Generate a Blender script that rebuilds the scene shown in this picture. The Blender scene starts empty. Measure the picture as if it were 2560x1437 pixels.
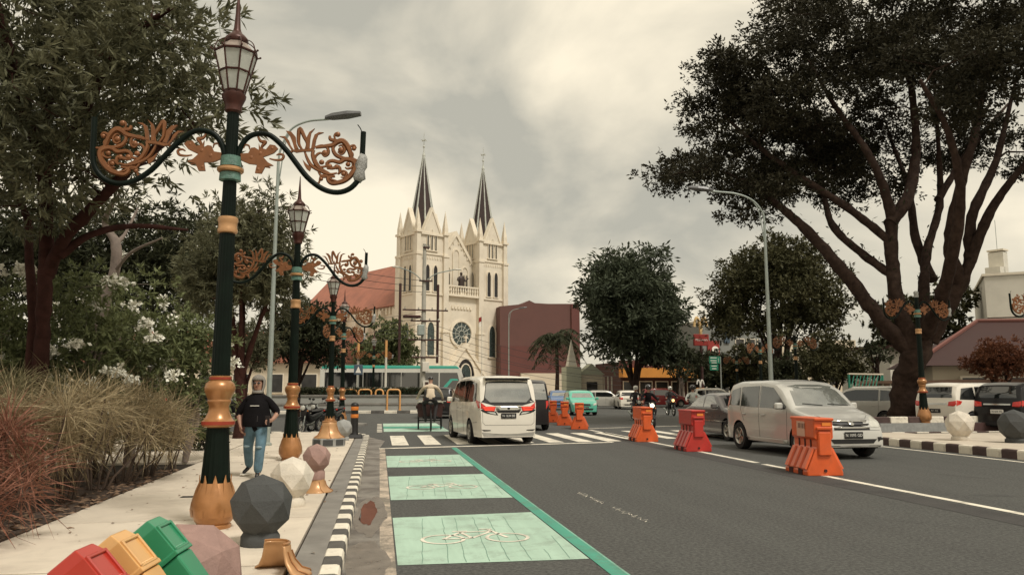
import bpy, bmesh, math, random
import numpy as np
from mathutils import Vector, Matrix
from mathutils.bvhtree import BVHTree
from mathutils import noise as mnoise
PI = math.pi; R = math.radians
rnd = random.Random(7); nr = np.random.default_rng(11)
sc = bpy.context.scene; col = sc.collection

# ---------------------------------------------------------------- camera
FPX, CXP, CYP, CAMH = 1950.0, 1280.0, 718.5, 1.5
PITCH = R(7.4936); YAW = R(9.5813)
cam = bpy.data.cameras.new('camera'); camo = bpy.data.objects.new('camera', cam); col.objects.link(camo)
cam.sensor_width = 36.0; cam.lens = 36.0 * FPX / 2560.0; cam.clip_start = 0.1; cam.clip_end = 3000
camo.location = (0, 0, CAMH); camo.rotation_euler = (PI / 2 + PITCH, 0, -YAW); sc.camera = camo
# ---------------------------------------------------------------- sky, sun, exposure
SUN_EL, SUN_AZ = R(57), R(148)          # azimuth clockwise from +Y (the street)
world = bpy.data.worlds.new('World'); sc.world = world; world.use_nodes = True
wn = world.node_tree; wn.nodes.clear()
def wnode(t, **k):
    n = wn.nodes.new(t)
    for a, b in k.items(): setattr(n, a, b)
    return n
wout = wnode('ShaderNodeOutputWorld'); wbg = wnode('ShaderNodeBackground')
wsky = wnode('ShaderNodeTexSky', sky_type='NISHITA', sun_disc=False)
wsky.sun_elevation = SUN_EL; wsky.sun_rotation = SUN_AZ; wsky.dust_density = 4.0; wsky.air_density = 1.0
wtc = wnode('ShaderNodeTexCoord'); wmap = wnode('ShaderNodeMapping')
wmap.inputs['Scale'].default_value = (1.0, 1.0, 2.0); wmap.inputs['Location'].default_value = (0.15, 0.35, 0.3)
wn.links.new(wtc.outputs['Generated'], wmap.inputs['Vector'])
wno = wnode('ShaderNodeTexNoise'); wno.inputs['Scale'].default_value = 2.1; wno.inputs['Detail'].default_value = 7; wno.inputs['Roughness'].default_value = 0.5; wno.inputs['Distortion'].default_value = 0.35
wn.links.new(wmap.outputs['Vector'], wno.inputs['Vector'])
wr = wnode('ShaderNodeValToRGB')
wr.color_ramp.elements[0].position = 0.38; wr.color_ramp.elements[0].color = (5.7, 5.5, 4.6, 1)
wr.color_ramp.elements[1].position = 0.60; wr.color_ramp.elements[1].color = (12.0, 10.75, 8.3, 1)
wn.links.new(wno.outputs['Fac'], wr.inputs['Fac'])
wmix = wnode('ShaderNodeMixRGB'); wmix.inputs['Fac'].default_value = 0.94
wn.links.new(wsky.outputs['Color'], wmix.inputs['Color1']); wn.links.new(wr.outputs['Color'], wmix.inputs['Color2'])
wbg.inputs['Strength'].default_value = 0.081
wn.links.new(wmix.outputs['Color'], wbg.inputs['Color']); wn.links.new(wbg.outputs['Background'], wout.inputs['Surface'])
sun = bpy.data.lights.new('sun', 'SUN'); suno = bpy.data.objects.new('sun', sun); col.objects.link(suno)
sun.energy = 2.4; sun.angle = R(12); sun.color = (1.0, 0.95, 0.86)
sdir = Vector((math.sin(SUN_AZ) * math.cos(SUN_EL), math.cos(SUN_AZ) * math.cos(SUN_EL), math.sin(SUN_EL)))
suno.rotation_euler = sdir.to_track_quat('Z', 'Y').to_euler(); suno.location = (0, 0, 60)
sc.view_settings.view_transform = 'Standard'; sc.view_settings.look = 'None'
sc.view_settings.exposure = 0.16; sc.view_settings.gamma = 1.0; sc.view_settings.use_curve_mapping = False
sc.render.engine = 'CYCLES'; sc.cycles.use_denoising = True
sc.cycles.max_bounces = 6; sc.cycles.diffuse_bounces = 3; sc.cycles.glossy_bounces = 3; sc.cycles.transparent_max_bounces = 8

# ---------------------------------------------------------------- pixel -> place
def ray(u, v):
    x = (u - CXP) / FPX; y = (CYP - v) / FPX
    c, s = math.cos(PITCH), math.sin(PITCH); fw = c - s * y; up = s + c * y
    cy, sy = math.cos(YAW), math.sin(YAW)
    return Vector((x * cy + fw * sy, -x * sy + fw * cy, up))
def G(u, v, z=0.0):
    d = ray(u, v); t = (z - CAMH) / d.z
    return Vector((d.x * t, d.y * t, z))
def AY(u, v, Y):
    d = ray(u, v); t = Y / d.y
    return Vector((d.x * t, Y, CAMH + d.z * t))
def AD(u, v, D):
    """point on pixel (u,v) at horizontal distance D along the view axis"""
    d = ray(u, v); h = d.x * math.sin(YAW) + d.y * math.cos(YAW)
    return Vector((d.x / h * D, d.y / h * D, CAMH + d.z / h * D))
# ---------------------------------------------------------------- materials
MATS = {}
def _mixcol(nt, fac, a, b, blend='MIX'):
    m = nt.nodes.new('ShaderNodeMixRGB'); m.blend_type = blend
    for i, v in ((0, fac), (1, a), (2, b)):
        if hasattr(v, 'is_output'): nt.links.new(v, m.inputs[i])
        elif i == 0: m.inputs[0].default_value = v
        else: m.inputs[i].default_value = (*v, 1)
    return m.outputs[0]
def _noise(nt, vec, scale, detail=4, rough=.55, dist=0.0):
    n = nt.nodes.new('ShaderNodeTexNoise'); n.inputs['Scale'].default_value = scale
    n.inputs['Detail'].default_value = detail; n.inputs['Roughness'].default_value = rough; n.inputs['Distortion'].default_value = dist
    if vec is not None: nt.links.new(vec, n.inputs['Vector'])
    return n.outputs['Fac']
def _ramp(nt, fac, p0, p1, c0=(0, 0, 0), c1=(1, 1, 1)):
    r = nt.nodes.new('ShaderNodeValToRGB'); r.color_ramp.elements[0].position = p0; r.color_ramp.elements[1].position = p1
    r.color_ramp.elements[0].color = (*c0, 1); r.color_ramp.elements[1].color = (*c1, 1)
    nt.links.new(fac, r.inputs['Fac']); return r.outputs['Color']
def mat(name, c, rough=.6, metal=0.0, var=.12, scale=4.0, bump=0.0, bscale=60.0, coat=0.0, dirt=0.0, dirtc=(.10, .075, .05), dscale=1.6, emit=0.0, spec=.5, rv=.1, world=False, orand=0.0, ior=None, trans=0.0, dthr=(.52, .72)):
    if name in MATS: return MATS[name]
    m = bpy.data.materials.new(name); m.use_nodes = True; nt = m.node_tree
    b = nt.nodes['Principled BSDF']
    if world: vec = nt.nodes.new('ShaderNodeNewGeometry').outputs['Position']
    else: vec = nt.nodes.new('ShaderNodeTexCoord').outputs['Object']
    lo = tuple(max(0, x * (1 - var)) for x in c); hi = tuple(min(1, x * (1 + var)) for x in c)
    n1 = _noise(nt, vec, scale, 5, .6)
    colr = _mixcol(nt, _ramp(nt, n1, .3, .7), lo, hi)
    if dirt:
        n2 = _noise(nt, vec, dscale, 8, .65, .4)
        mask = _ramp(nt, n2, dthr[0], dthr[1])
        mm = nt.nodes.new('ShaderNodeMath'); mm.operation = 'MULTIPLY'; nt.links.new(mask, mm.inputs[0]); mm.inputs[1].default_value = dirt
        colr = _mixcol(nt, mm.outputs[0], colr, dirtc)
    if orand:
        oi = nt.nodes.new('ShaderNodeObjectInfo'); hs = nt.nodes.new('ShaderNodeHueSaturation')
        ma = nt.nodes.new('ShaderNodeMath'); ma.operation = 'MULTIPLY_ADD'; nt.links.new(oi.outputs['Random'], ma.inputs[0]); ma.inputs[1].default_value = orand; ma.inputs[2].default_value = 1 - orand / 2
        nt.links.new(ma.outputs[0], hs.inputs['Value']); nt.links.new(colr, hs.inputs['Color']); colr = hs.outputs['Color']
    nt.links.new(colr, b.inputs['Base Color'])
    b.inputs['Metallic'].default_value = metal
    b.inputs['Specular IOR Level'].default_value = spec
    if ior: b.inputs['IOR'].default_value = ior
    if trans: b.inputs['Transmission Weight'].default_value = trans
    if rv:
        mr = nt.nodes.new('ShaderNodeMapRange'); nt.links.new(n1, mr.inputs['Value'])
        mr.inputs['To Min'].default_value = max(.02, rough - rv); mr.inputs['To Max'].default_value = min(1, rough + rv)
        nt.links.new(mr.outputs['Result'], b.inputs['Roughness'])
    else: b.inputs['Roughness'].default_value = rough
    b.inputs['Coat Weight'].default_value = coat; b.inputs['Coat Roughness'].default_value = .06
    if emit:
        b.inputs['Emission Color'].default_value = (*c, 1); b.inputs['Emission Strength'].default_value = emit
    if bump:
        bn = nt.nodes.new('ShaderNodeBump'); bn.inputs['Strength'].default_value = bump; bn.inputs['Distance'].default_value = .02
        nt.links.new(_noise(nt, vec, bscale, 6, .7), bn.inputs['Height']); nt.links.new(bn.outputs['Normal'], b.inputs['Normal'])
    MATS[name] = m; return m
def leafmat(name, c, c2, var_scale=1.2, transl=.35, rough=.5):
    if name in MATS: return MATS[name]
    m = bpy.data.materials.new(name); m.use_nodes = True; nt = m.node_tree; b = nt.nodes['Principled BSDF']
    vec = nt.nodes.new('ShaderNodeNewGeometry').outputs['Position']
    f = _noise(nt, vec, var_scale, 3, .6); f2 = _noise(nt, vec, 23.0, 2, .6)
    cc = _mixcol(nt, _ramp(nt, f, .35, .65), c, c2)
    cc = _mixcol(nt, _ramp(nt, f2, .4, .8), cc, tuple(min(1, x * 1.9) for x in c2))
    nt.links.new(cc, b.inputs['Base Color']); b.inputs['Roughness'].default_value = rough; b.inputs['Specular IOR Level'].default_value = .08
    tr = nt.nodes.new('ShaderNodeBsdfTranslucent'); nt.links.new(cc, tr.inputs['Color'])
    mx = nt.nodes.new('ShaderNodeMixShader'); mx.inputs[0].default_value = transl
    nt.links.new(b.outputs[0], mx.inputs[1]); nt.links.new(tr.outputs[0], mx.inputs[2])
    nt.links.new(mx.outputs[0], nt.nodes['Material Output'].inputs['Surface'])
    MATS[name] = m; return m

# ---------------------------------------------------------------- mesh collecting
def frames(pts):
    pts = [Vector(p) for p in pts]; n = len(pts); T = []
    for i in range(n):
        a = pts[max(0, i - 1)]; b = pts[min(n - 1, i + 1)]; t = (b - a)
        T.append(t.normalized() if t.length > 1e-9 else Vector((0, 0, 1)))
    ref = Vector((0, 0, 1)) if abs(T[0].z) < .9 else Vector((1, 0, 0))
    N = (ref - T[0] * ref.dot(T[0])).normalized(); out = []
    for i in range(n):
        N = (N - T[i] * N.dot(T[i]))
        if N.length < 1e-6: N = T[i].orthogonal()
        N.normalize(); out.append((pts[i], N.copy(), T[i].cross(N)))
    return out
class MB:
    def __init__(s): s.v = []; s.f = []
    def add(s, vs, fs, M=None):
        o = len(s.v)
        for p in vs:
            p = Vector(p); s.v.append(tuple(M @ p) if M else tuple(p))
        for f in fs: s.f.append(tuple(i + o for i in f))
        return s
    def box(s, c, d, rz=0.0, M=None, ch=0.0, taper=1.0):
        x, y, z = d[0] / 2, d[1] / 2, d[2] / 2
        T = Matrix.Translation(Vector(c)) @ Matrix.Rotation(rz, 4, 'Z')
        if M: T = M @ T
        if ch <= 0:
            vs = [(-x, -y, -z), (x, -y, -z), (x, y, -z), (-x, y, -z), (-x * taper, -y * taper, z), (x * taper, -y * taper, z), (x * taper, y * taper, z), (-x * taper, y * taper, z)]
            return s.add(vs, [(3, 2, 1, 0), (4, 5, 6, 7), (0, 1, 5, 4), (1, 2, 6, 5), (2, 3, 7, 6), (3, 0, 4, 7)], T)
        a, b = x - ch, y - ch
        def ring(px, py, q, zz): return [(-px, -q, zz), (px, -q, zz), (py, -px * 0 - q, zz)]
        def oct_(X, Y, k, zz): return [(-X + k, -Y, zz), (X - k, -Y, zz), (X, -Y + k, zz), (X, Y - k, zz), (X - k, Y, zz), (-X + k, Y, zz), (-X, Y - k, zz), (-X, -Y + k, zz)]
        k = min(ch, x * .9, y * .9); h = min(ch, z * .9)
        vs = oct_(x - k, y - k, k * .3, -z) + oct_(x, y, k, -z + h) + oct_(x * taper, y * taper, k, z - h) + oct_(x * taper - k, y * taper - k, k * .3, z)
        fs = [tuple(range(7, -1, -1)), tuple(range(24, 32))]
        for r in range(3):
            for i in range(8): j = (i + 1) % 8; fs.append((r * 8 + i, r * 8 + j, r * 8 + 8 + j, r * 8 + 8 + i))
        return s.add(vs, fs, T)
    def tube(s, pts, rad, n=8, cap=True, M=None, flat=1.0, rough=0.0):
        fr = frames(pts); k = len(fr)
        rad = rad if hasattr(rad, '__len__') else [rad] * k
        vs = []; fs = []
        for (p, a, b), r in zip(fr, rad):
            for j in range(n):
                t = 2 * PI * j / n; v_ = a * (r * math.cos(t)) + b * (r * math.sin(t) * flat)
                if rough: v_ = v_ * (1 + rough * mnoise.noise((p + v_) * 2.3) + rough * .6 * mnoise.noise((p + v_) * 6.1))
                vs.append(p + v_)
        for i in range(k - 1):
            for j in range(n):
                q = (j + 1) % n; fs.append((i * n + j, i * n + q, (i + 1) * n + q, (i + 1) * n + j))
        if cap: fs.append(tuple(range(n - 1, -1, -1))); fs.append(tuple(range((k - 1) * n, k * n)))
        return s.add(vs, fs, M)
    def lathe(s, prof, n=24, M=None, cap=True, rot=0.0, sx=1.0, sy=1.0, flute=0.0, arc=None):
        vs = []; fs = []; k = len(prof); full = arc is None; m = n if full else n + 1
        for r, z in prof:
            for j in range(m):
                t = rot + (2 * PI * j / n if full else arc * j / n)
                q = r * (1 - (flute if j % 2 else 0)); vs.append((q * math.cos(t) * sx, q * math.sin(t) * sy, z))
        for i in range(k - 1):
            for j in range(n):
                q = (j + 1) % m; fs.append((i * m + j, i * m + q, (i + 1) * m + q, (i + 1) * m + j))
        if cap and full: fs.append(tuple(range(n - 1, -1, -1))); fs.append(tuple(range((k - 1) * n, k * n)))
        return s.add(vs, fs, M)
    def prism(s, poly, h0, h1, M=None):
        """2-D polygon (x,z) extruded in y from h0 to h1"""
        n = len(poly); vs = [(p[0], h0, p[1]) for p in poly] + [(p[0], h1, p[1]) for p in poly]
        fs = [tuple(range(n)), tuple(range(2 * n - 1, n - 1, -1))]
        for i in range(n): j = (i + 1) % n; fs.append((j, i, n + i, n + j))
        return s.add(vs, fs, M)
    def slab(s, poly, z0, z1, M=None):
        """plan polygon (x,y) ccw extruded in z"""
        n = len(poly); vs = [(p[0], p[1], z0) for p in poly] + [(p[0], p[1], z1) for p in poly]
        fs = [tuple(range(n - 1, -1, -1)), tuple(range(n, 2 * n))]
        for i in range(n): j = (i + 1) % n; fs.append((i, j, n + j, n + i))
        return s.add(vs, fs, M)
    def ball(s, c, r, n=12, m=8, M=None):
        if not hasattr(r, '__len__'): r = (r, r, r)
        vs = [(c[0], c[1], c[2] - r[2])]; fs = []
        for i in range(1, m):
            t = PI * i / m
            for j in range(n): a = 2 * PI * j / n; vs.append((c[0] + r[0] * math.sin(t) * math.cos(a), c[1] + r[1] * math.sin(t) * math.sin(a), c[2] - r[2] * math.cos(t)))
        vs.append((c[0], c[1], c[2] + r[2])); L = len(vs) - 1
        for j in range(n):
            q = (j + 1) % n; fs.append((0, 1 + q, 1 + j)); fs.append((L, 1 + (m - 2) * n + j, 1 + (m - 2) * n + q))
            for i in range(m - 2): a = 1 + i * n; fs.append((a + j, a + q, a + n + q, a + n + j))
        return s.add(vs, fs, M)
    def loft(s, rings, cap=True, M=None, closed=True):
        n = len(rings[0]); vs = [p for r in rings for p in r]; fs = []
        for i in range(len(rings) - 1):
            for j in range(n if closed else n - 1):
                q = (j + 1) % n; fs.append((i * n + j, i * n + q, (i + 1) * n + q, (i + 1) * n + j))
        if cap and closed: fs.append(tuple(range(n - 1, -1, -1))); fs.append(tuple(range((len(rings) - 1) * n, len(rings) * n)))
        return s.add(vs, fs, M)
    def mesh(s, name):
        me = bpy.data.meshes.new(name); me.from_pydata(s.v, [], s.f); me.update(); return me
    def build(s, name, material, parent=None, smooth=None, loc=None, rotz=0.0, bevel=0.0, fix=True):
        me = s.mesh(name); me.materials.append(material)
        if fix:
            bm = bmesh.new(); bm.from_mesh(me); bmesh.ops.recalc_face_normals(bm, faces=bm.faces); bm.to_mesh(me); bm.free()
        if smooth is not None:
            me.polygons.foreach_set('use_smooth', [True] * len(me.polygons)); me.set_sharp_from_angle(angle=R(smooth))
        o = bpy.data.objects.new(name, me); col.objects.link(o)
        if parent is not None: o.parent = parent
        if loc is not None: o.location = loc
        o.rotation_euler.z = rotz
        if bevel:
            bv = o.modifiers.new('bevel', 'BEVEL'); bv.width = bevel; bv.segments = 2; bv.limit_method = 'ANGLE'; bv.angle_limit = R(35)
        return o
def tag(o, label=None, cat=None, group=None, kind=None):
    if label: o['label'] = label
    if cat: o['category'] = cat
    if group: o['group'] = group
    if kind: o['kind'] = kind
    return o
def thing(name, label, cat, loc=(0, 0, 0), rz=0.0, group=None):
    o = bpy.data.objects.new(name, None); col.objects.link(o); o.empty_display_size = .2
    o.location = loc; o.rotation_euler = (0, 0, rz); return tag(o, label, cat, group)
def copy_tree(o, parent=None):
    c = o.copy(); col.objects.link(c)
    if parent is not None: c.parent = parent
    for ch in list(o.children): copy_tree(ch, c)
    return c
def dup(o, loc, rz, label, group=None, scale=None):
    c = copy_tree(o); c.location = loc; c.rotation_euler = (0, 0, rz); c['label'] = label
    if group: c['group'] = group
    if scale: c.scale = scale if hasattr(scale, '__len__') else (scale,) * 3
    return c
def text_part(name, body, size, material, parent, M, ext=.004, align='CENTER', sx=1.0):
    cu = bpy.data.curves.new(name, 'FONT'); cu.body = body; cu.size = size; cu.extrude = ext; cu.align_x = align; cu.align_y = 'CENTER'; cu.resolution_u = 2
    t = bpy.data.objects.new(name, cu); col.objects.link(t)
    bpy.context.view_layer.update()
    me = bpy.data.meshes.new_from_object(t.evaluated_get(bpy.context.evaluated_depsgraph_get()))
    col.objects.unlink(t); bpy.data.objects.remove(t)
    me.materials.clear(); me.materials.append(material); me.name = name
    me.transform(M @ Matrix.Diagonal((sx, 1, 1, 1)))
    o = bpy.data.objects.new(name, me); col.objects.link(o)
    if parent is not None: o.parent = parent
    return o
def face_m(p, rz):   # text drawn in local XY plane stood up so that it reads when seen from the -Y side
    return Matrix.Translation(Vector(p)) @ Matrix.Rotation(rz, 4, 'Z') @ Matrix.Rotation(PI / 2, 4, 'X')
def arch(w, h0, h1, n=6):
    """pointed-arch polygon: width w, springing h0, apex h1, base at 0 (x,z)"""
    pts = [(-w / 2, 0), (w / 2, 0), (w / 2, h0)]
    for i in range(1, n): t = i / n; pts.append((w / 2 * math.cos(t * PI / 2) ** .9, h0 + (h1 - h0) * math.sin(t * PI / 2) ** 1.25))
    pts.append((0, h1))
    for i in range(n - 1, 0, -1): t = i / n; pts.append((-w / 2 * math.cos(t * PI / 2) ** .9, h0 + (h1 - h0) * math.sin(t * PI / 2) ** 1.25))
    pts.append((-w / 2, h0)); return pts
def bez(p0, p1, p2, p3, n):
    p0, p1, p2, p3 = map(Vector, (p0, p1, p2, p3)); out = []
    for i in range(n + 1):
        t = i / n; out.append(p0 * (1 - t) ** 3 + p1 * 3 * t * (1 - t) ** 2 + p2 * 3 * t * t * (1 - t) + p3 * t ** 3)
    return out
def smooth_path(pts, n=6):
    P = [Vector(p) for p in pts]; P = [P[0] * 2 - P[1]] + P + [P[-1] * 2 - P[-2]]; out = []
    for i in range(1, len(P) - 2):
        for k in range(n):
            t = k / n; a, b, c, d = P[i - 1], P[i], P[i + 1], P[i + 2]
            out.append(.5 * ((2 * b) + (c - a) * t + (2 * a - 5 * b + 4 * c - d) * t * t + (3 * b - a - 3 * c + d) * t ** 3))
    out.append(P[-2]); return out
# ================================================================ THE GROUND
def asphalt_mat():
    m = bpy.data.materials.new('asphalt'); m.use_nodes = True; nt = m.node_tree; b = nt.nodes['Principled BSDF']
    pos = nt.nodes.new('ShaderNodeNewGeometry').outputs['Position']
    big = _noise(nt, pos, .16, 5, .6, .6); mid = _noise(nt, pos, 1.3, 6, .7, .3); fine = _noise(nt, pos, 85, 3, .8)
    mp = nt.nodes.new('ShaderNodeMapping'); mp.inputs['Scale'].default_value = (1.5, .07, 1); nt.links.new(pos, mp.inputs['Vector'])
    streak = _noise(nt, mp.outputs[0], 1.0, 4, .6)
    c = _mixcol(nt, _ramp(nt, big, .3, .7), (.060, .061, .058), (.098, .099, .090))
    c = _mixcol(nt, _ramp(nt, streak, .42, .62), c, (.050, .049, .047))
    s2 = _mixcol(nt, .26, c, _mixcol(nt, _ramp(nt, mid, .35, .65), (.042, .042, .040), (.125, .125, .114)))
    c = _mixcol(nt, _ramp(nt, fine, .35, .75), s2, (.25, .245, .22))
    mixf = _mixcol(nt, .30, s2, c)
    grain = _noise(nt, pos, 26, 4, .75); mixf = _mixcol(nt, .6, mixf, _mixcol(nt, _ramp(nt, grain, .40, .60), (.030, .030, .030), (.118, .118, .110)))
    stain = _ramp(nt, _noise(nt, pos, .55, 6, .7, .8), .60, .74); mixf = _mixcol(nt, stain, mixf, _mixcol(nt, .55, mixf, (.028, .027, .026)))
    nt.links.new(mixf, b.inputs['Base Color'])
    mr = nt.nodes.new('ShaderNodeMapRange'); nt.links.new(mid, mr.inputs['Value']); mr.inputs['To Min'].default_value = .62; mr.inputs['To Max'].default_value = .9
    nt.links.new(mr.outputs[0], b.inputs['Roughness']); b.inputs['Specular IOR Level'].default_value = .2
    bn = nt.nodes.new('ShaderNodeBump'); bn.inputs['Strength'].default_value = .5; bn.inputs['Distance'].default_value = .01
    nt.links.new(_noise(nt, pos, 110, 3, .8), bn.inputs['Height']); nt.links.new(bn.outputs[0], b.inputs['Normal'])
    return m
ASPH = asphalt_mat()
def paint_mat(name, c, wear=.55, thr=(.50, .66)):
    """road paint: flat colour worn through to asphalt in patches"""
    m = bpy.data.materials.new(name); m.use_nodes = True; nt = m.node_tree; b = nt.nodes['Principled BSDF']
    pos = nt.nodes.new('ShaderNodeNewGeometry').outputs['Position']
    a = _noise(nt, pos, 2.2, 8, .7, .4); f = _noise(nt, pos, 40, 4, .8); v = _noise(nt, pos, .8, 3, .5)
    mp = nt.nodes.new('ShaderNodeMapping'); mp.inputs['Scale'].default_value = (6, .5, 1); nt.links.new(pos, mp.inputs['Vector'])
    st = _noise(nt, mp.outputs[0], 1.2, 5, .6)
    base = _mixcol(nt, _ramp(nt, v, .3, .7), tuple(x * .90 for x in c), tuple(min(1, x * 1.08) for x in c))
    base = _mixcol(nt, .35, base, _mixcol(nt, _ramp(nt, st, .4, .65), tuple(x * .72 for x in c), c))
    ad = nt.nodes.new('ShaderNodeMath'); ad.operation = 'MULTIPLY_ADD'; nt.links.new(f, ad.inputs[0]); ad.inputs[1].default_value = .35; nt.links.new(a, ad.inputs[2])
    k = _ramp(nt, ad.outputs[0], thr[0] + .17, thr[1] + .17)
    mm = nt.nodes.new('ShaderNodeMath'); mm.operation = 'MULTIPLY'; nt.links.new(k, mm.inputs[0]); mm.inputs[1].default_value = wear
    nt.links.new(_mixcol(nt, mm.outputs[0], base, (.13, .12, .10)), b.inputs['Base Color'])
    b.inputs['Roughness'].default_value = .7; b.inputs['Specular IOR Level'].default_value = .3
    bn = nt.nodes.new('ShaderNodeBump'); bn.inputs['Strength'].default_value = .3; bn.inputs['Distance'].default_value = .01
    nt.links.new(_noise(nt, pos, 120, 3, .8), bn.inputs['Height']); nt.links.new(bn.outputs[0], b.inputs['Normal'])
    MATS[name] = m; return m
WHITEP = paint_mat('road_white', (.80, .74, .62), .6)
GREENP = paint_mat('lane_green_pale', (.42, .58, .465), .35)
GREEND = paint_mat('lane_green_dark', (.08, .33, .235), .45)
GREENE = paint_mat('lane_green_edge', (.22, .46, .35), .5)
CREAMP = paint_mat('lane_edge_cream', (.56, .46, .36), .85, (.42, .60))
CRACK = mat('crack', (.14, .25, .19), .9)
ASPD = mat('asphalt_dark', (.045, .042, .040), .85, var=.25, scale=2.0, bump=.4, bscale=120, world=True)
def sheet(name, poly, z, m, parent):
    return MB().add([(p[0], p[1], z) for p in poly], [tuple(range(len(poly)))]).build(name, m, parent, fix=False)
def rect(x0, x1, y0, y1): return [(x0, y0), (x1, y0), (x1, y1), (x0, y1)]
road = sheet('road', rect(-900, 900, -200, 1500), 0.0, ASPH, None); tag(road, kind='structure')
sheet('asphalt_seam', [(7.05, -8), (7.62, -8), (7.62, 24), (7.35, 30), (7.15, 24)], .003, ASPD, road)
for k, (y0, y1) in enumerate(((7.06, 9.62), (11.15, 14.15), (15.8, 18.5))):
    p = sheet('green_lane_panel', [(.19, y0), (1.89, y0 - .02), (1.89, y1 + .16), (.19, y1)], .004, GREENP, road)
    cm = MB()
    for j in range(8):
        x = .42 + j * .19 + rnd.uniform(-.04, .04)
        a, b = (y0 + .02, y1 - .05) if k == 0 or rnd.random() < .55 else (y0 + .3, y0 + rnd.uniform(.7, 1.6))
        if k == 0 and j > 4 and rnd.random() < .5: b = a + rnd.uniform(.5, 1.4)
        pts = []; yy = a
        while yy < b: pts.append((x + rnd.uniform(-.008, .008), yy)); yy += .22; x += .012
        w = .0028 if k == 0 else .003
        if len(pts) > 1:
            vs = [(q[0] - w, q[1], .0062) for q in pts] + [(q[0] + w, q[1], .0062) for q in pts]; n = len(pts)
            cm.add(vs, [(i, n + i, n + i + 1, i + 1) for i in range(n - 1)])
    cm.build('crack', CRACK, road, fix=False)
    # painted bicycle, wheels apart along the stop direction
    cx, cy = 1.0, (y0 + y1) / 2 - .18; bk = MB()
    def stroke(pts, w=.019):
        fr = []
        for i in range(len(pts)):
            a = Vector(pts[max(0, i - 1)]); b2 = Vector(pts[min(len(pts) - 1, i + 1)]); d = (b2 - a).normalized(); nn = Vector((-d.y, d.x)) * w
            fr.append((pts[i][0] + nn.x, pts[i][1] + nn.y, .0085)); fr.append((pts[i][0] - nn.x, pts[i][1] - nn.y, .0085))
        bk.add(fr, [(2 * i, 2 * i + 1, 2 * i + 3, 2 * i + 2) for i in range(len(pts) - 1)])
    for sx in (-.33, .33): stroke([(cx + sx + .21 * math.cos(t * PI / 12), cy + .23 * math.sin(t * PI / 12)) for t in range(25)])
    rw, fw_, bb, st, hd = (cx - .33, cy), (cx + .33, cy), (cx - .03, cy + .02), (cx - .12, cy + .36), (cx + .22, cy + .38)
    for seg in ([rw, bb], [bb, st], [st, rw], [bb, hd], [st, hd], [fw_, hd, (cx + .19, cy + .5)], [(cx - .2, cy + .42), (cx - .04, cy + .42)], [(cx + .1, cy + .52), (cx + .24, cy + .5)]): stroke(seg)
    bk.build('bicycle_mark', WHITEP, road, fix=False)
sheet('green_lane_line', [(1.905, 5.2), (2.04, 5.2), (2.02, 20.9), (1.9, 20.85)], .005, GREEND, road)
sheet('green_lane_line_edge', [(2.041, 5.2), (2.062, 5.2), (2.04, 20.9), (2.021, 20.9)], .005, GREENE, road)
sheet('lane_edge_strip', [(.035, 3), (.172, 3), (.18, 20.7), (.045, 20.7)], .0045, CREAMP, road)
sheet('stop_line', [(.03, 20.72), (6.75, 22.15), (6.75, 22.42), (.03, 20.98)], .005, WHITEP, road)
for j in range(9):
    x = .38 + j * .9; ya = 21.9 + .2 * x * .55
    sheet('crossing_stripe', [(x, ya), (x + .46, ya + .05), (x + .46, ya + 4.7), (x, ya + 4.65)], .005, WHITEP, road)
for j in range(5):
    x = 8.9 + j * .95
    sheet('crossing_stripe', [(x, 23.6), (x + .42, 23.6), (x + .42, 28.4), (x, 28.4)], .005, WHITEP, road)
for a, b in ((29.2, 31.6), (33.4, 36.4)): sheet('green_lane_panel', rect(.2, 2.6, a, b), .004, GREENP, road)
sheet('green_lane_panel', rect(.2, 2.6, 31.75, 33.25), .004, GREEND, road)
for j in range(6): sheet('ladder_mark', rect(-.05, .14, 29 + j * 1.25, 29.6 + j * 1.25), .005, WHITEP, road)
sheet('centre_line', [(7.7, -8), (7.84, -8), (7.86, 15.2), (7.72, 15.2)], .005, WHITEP, road)
sheet('centre_line', [(7.73, 15.5), (7.87, 15.5), (7.93, 24.3), (7.79, 24.3)], .005, WHITEP, road)
sheet('centre_line', [(7.8, 24.5), (7.94, 24.5), (8.02, 29.3), (7.88, 29.3)], .005, WHITEP, road)
sheet('lane_line', rect(13.3, 13.42, -5, 22), .005, WHITEP, road)
sheet('lane_line', [(8.2, 30.2), (14.5, 32.6), (14.5, 32.8), (8.2, 30.4)], .005, WHITEP, road)
# worn scribble of white paint in the middle of the lane
a = G(1448, 1232); b = G(1616, 1303); wm = MB()
for i in range(34):
    t = i / 33; p = a.lerp(b, t)
    if 15 <= i <= 18: continue
    ang = rnd.uniform(.2, 1.6); L = rnd.uniform(.03, .075); d = Vector((math.cos(ang), math.sin(ang), 0)) * L; nn = Vector((-d.y, d.x, 0)).normalized() * rnd.uniform(.003, .006)
    p = p + Vector((rnd.uniform(-.02, .02), rnd.uniform(-.02, .02), 0))
    wm.add([(q.x, q.y, .005 + i * 2e-5) for q in (p - d - nn, p + d - nn, p + d + nn, p - d + nn)], [(0, 1, 2, 3)])
o = wm.build('worn_paint_scribble', WHITEP, road, fix=False); tag(o, kind='stuff')
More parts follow.
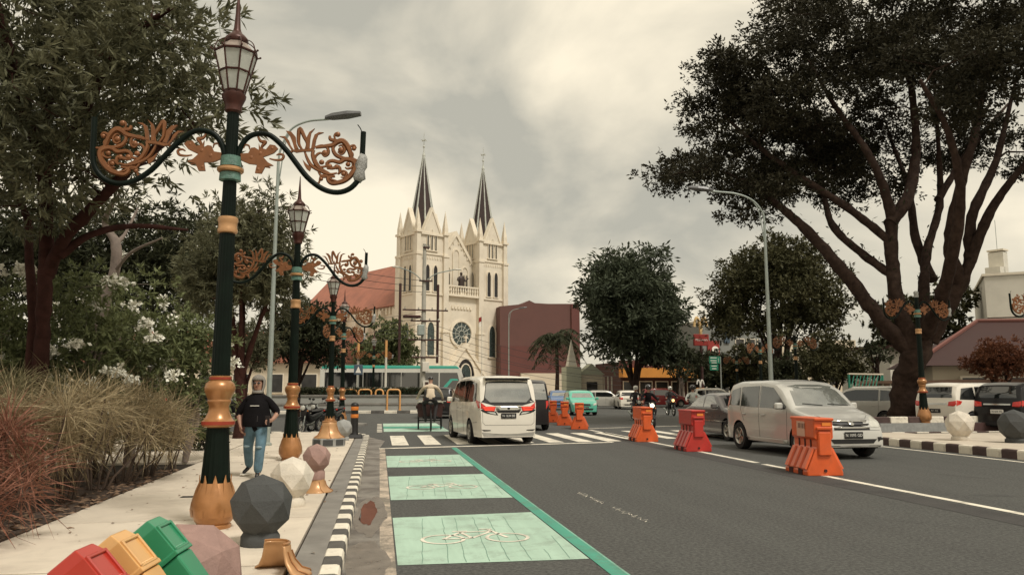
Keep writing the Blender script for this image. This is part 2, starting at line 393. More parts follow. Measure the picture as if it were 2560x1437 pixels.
# gutter with puddles
GUT = mat('gutter_concrete', (.21, .19, .165), .55, var=.25, scale=3, bump=.5, bscale=50, dirt=.75, dirtc=(.075, .06, .05), dscale=1.4, world=True, dthr=(.44, .6))
gutter = sheet('gutter', [(-.27, 2), (.04, 2), (.045, 21), (.2, 24), (-.29, 26)], .0035, GUT, None); tag(gutter, kind='structure')
WATER = mat('puddle_water', (.022, .015, .012), .03, var=.2, scale=2, rv=0, spec=.9, ior=1.5)
MUD = mat('wet_mud', (.16, .135, .112), .3, var=.3, scale=6, bump=.5, bscale=25, dirt=.6, dirtc=(.11, .085, .065), dscale=4)
def blob(cx, cy, rx, ry, n=26, jit=.16):
    out = []
    ph = [rnd.uniform(0, 6.28) for _ in range(3)]
    for i in range(n):
        t = 2 * PI * i / n; k = 1 + jit * (math.sin(2 * t + ph[0]) * .5 + math.sin(5 * t + ph[1]) * .5 + math.sin(9 * t + ph[2]) * .35)
        out.append((max(-.262, min(.17, cx + rx * k * math.cos(t))), cy + ry * k * math.sin(t)))
    return out
pud = thing('puddle', 'muddy brown puddle lying in the gutter beside the striped kerb', 'puddle', (0, 0, 0)); tag(pud, kind='structure')
del pud['category']
sheet('mud_edge', blob(-.07, 10.0, .19, 1.5), .0052, MUD, pud); sheet('mud_edge', blob(-.08, 7.3, .2, .9), .0054, MUD, pud)
sheet('water', blob(-.10, 10.1, .10, .95), .0072, WATER, pud)
# ---------------------------------------------------------------- left pavement with separate slabs
SLAB = mat('pavement_slab', (.60, .525, .425), .85, var=.07, scale=2.2, bump=.25, bscale=70, dirt=.5, dirtc=(.38, .32, .255), dscale=1.9, orand=.10, world=True, dthr=(.48, .7))
JOINT = mat('joint_sand', (.035, .028, .022), .95, spec=.1)
BAND = mat('kerb_band_concrete', (.215, .20, .178), .85, var=.2, scale=3, bump=.4, bscale=60, dirt=.4, dirtc=(.12, .10, .085), world=True)
SZ = .12
pave = MB().slab([(-14, -2), (-.66, -2), (-.66, 25.2), (-1.3, 26.7), (-2.6, 27.3), (-14, 27.3)], -.05, SZ - .046).build('pavement', JOINT); tag(pave, kind='structure')
def slab_obj(x0, x1, y0, y1, parent, z=SZ, m=SLAB, th=.05, g=.026):
    b = MB().box((0, 0, 0), (x1 - x0 - 2 * g, y1 - y0 - 2 * g, th), ch=.006)
    return b.build('paving_slab', m, parent, loc=((x0 + x1) / 2, (y0 + y1) / 2, z - th / 2 + rnd.uniform(-.0015, .0015)))
ys = [-.5 + 2.4 * i for i in range(12)]
for i in range(11):
    y0, y1 = ys[i], ys[i + 1]
    if y0 < 24.5: slab_obj(-3.42, -.66, y0, min(y1, 25.2), pave)
    if y0 > 14:
        for k in range(4): slab_obj(-3.42 - 2.6 * (k + 1), -3.42 - 2.6 * k, y0, min(y1, 27.2), pave)
MB().slab([(-3.41, 25.21), (-.68, 25.21), (-1.3, 26.62), (-2.6, 27.2), (-3.41, 27.25)], SZ - .05, SZ).build('paving_slab', SLAB, pave)
MB().slab(rect(-.655, -.425, -2, 25.2), -.02, SZ - .004).build('pavement_edge_band', BAND, pave)
MB().slab(rect(-2.52, -2.18, 10.95, 11.1), SZ + .001, SZ + .003).build('drain_slot', mat('slot_dark', (.03, .025, .02), .9), pave)
# planting bed
SOIL = mat('bed_soil', (.065, .042, .03), .95, var=.45, scale=8, bump=.9, bscale=30, dirt=.5, dirtc=(.16, .11, .075), dscale=9, world=True)
bed = MB().slab([(-9.5, 2), (-3.44, 2), (-3.40, 8.5), (-3.43, 14.3), (-9.5, 14.3)], SZ - .04, SZ + .012).build('planting_bed', SOIL); tag(bed, kind='structure')
lit = MB()
for i in range(900):
    x = -3.35 - abs(rnd.gauss(0, .55)); y = rnd.uniform(4, 14.6); s = rnd.uniform(.012, .045); a = rnd.uniform(0, 6.28)
    lit.add([(x + s * 1.6 * math.cos(a), y + s * 1.6 * math.sin(a), SZ + .018), (x - s * .5 * math.sin(a), y + s * .5 * math.cos(a), SZ + .018 + s * .5), (x - s * 1.6 * math.cos(a), y - s * 1.6 * math.sin(a), SZ + .02), (x + s * .5 * math.sin(a), y - s * .5 * math.cos(a), SZ + .016)], [(0, 1, 2, 3)])
for i in range(170):
    x = rnd.uniform(-3.4, -.5); y = rnd.uniform(4.5, 22); s = rnd.uniform(.008, .026); a = rnd.uniform(0, 6.28)
    lit.add([(x + s * 1.6 * math.cos(a), y + s * 1.6 * math.sin(a), SZ + .006), (x - s * .6 * math.sin(a), y + s * .6 * math.cos(a), SZ + .006 + s * .4), (x - s * 1.6 * math.cos(a), y - s * 1.6 * math.sin(a), SZ + .007), (x + s * .6 * math.sin(a), y - s * .6 * math.cos(a), SZ + .005)], [(0, 1, 2, 3)])
o = lit.build('leaf_litter', mat('dry_leaf', (.19, .12, .075), .8, var=.6, scale=30, world=True), None, fix=False); tag(o, 'dry brown leaf litter scattered along the planting bed edge', 'leaf litter', kind='stuff')
# ---------------------------------------------------------------- kerbs of painted blocks
KW = mat('kerb_white', (.74, .68, .565), .75, var=.08, scale=6, bump=.3, bscale=45, dirt=.55, dirtc=(.27, .23, .18), dscale=5, orand=.14, dthr=(.5, .68))
KD = mat('kerb_dark', (.085, .078, .070), .75, var=.25, scale=6, bump=.3, bscale=45, dirt=.45, dirtc=(.24, .21, .18), dscale=5, orand=.2)
KR = mat('kerb_dark_red', (.075, .045, .04), .75, var=.25, scale=6, bump=.3, bscale=45, orand=.2)
def kerb(name, path, L, w, h, z0=-.05, dark=KD, shift=0):
    """blocks alternately white and dark along a plan polyline (outer face on the path, body to its left)"""
    root = bpy.data.objects.new(name, None); col.objects.link(root); tag(root, kind='structure')
    me = {}
    for nm, mm in (('w', KW), ('d', dark)):
        b = MB(); r = .03
        poly = [(0, 0), (0, h - r - .01), (-r * .4, h - .008), (-r * 1.2, h), (-w + .01, h), (-w, h - .01), (-w, 0)]
        n = len(poly); ll = L * .49
        vs = [(p[0], -ll, p[1]) for p in poly] + [(p[0], ll, p[1]) for p in poly]
        b.add(vs, [tuple(range(n)), tuple(range(2 * n - 1, n - 1, -1))] + [((i + 1) % n, i, n + i, n + (i + 1) % n) for i in range(n)])
        me[nm] = b.mesh('kerb_block'); me[nm].materials.append(mm)
        bm = bmesh.new(); bm.from_mesh(me[nm]); bmesh.ops.recalc_face_normals(bm, faces=bm.faces); bm.to_mesh(me[nm]); bm.free()
    k = shift
    P = [Vector((p[0], p[1], 0)) for p in path]; carry = 0.0
    for i in range(len(P) - 1):
        d = P[i + 1] - P[i]; n = max(1, round(d.length / L)); 
        for j in range(n):
            c = P[i] + d * ((j + .5) / n)
            o = bpy.data.objects.new('kerb_block', me['w' if k % 2 == 0 else 'd']); col.objects.link(o); o.parent = root
            o.location = (c.x, c.y, z0 + rnd.uniform(-.003, .003)); o.rotation_euler.z = math.atan2(d.y, d.x) - PI / 2 + rnd.uniform(-.012, .012); o.scale.y = d.length / n / L; k += 1
    return root
arcp = [(-.27, 25.0)] + [(-2.87 + 2.6 * math.cos(t), 25.0 + 2.6 * math.sin(t)) for t in (R(22), R(45), R(67), R(90))] + [(-16, 27.6)]
kerb('kerb', [(-.27, 3.0)] + arcp, .33, .155, SZ + .055)
# right-hand pavement
RZ = .2
PAVR = mat('pavement_right', (.50, .435, .35), .85, var=.1, scale=2.0, bump=.3, bscale=60, dirt=.35, dirtc=(.3, .25, .2), dscale=1.2, world=True, orand=.08)
rp = MB().slab([(13.96, -6), (22.5, -6), (22.5, 21.5), (21, 22.4), (15.4, 22.4), (14.4, 21.9), (13.96, 20.8)], -.05, RZ - .03).build('pavement_right', JOINT); tag(rp, kind='structure')
for i in range(12):
    for k in range(4):
        y0 = -5.9 + 2.3 * i
        if y0 + 2.3 > 20.8 and k == 0: continue
        slab_obj(13.98 + 2.1 * k, 13.98 + 2.1 * (k + 1), y0, min(y0 + 2.3, 22.3), rp, RZ, PAVR)
MB().slab([(14.0, 19.5), (16.06, 19.5), (16.06, 22.3), (15.4, 22.3), (14.45, 21.8), (14.0, 20.8)], RZ - .05, RZ).build('paving_slab', PAVR, rp)
kerb('kerb_right', [(13.8, -4), (13.8, 20.6), (14.3, 22.0), (15.4, 22.56), (20.5, 22.56)][::-1], .44, .16, RZ + .05, dark=KR)
# far median island and its kerb
med = MB().slab([(-30, 52.4), (5.5, 52.4), (6.2, 53.2), (5.5, 54.6), (-30, 54.6)], -.02, .16).build('median_island', BAND); tag(med, kind='structure')
kerb('kerb_far', [(-30, 52.2), (5.4, 52.2), (6.4, 53.2), (5.5, 54.8)], .85, .2, .24)
fp = MB().slab([(-60, 74), (14, 82), (60, 90), (120, 90), (120, 260), (-120, 260)], -.05, .1).build('far_pavement', PAVR); tag(fp, kind='structure')
# ================================================================ CHURCH
CREAM = mat('church_stucco', (.70, .63, .515), .85, var=.07, scale=.7, bump=.2, bscale=9, dirt=.35, dirtc=(.38, .30, .21), dscale=.5, dthr=(.5, .75))
CRTRIM = mat('church_trim', (.74, .66, .53), .8, var=.06, scale=1.0, dirt=.3, dirtc=(.42, .34, .25), dscale=.8)
SLATE = mat('spire_slate', (.032, .015, .013), .6, var=.25, scale=3, bump=.5, bscale=6)
LEAD = mat('spire_lead', (.44, .45, .40), .5, var=.2, scale=2)
RTILE = mat('church_roof_tile', (.33, .125, .08), .75, var=.18, scale=.6, bump=.7, bscale=5, dirt=.4, dirtc=(.17, .075, .055), dscale=.35)
DGLASS = mat('church_glass', (.022, .020, .020), .2, var=.4, scale=4); BRONZE = mat('statue_bronze', (.045, .030, .025), .5, metal=.3)
ROSEG = mat('rose_glass', (.045, .062, .058), .25, var=.5, scale=5)
ch = thing('church', 'cream twin spired church with a rose window and red tiled nave', 'church')
c0 = AD(1038, 1000, 100.0)          # near corner of the left tower
TH = R(30.5); ch.location = (c0.x, c0.y, 0); ch.rotation_euler.z = TH
# local: x along the facade, y back along the nave (front = -y)
def win(parent, x, y, z, w, h0, h1, face='F', fw=.10, m=DGLASS):
    """pointed window: proud surround, dark pane set back in it"""
    M = Matrix.Translation((x, y, z)) @ (Matrix.Identity(4) if face == 'F' else Matrix.Rotation(-PI / 2, 4, 'Z'))
    o = MB(); outer, inner = arch(w + 2 * fw, h0 + fw * .4, h1 + fw * 1.4), arch(w, h0, h1); n = len(outer)
    vs = []
    for pl, yy in ((outer, .02), (outer, -.13), (inner, -.13), (inner, .02)): vs += [(p[0], yy, p[1]) for p in pl]
    fs = [(r * n + i, r * n + (i + 1) % n, (r + 1) * n + (i + 1) % n, (r + 1) * n + i) for r in range(3) for i in range(n)]
    win_o = o.add(vs, fs, M).build('window', CRTRIM, parent)
    MB().prism(inner, -.035, .015, M).build('pane', m, win_o)
    MB().box((0, -.10, -.06), (w + .4, .22, .12), M=M).build('sill', CRTRIM, win_o)
    return win_o
TW = 4.35; CW = 5.9
towers = [(0.0, 0.0), (TW + CW, 0.0)]
for tx, ty in towers:
    tw = MB()
    tw.box((tx + TW / 2, TW / 2, 11.0), (TW, TW, 22.0))
    tow = tw.build('tower', CREAM, ch)
    for bx, by in ((0, 0), (TW, 0), (0, TW), (TW, TW)):      # stepped corner buttresses
        b = MB(); b.box((tx + bx, by, 4.5), (1.0, 1.0, 9.0)); b.box((tx + bx, by, 14.0), (.8, .8, 10.0)); b.box((tx + bx, by, 20.5), (.62, .62, 3.0))
        b.build('buttress', CREAM, tow)
        q = MB(); q.box((tx + bx, by, 22.1), (.95, .95, .28)); q.lathe([(.42, 22.25), (.40, 23.0), (.0, 25.4)], 4, rot=PI / 4, M=Matrix.Translation((tx + bx, by, 0))); q.build('pinnacle', CRTRIM, tow)
        s = MB(); s.box((tx + bx, by - .02, 9.1), (1.15, 1.15, .25)); s.box((tx + bx, by - .02, 19.15), (.95, .95, .3)); s.build('buttress_cap', CRTRIM, tow)
    for z, d, h in ((.5, .16, 1.0), (14.0, .14, .22), (19.3, .12, .22), (21.9, .22, .3)):
        MB().box((tx + TW / 2, TW / 2, z), (TW + 2 * d, TW + 2 * d, h)).build('string_course', CRTRIM, tow)
    for k in range(8):
        for fx, fy, sx, sy in ((tx + .75 + k * .41, -.03, .16, .12), (tx - .03, .75 + k * .41, .12, .16)): MB().box((fx, fy, 18.75), (sx, sy, .3)).build('corbel', CRTRIM, tow)
    for face in 'FL':
        def pos(a, z): return (tx + a, -.0, z) if face == 'F' else (tx - .0, TW - a, z)
        for a in (1.55, 2.8): win(tow, *pos(a, 14.35), .62, 2.75, 3.45, face)
        for a, hh in ((1.55, 2.15), (2.175, 2.75), (2.8, 2.15)): win(tow, *pos(a, 19.75), .24, hh - .35, hh, face, .07)
        win(tow, *pos(2.175, 6.0), 1.1, 3.2, 4.3, face, .14, ROSEG)
        # steep gable over each side
        M = Matrix.Translation((tx + TW / 2, -.02, 0)) if face == 'F' else Matrix.Translation((tx - .02, TW / 2, 0)) @ Matrix.Rotation(-PI / 2, 4, 'Z')
        MB().prism([(-1.45, 22.0), (1.45, 22.0), (0, 25.3)], -.06, .5, M).build('gable', CREAM, tow)
        MB().prism([(-1.62, 21.9), (-1.35, 21.9), (0, 25.0), (1.35, 21.9), (1.62, 21.9), (0, 25.6)], -.16, .55, M).build('gable_coping', CRTRIM, tow)
    for M in (Matrix.Translation((tx + TW / 2, TW + .02, 0)) @ Matrix.Rotation(PI, 4, 'Z'), Matrix.Translation((tx + TW + .02, TW / 2, 0)) @ Matrix.Rotation(PI / 2, 4, 'Z')):
        MB().prism([(-1.5, 22.0), (1.5, 22.0), (0, 25.4)], -.06, .5, M).build('gable', CREAM, tow)
    T = Matrix.Translation((tx + TW / 2, TW / 2, 0))
    sp = MB().lathe([(2.0, 21.9), (1.72, 23.2), (.12, 33.0), (.05, 33.4)], 8, rot=PI / 8, M=T).build('spire', SLATE, tow)
    rb = MB()
    for k in range(8):
        a = PI / 8 + PI / 4 * k; rb.tube([(tx + TW / 2 + r_ * math.cos(a), TW / 2 + r_ * math.sin(a), z) for r_, z in ((1.76, 23.2), (.14, 33.0))], [.14, .06], 5)
    rb.build('spire_ridge', LEAD, sp)
    cr = MB(); cr.lathe([(.16, 32.7), (.22, 33.2), (.12, 33.6), (.05, 34.0)], 8, M=T); cr.tube([(tx + TW / 2, TW / 2, 33.8), (tx + TW / 2, TW / 2, 36.4)], [.07, .03], 6)
    cr.box((tx + TW / 2, TW / 2, 35.3), (.9, .07, .1)); cr.box((tx + TW / 2, TW / 2, 35.3), (.07, .9, .1)); cr.ball((tx + TW / 2, TW / 2, 34.4), .16, 8, 6); cr.build('spire_cross', LEAD, sp)
# centre bay
cx = TW + CW / 2
cen = MB().box((cx, 2.2, 7.0), (CW + .02, 4.0, 14.0)).build('centre_bay', CREAM, ch)
up = MB().box((cx, 2.9, 16.5), (CW + .02, 2.6, 5.0)).build('upper_wall', CREAM, ch)
MB().prism([(-CW / 2 + .02, 19.0), (CW / 2 - .02, 19.0), (0, 22.9)], 1.62, 4.0, Matrix.Translation((cx, 0, 0))).build('centre_gable', CREAM, up)
MB().prism([(-CW / 2 - .1, 18.9), (-CW / 2 + .25, 18.75), (0, 22.55), (CW / 2 - .25, 18.75), (CW / 2 + .1, 18.9), (0, 23.3)], 1.45, 4.1, Matrix.Translation((cx, 0, 0))).build('gable_coping', CRTRIM, up)
for k in range(5):
    for s in (-1, 1):
        x = cx + s * (.45 + k * .5); MB().box((x, 1.56, 21.6 - k * .68), (.16, .14, .34)).build('corbel', CRTRIM, up)
for a, z, hh in ((-1.5, 14.9, 3.4), (0, 15.4, 5.2), (1.5, 14.9, 3.4)): win(up, cx + a, 1.60, z, .95, hh - .7, hh, 'F', .12, CREAM)
for a in (-1.75, -1.25, 1.25, 1.75): win(up, cx + a, 1.50, 15.0, .26, 1.9, 2.3, 'F', .05)
bal = MB().box((cx, .15, 14.1), (CW - .5, .9, .28)).build('balcony', CRTRIM, ch); MB().box((cx, -.15, 15.32), (CW - .5, .26, .18)).build('balcony_rail', CRTRIM, bal)
for k in range(13): MB().lathe([(.13, 14.22), (.09, 14.5), (.13, 14.75), (.09, 15.0), (.13, 15.24)], 8, M=Matrix.Translation((TW + .55 + k * .4, -.15, 0))).build('baluster', CRTRIM, bal)
for k in range(7):
    x = cx - 1.5 + k * .5; MB().prism(arch(.34, .25, .5), -.0, .16, Matrix.Translation((x, .05, 12.3))).build('corbel', CRTRIM, cen)
rose = bpy.data.objects.new('rose_window', None); col.objects.link(rose); rose.parent = ch
MR = Matrix.Translation((cx, .19, 9.0)) @ Matrix.Rotation(PI / 2, 4, 'X')
MB().lathe([(1.62, -.03), (1.95, 0), (1.95, .16), (1.62, .18), (1.55, 0.02)], 32, M=MR, cap=False).build('rose_frame', CRTRIM, rose, smooth=40); MB().lathe([(1.6, .02), (1.6, .05)], 32, M=MR).build('rose_pane', ROSEG, rose)
tr = MB()
for k in range(12): a = PI / 6 * k; tr.tube([(cx + .4 * math.cos(a), .12, 9 + .4 * math.sin(a)), (cx + 1.6 * math.cos(a), .12, 9 + 1.6 * math.sin(a))], .045, 4)
for rr in (.42, 1.0): tr.tube([(cx + rr * math.cos(PI / 12 * k), .12, 9 + rr * math.sin(PI / 12 * k)) for k in range(25)], .05, 4)
tr.build('tracery', LEAD, rose)
# portal
po = MB().prism([(-3.2, 0), (3.2, 0), (3.2, 3.6), (0, 7.4), (-3.2, 3.6)], -.75, .2, Matrix.Translation((cx, 0, 0))).build('portal', CREAM, ch)
MB().prism([(-3.5, 3.5), (-3.1, 3.4), (0, 7.0), (3.1, 3.4), (3.5, 3.5), (0, 7.8)], -.95, .2, Matrix.Translation((cx, 0, 0))).build('portal_coping', CRTRIM, po)
win(po, cx, -.76, .0, 2.9, 3.4, 5.6, 'F', .32); win(po, cx, -.82, 2.9, 1.6, .9, 2.0, 'F', .1, ROSEG)
cross = MB().box((cx, -.85, 8.2), (.16, .16, 1.2)); cross.box((cx, -.85, 8.45), (.7, .14, .14)); cross.build('portal_cross', CRTRIM, po)
# statue over the balcony
st = thing('church_statue', 'dark bronze robed statue standing on the church balcony', 'statue'); st.location = ch.matrix_basis @ Vector((0, 0, 0)) if False else (Matrix.Translation(ch.location) @ Matrix.Rotation(TH, 4, 'Z')) @ Vector((cx, .35, 14.24)); st.rotation_euler.z = TH
MB().lathe([(.55, 0), (.5, .3), (.42, .42)], 8, rot=PI / 8).build('plinth', CRTRIM, st)
MB().loft([[(sx * w * math.cos(a), d * math.sin(a) - .03, z) for a in (2 * PI * k / 14 for k in range(14))] for z, w, d, sx in ((.42, .55, .42, 1), (1.0, .48, .38, 1), (1.7, .42, .34, 1), (2.2, .50, .32, 1), (2.45, .46, .28, 1), (2.62, .18, .16, 1), (2.72, .13, .13, 1), (2.85, .17, .18, 1), (3.0, .18, .2, 1), (3.12, .13, .14, 1), (3.17, .04, .05, 1))]).build('robed_figure', BRONZE, st, smooth=50)
for s, e in ((1, (.95, -.35, 2.35)), (-1, (-.75, -.5, 2.0))): MB().tube([(s * .4, 0, 2.35), (s * .62, -.15, 2.0), e], [.17, .16, .09], 8).build('arm', BRONZE, st, smooth=50)
# nave and roof
NV = 34.0
nv = MB().box((cx, TW + NV / 2 - .02, 6.6), (12.6, NV, 13.2)).build('nave', CREAM, ch)
MB().prism([(-6.9, 12.9), (6.9, 12.9), (0, 20.4)], TW - 1.2, TW + NV + .5, Matrix.Translation((cx, 0, 0))).build('nave_roof', RTILE, ch)
for k in range(9): MB().box((cx - 6.55, TW + 1.8 + k * 3.7, 6.2), (.9, .8, 12.4)).build('nave_buttress', CREAM, nv)
for k in range(8): win(nv, cx - 6.32, TW + 3.65 + k * 3.7, 4.2, 1.1, 4.6, 5.6, 'L', .12)
for k in range(36): MB().box((cx - 6.42, TW + .8 + k * .92, 12.3), (.3, .35, .9)).build('eave_corbel', CRTRIM, nv)
MB().box((cx - 9.4, TW + 17, 3.2), (6.2, 27, 6.4)).build('side_aisle', CREAM, ch); MB().prism([(-12.7, 6.3), (-6.2, 6.3), (-6.2, 8.4)], TW + 3.2, TW + 30.8, Matrix.Translation((cx, 0, 0))).build('aisle_roof', RTILE, ch)
# ================================================================ OTHER BUILDINGS
def wallm(n, c, **k): return mat(n, c, .85, var=.08, scale=.5, bump=.2, bscale=7, dirt=.35, dirtc=tuple(x * .65 for x in c), dscale=.4, **k)
BROWN = wallm('brown_clad', (.125, .058, .049)); BROWNR = wallm('red_clad', (.125, .045, .038)); GREYW = wallm('grey_panel', (.20, .205, .19)); WHITEW = wallm('white_wall', (.66, .62, .53)); CREAMW = wallm('cream_wall', (.60, .52, .40))
SHOPG = mat('shop_glass', (.03, .028, .026), .12, var=.4, scale=2); ORANGE = wallm('orange_fascia', (.58, .24, .045)); DARKW = wallm('dark_front', (.055, .022, .018)); WHITEL = mat('white_letters', (.78, .74, .66), .5); YELL = mat('arch_yellow', (.76, .52, .24), .4)
REDS = mat('sign_red', (.27, .028, .022), .4); SIGNG = mat('sign_green', (.015, .17, .10), .45); ROOFR = wallm('old_roof_tile', (.048, .021, .018)); METAL = mat('galvanised', (.34, .36, .33), .45, metal=.5, var=.12)
def bld(name, label, u, D, size, m, rz=0.0, cat='building', v=1000):
    p = AD(u, v, D); t = thing(name, label, cat, (p.x, p.y, 0), rz); MB().box((0, size[1] / 2, size[2] / 2), size).build('wall', m, t); return t
def rowwin(t, x0, n, dx, w, z, h, y=-.04, m=SHOPG, name='window', fm=None):
    for k in range(n):
        f = MB().box((x0 + k * dx, y, z), (w + .2, .14, h + .2)).build(name, fm or CRTRIM, t); MB().box((x0 + k * dx, y - .055, z), (w, .1, h)).build('pane', m, f)
t = bld('brown_building', 'plain brown clad building with a red edge right of the church', 1352, 108, (11.6, 16, 12.6), BROWN, R(6)); MB().prism([(-5.8, 12.55), (5.8, 12.55), (5.8, 13.6), (1.2, 13.45), (-.8, 13.5), (-1.6, 13.85), (-2.6, 13.3), (-5.8, 12.9)], 0.02, 15.9).build('sloping_roof', BROWN, t)
MB().box((5.1, -.12, 6.75), (1.2, .3, 13.5)).build('red_pier', BROWNR, t)
MB().box((-.9, -.03, 5.4), (9.6, .1, 4.2)).build('lower_cladding', BROWNR, t); MB().box((.5, -.35, 2.0), (7.0, .7, 3.6)).build('cream_hoarding', CREAMW, t)
# pavilion with small white spire
p = AD(1440, 1000, 86); t = thing('gate_pavilion', 'pale green gate pavilion with a slim white pyramid spire', 'pavilion', (p.x, p.y, 0), R(5))
PALEG = wallm('pale_green', (.46, .47, .36))
MB().box((-.5, 0, 2.0), (1.7, 1.7, 4.0)).build('tower_base', PALEG, t); sp_ = MB().lathe([(.72, 4.0), (.02, 7.0)], 4, rot=PI / 4, M=Matrix.Translation((-.5, 0, 0))).build('spire', WHITEW, t)
for k in range(5): MB().lathe([(.72 - k * .13, 4.1 + k * .55), (.74 - k * .13, 4.15 + k * .55)], 4, rot=PI / 4, M=Matrix.Translation((-.5, 0, 0))).build('spire_band', CRTRIM, sp_)
MB().box((1.7, .2, 1.6), (2.6, 1.2, 3.2)).build('porch_wall', CREAMW, t); MB().prism([(.2, 3.2), (3.2, 3.2), (1.7, 4.4)], -.5, .9).build('porch_gable', PALEG, t); MB().box((1.7, -.45, 1.2), (1.2, .15, 2.4)).build('door', SHOPG, t)
for k in range(3): MB().box((3.3 + k * .45, 0, 1.5), (.12, .12, 3.0)).build('gate_post', WHITEW, t)
# fast-food restaurant
t = bld('restaurant', 'low restaurant with an orange fascia and white lettering behind the trees', 1655, 96, (10.6, 9, 4.9), DARKW, R(4))
MB().box((0, -.5, 3.6), (10.9, 1.4, 1.15)).build('orange_fascia', ORANGE, t); MB().box((0, .2, 4.65), (10.7, .8, .9)).build('upper_fascia', BROWNR, t)
text_part('fascia_letters', "McDonald's", 1.25, WHITEL, t, face_m((0.6, -1.25, 4.75), 0), ext=.05)
rowwin(t, -4.2, 5, 2.1, 1.5, 1.5, 2.0); MB().box((5.5, 4, 3.4), (.3, 9, 6.8)).build('side_wall', GREYW, t)
# golden M on a pole
def big_m(parent, c, w, h, m, th=.12, rz=0.0):
    b = MB()
    for s in (-1, 1):
        pts = [(c[0] + s * w * (.5 - .5 * q), c[1], c[2] + h * math.sin(PI * min(1, .08 + q * .92)) ** .55 * .98) for q in [i / 12 for i in range(13)]]
        b.tube(pts, th, 6)
    return b.build('arched_letter', m, parent, smooth=50)
p = AD(1757, 1000, 84); t = thing('pole_sign', 'red pole sign topped by a tall yellow arched letter', 'sign', (p.x, p.y, 0), R(4))
MB().tube([(0, 0, 0), (0, 0, 6.2)], .16, 10).build('pole', DARKW, t); MB().box((0, 0, 6.85), (1.75, .3, 1.25), ch=.04).build('red_panel', REDS, t); big_m(t, (0, 0, 7.4), 1.5, 1.9, YELL, .16); text_part('sign_letters', "McDonald's", .3, WHITEL, t, face_m((0, -.16, 6.85), 0), ext=.01)
p = AD(1752, 1000, 78); t = thing('drive_sign', 'small orange board with a yellow arched letter near the pavement', 'sign', (p.x, p.y, 0), R(4))
MB().tube([(0, 0, 0), (0, 0, .9)], .06, 8).build('pole', METAL, t); MB().box((0, 0, 1.3), (.95, .12, .85), ch=.05).build('board', ORANGE, t); big_m(t, (0, 0, 1.75), .75, .75, WHITEL, .08); text_part('sign_letters', '24 JAM', .2, WHITEL, t, face_m((0, -.07, 1.3), 0), ext=.005)
# grey building with red panel
t = bld('grey_building', 'grey panelled building behind the green direction sign', 1838, 104, (9.6, 14, 10.4), GREYW, R(8))
pn = MB().box((-3.1, -.12, 6.5), (1.75, .2, 2.9)).build('red_panel', REDS, t); MB().lathe([(.55, 0), (.5, .06)], 16, M=Matrix.Translation((-2.9, -.24, 6.7)) @ Matrix.Rotation(PI / 2, 4, 'X')).build('white_disc', WHITEL, pn)
MB().box((-1.0, -.1, 9.2), (.8, .2, 3.0)).build('blue_banner', mat('banner_blue', (.05, .075, .10), .6), t); rowwin(t, 1.0, 3, 1.7, 1.2, 7.6, 1.3); MB().box((0, -.08, 3.5), (9.6, .12, .18)).build('ledge', DARKW, t); rowwin(t, -3.6, 4, 2.0, 1.2, 1.3, 2.2)
MB().box((0, 7, 10.5), (9.9, 14.3, .25)).build('parapet', WHITEW, t)
p = AD(1790, 1000, 80); t = thing('direction_sign', 'green road direction sign with white lines of text', 'sign', (p.x, p.y, 0), R(8))
MB().tube([(.7, .06, 0), (.7, .06, 4.9)], .07, 8).build('pole', METAL, t); MB().box((0, 0, 4.55), (1.3, .06, .75), ch=.02).build('upper_panel', SIGNG, t); MB().box((-.1, 0, 3.8), (1.0, .06, .6), ch=.02).build('lower_panel', SIGNG, t)
for z, x, w in ((4.78, -.15, .75), (4.5, -.15, .7), (4.28, -.1, .6), (3.95, -.1, .6), (3.68, -.1, .5)): MB().box((x, -.034, z), (w, .008, .07)).build('text_line', WHITEL, t)
MB().tube([(.42, -.035, 4.35), (.42, -.035, 4.75)], .025, 4).build('arrow', WHITEL, t)
# far cream building between the trees, and towers on the right
t = bld('far_block', 'tall pale building glimpsed through the branches of the round tree', 2030, 118, (14, 10, 9), CREAMW, R(-10)); rowwin(t, -5.5, 6, 2.2, 1.2, 6.5, 1.5); rowwin(t, -5.5, 6, 2.2, 1.2, 3, 1.5)
t = bld('white_building', 'blank white building behind the red tiled roof at the right edge', 2650, 60, (8.6, 14, 10.6), WHITEW, R(-37)); MB().box((0, 7, 10.65), (8.9, 14.2, .2)).build('parapet', CRTRIM, t); MB().box((0, -.02, 7.2), (8.6, .06, .06)).build('wall_joint', DARKW, t)
p = AD(2522, 1000, 220); t = thing('stepped_tower', 'distant pale stepped tower on the right skyline', 'tower', (p.x, p.y, 0), R(25))
for x, w, h in ((-1.8, 3.2, 36), (.4, 2.6, 40.5), (2.6, 3.0, 34.5)): MB().box((x, 0, h / 2), (w, 4, h)).build('shaft', WHITEW, t); 
MB().box((.3, -.1, 41), (3.2, 4.4, .5)).build('cap', CRTRIM, t); MB().tube([(.4, 0, 41), (.4, 0, 50)], .08, 5).build('mast', METAL, t)
for k in range(9): MB().box((-1.8, -2.02, 4 + k * 3.5), (2.2, .1, 1.2)).build('window', SHOPG, t)
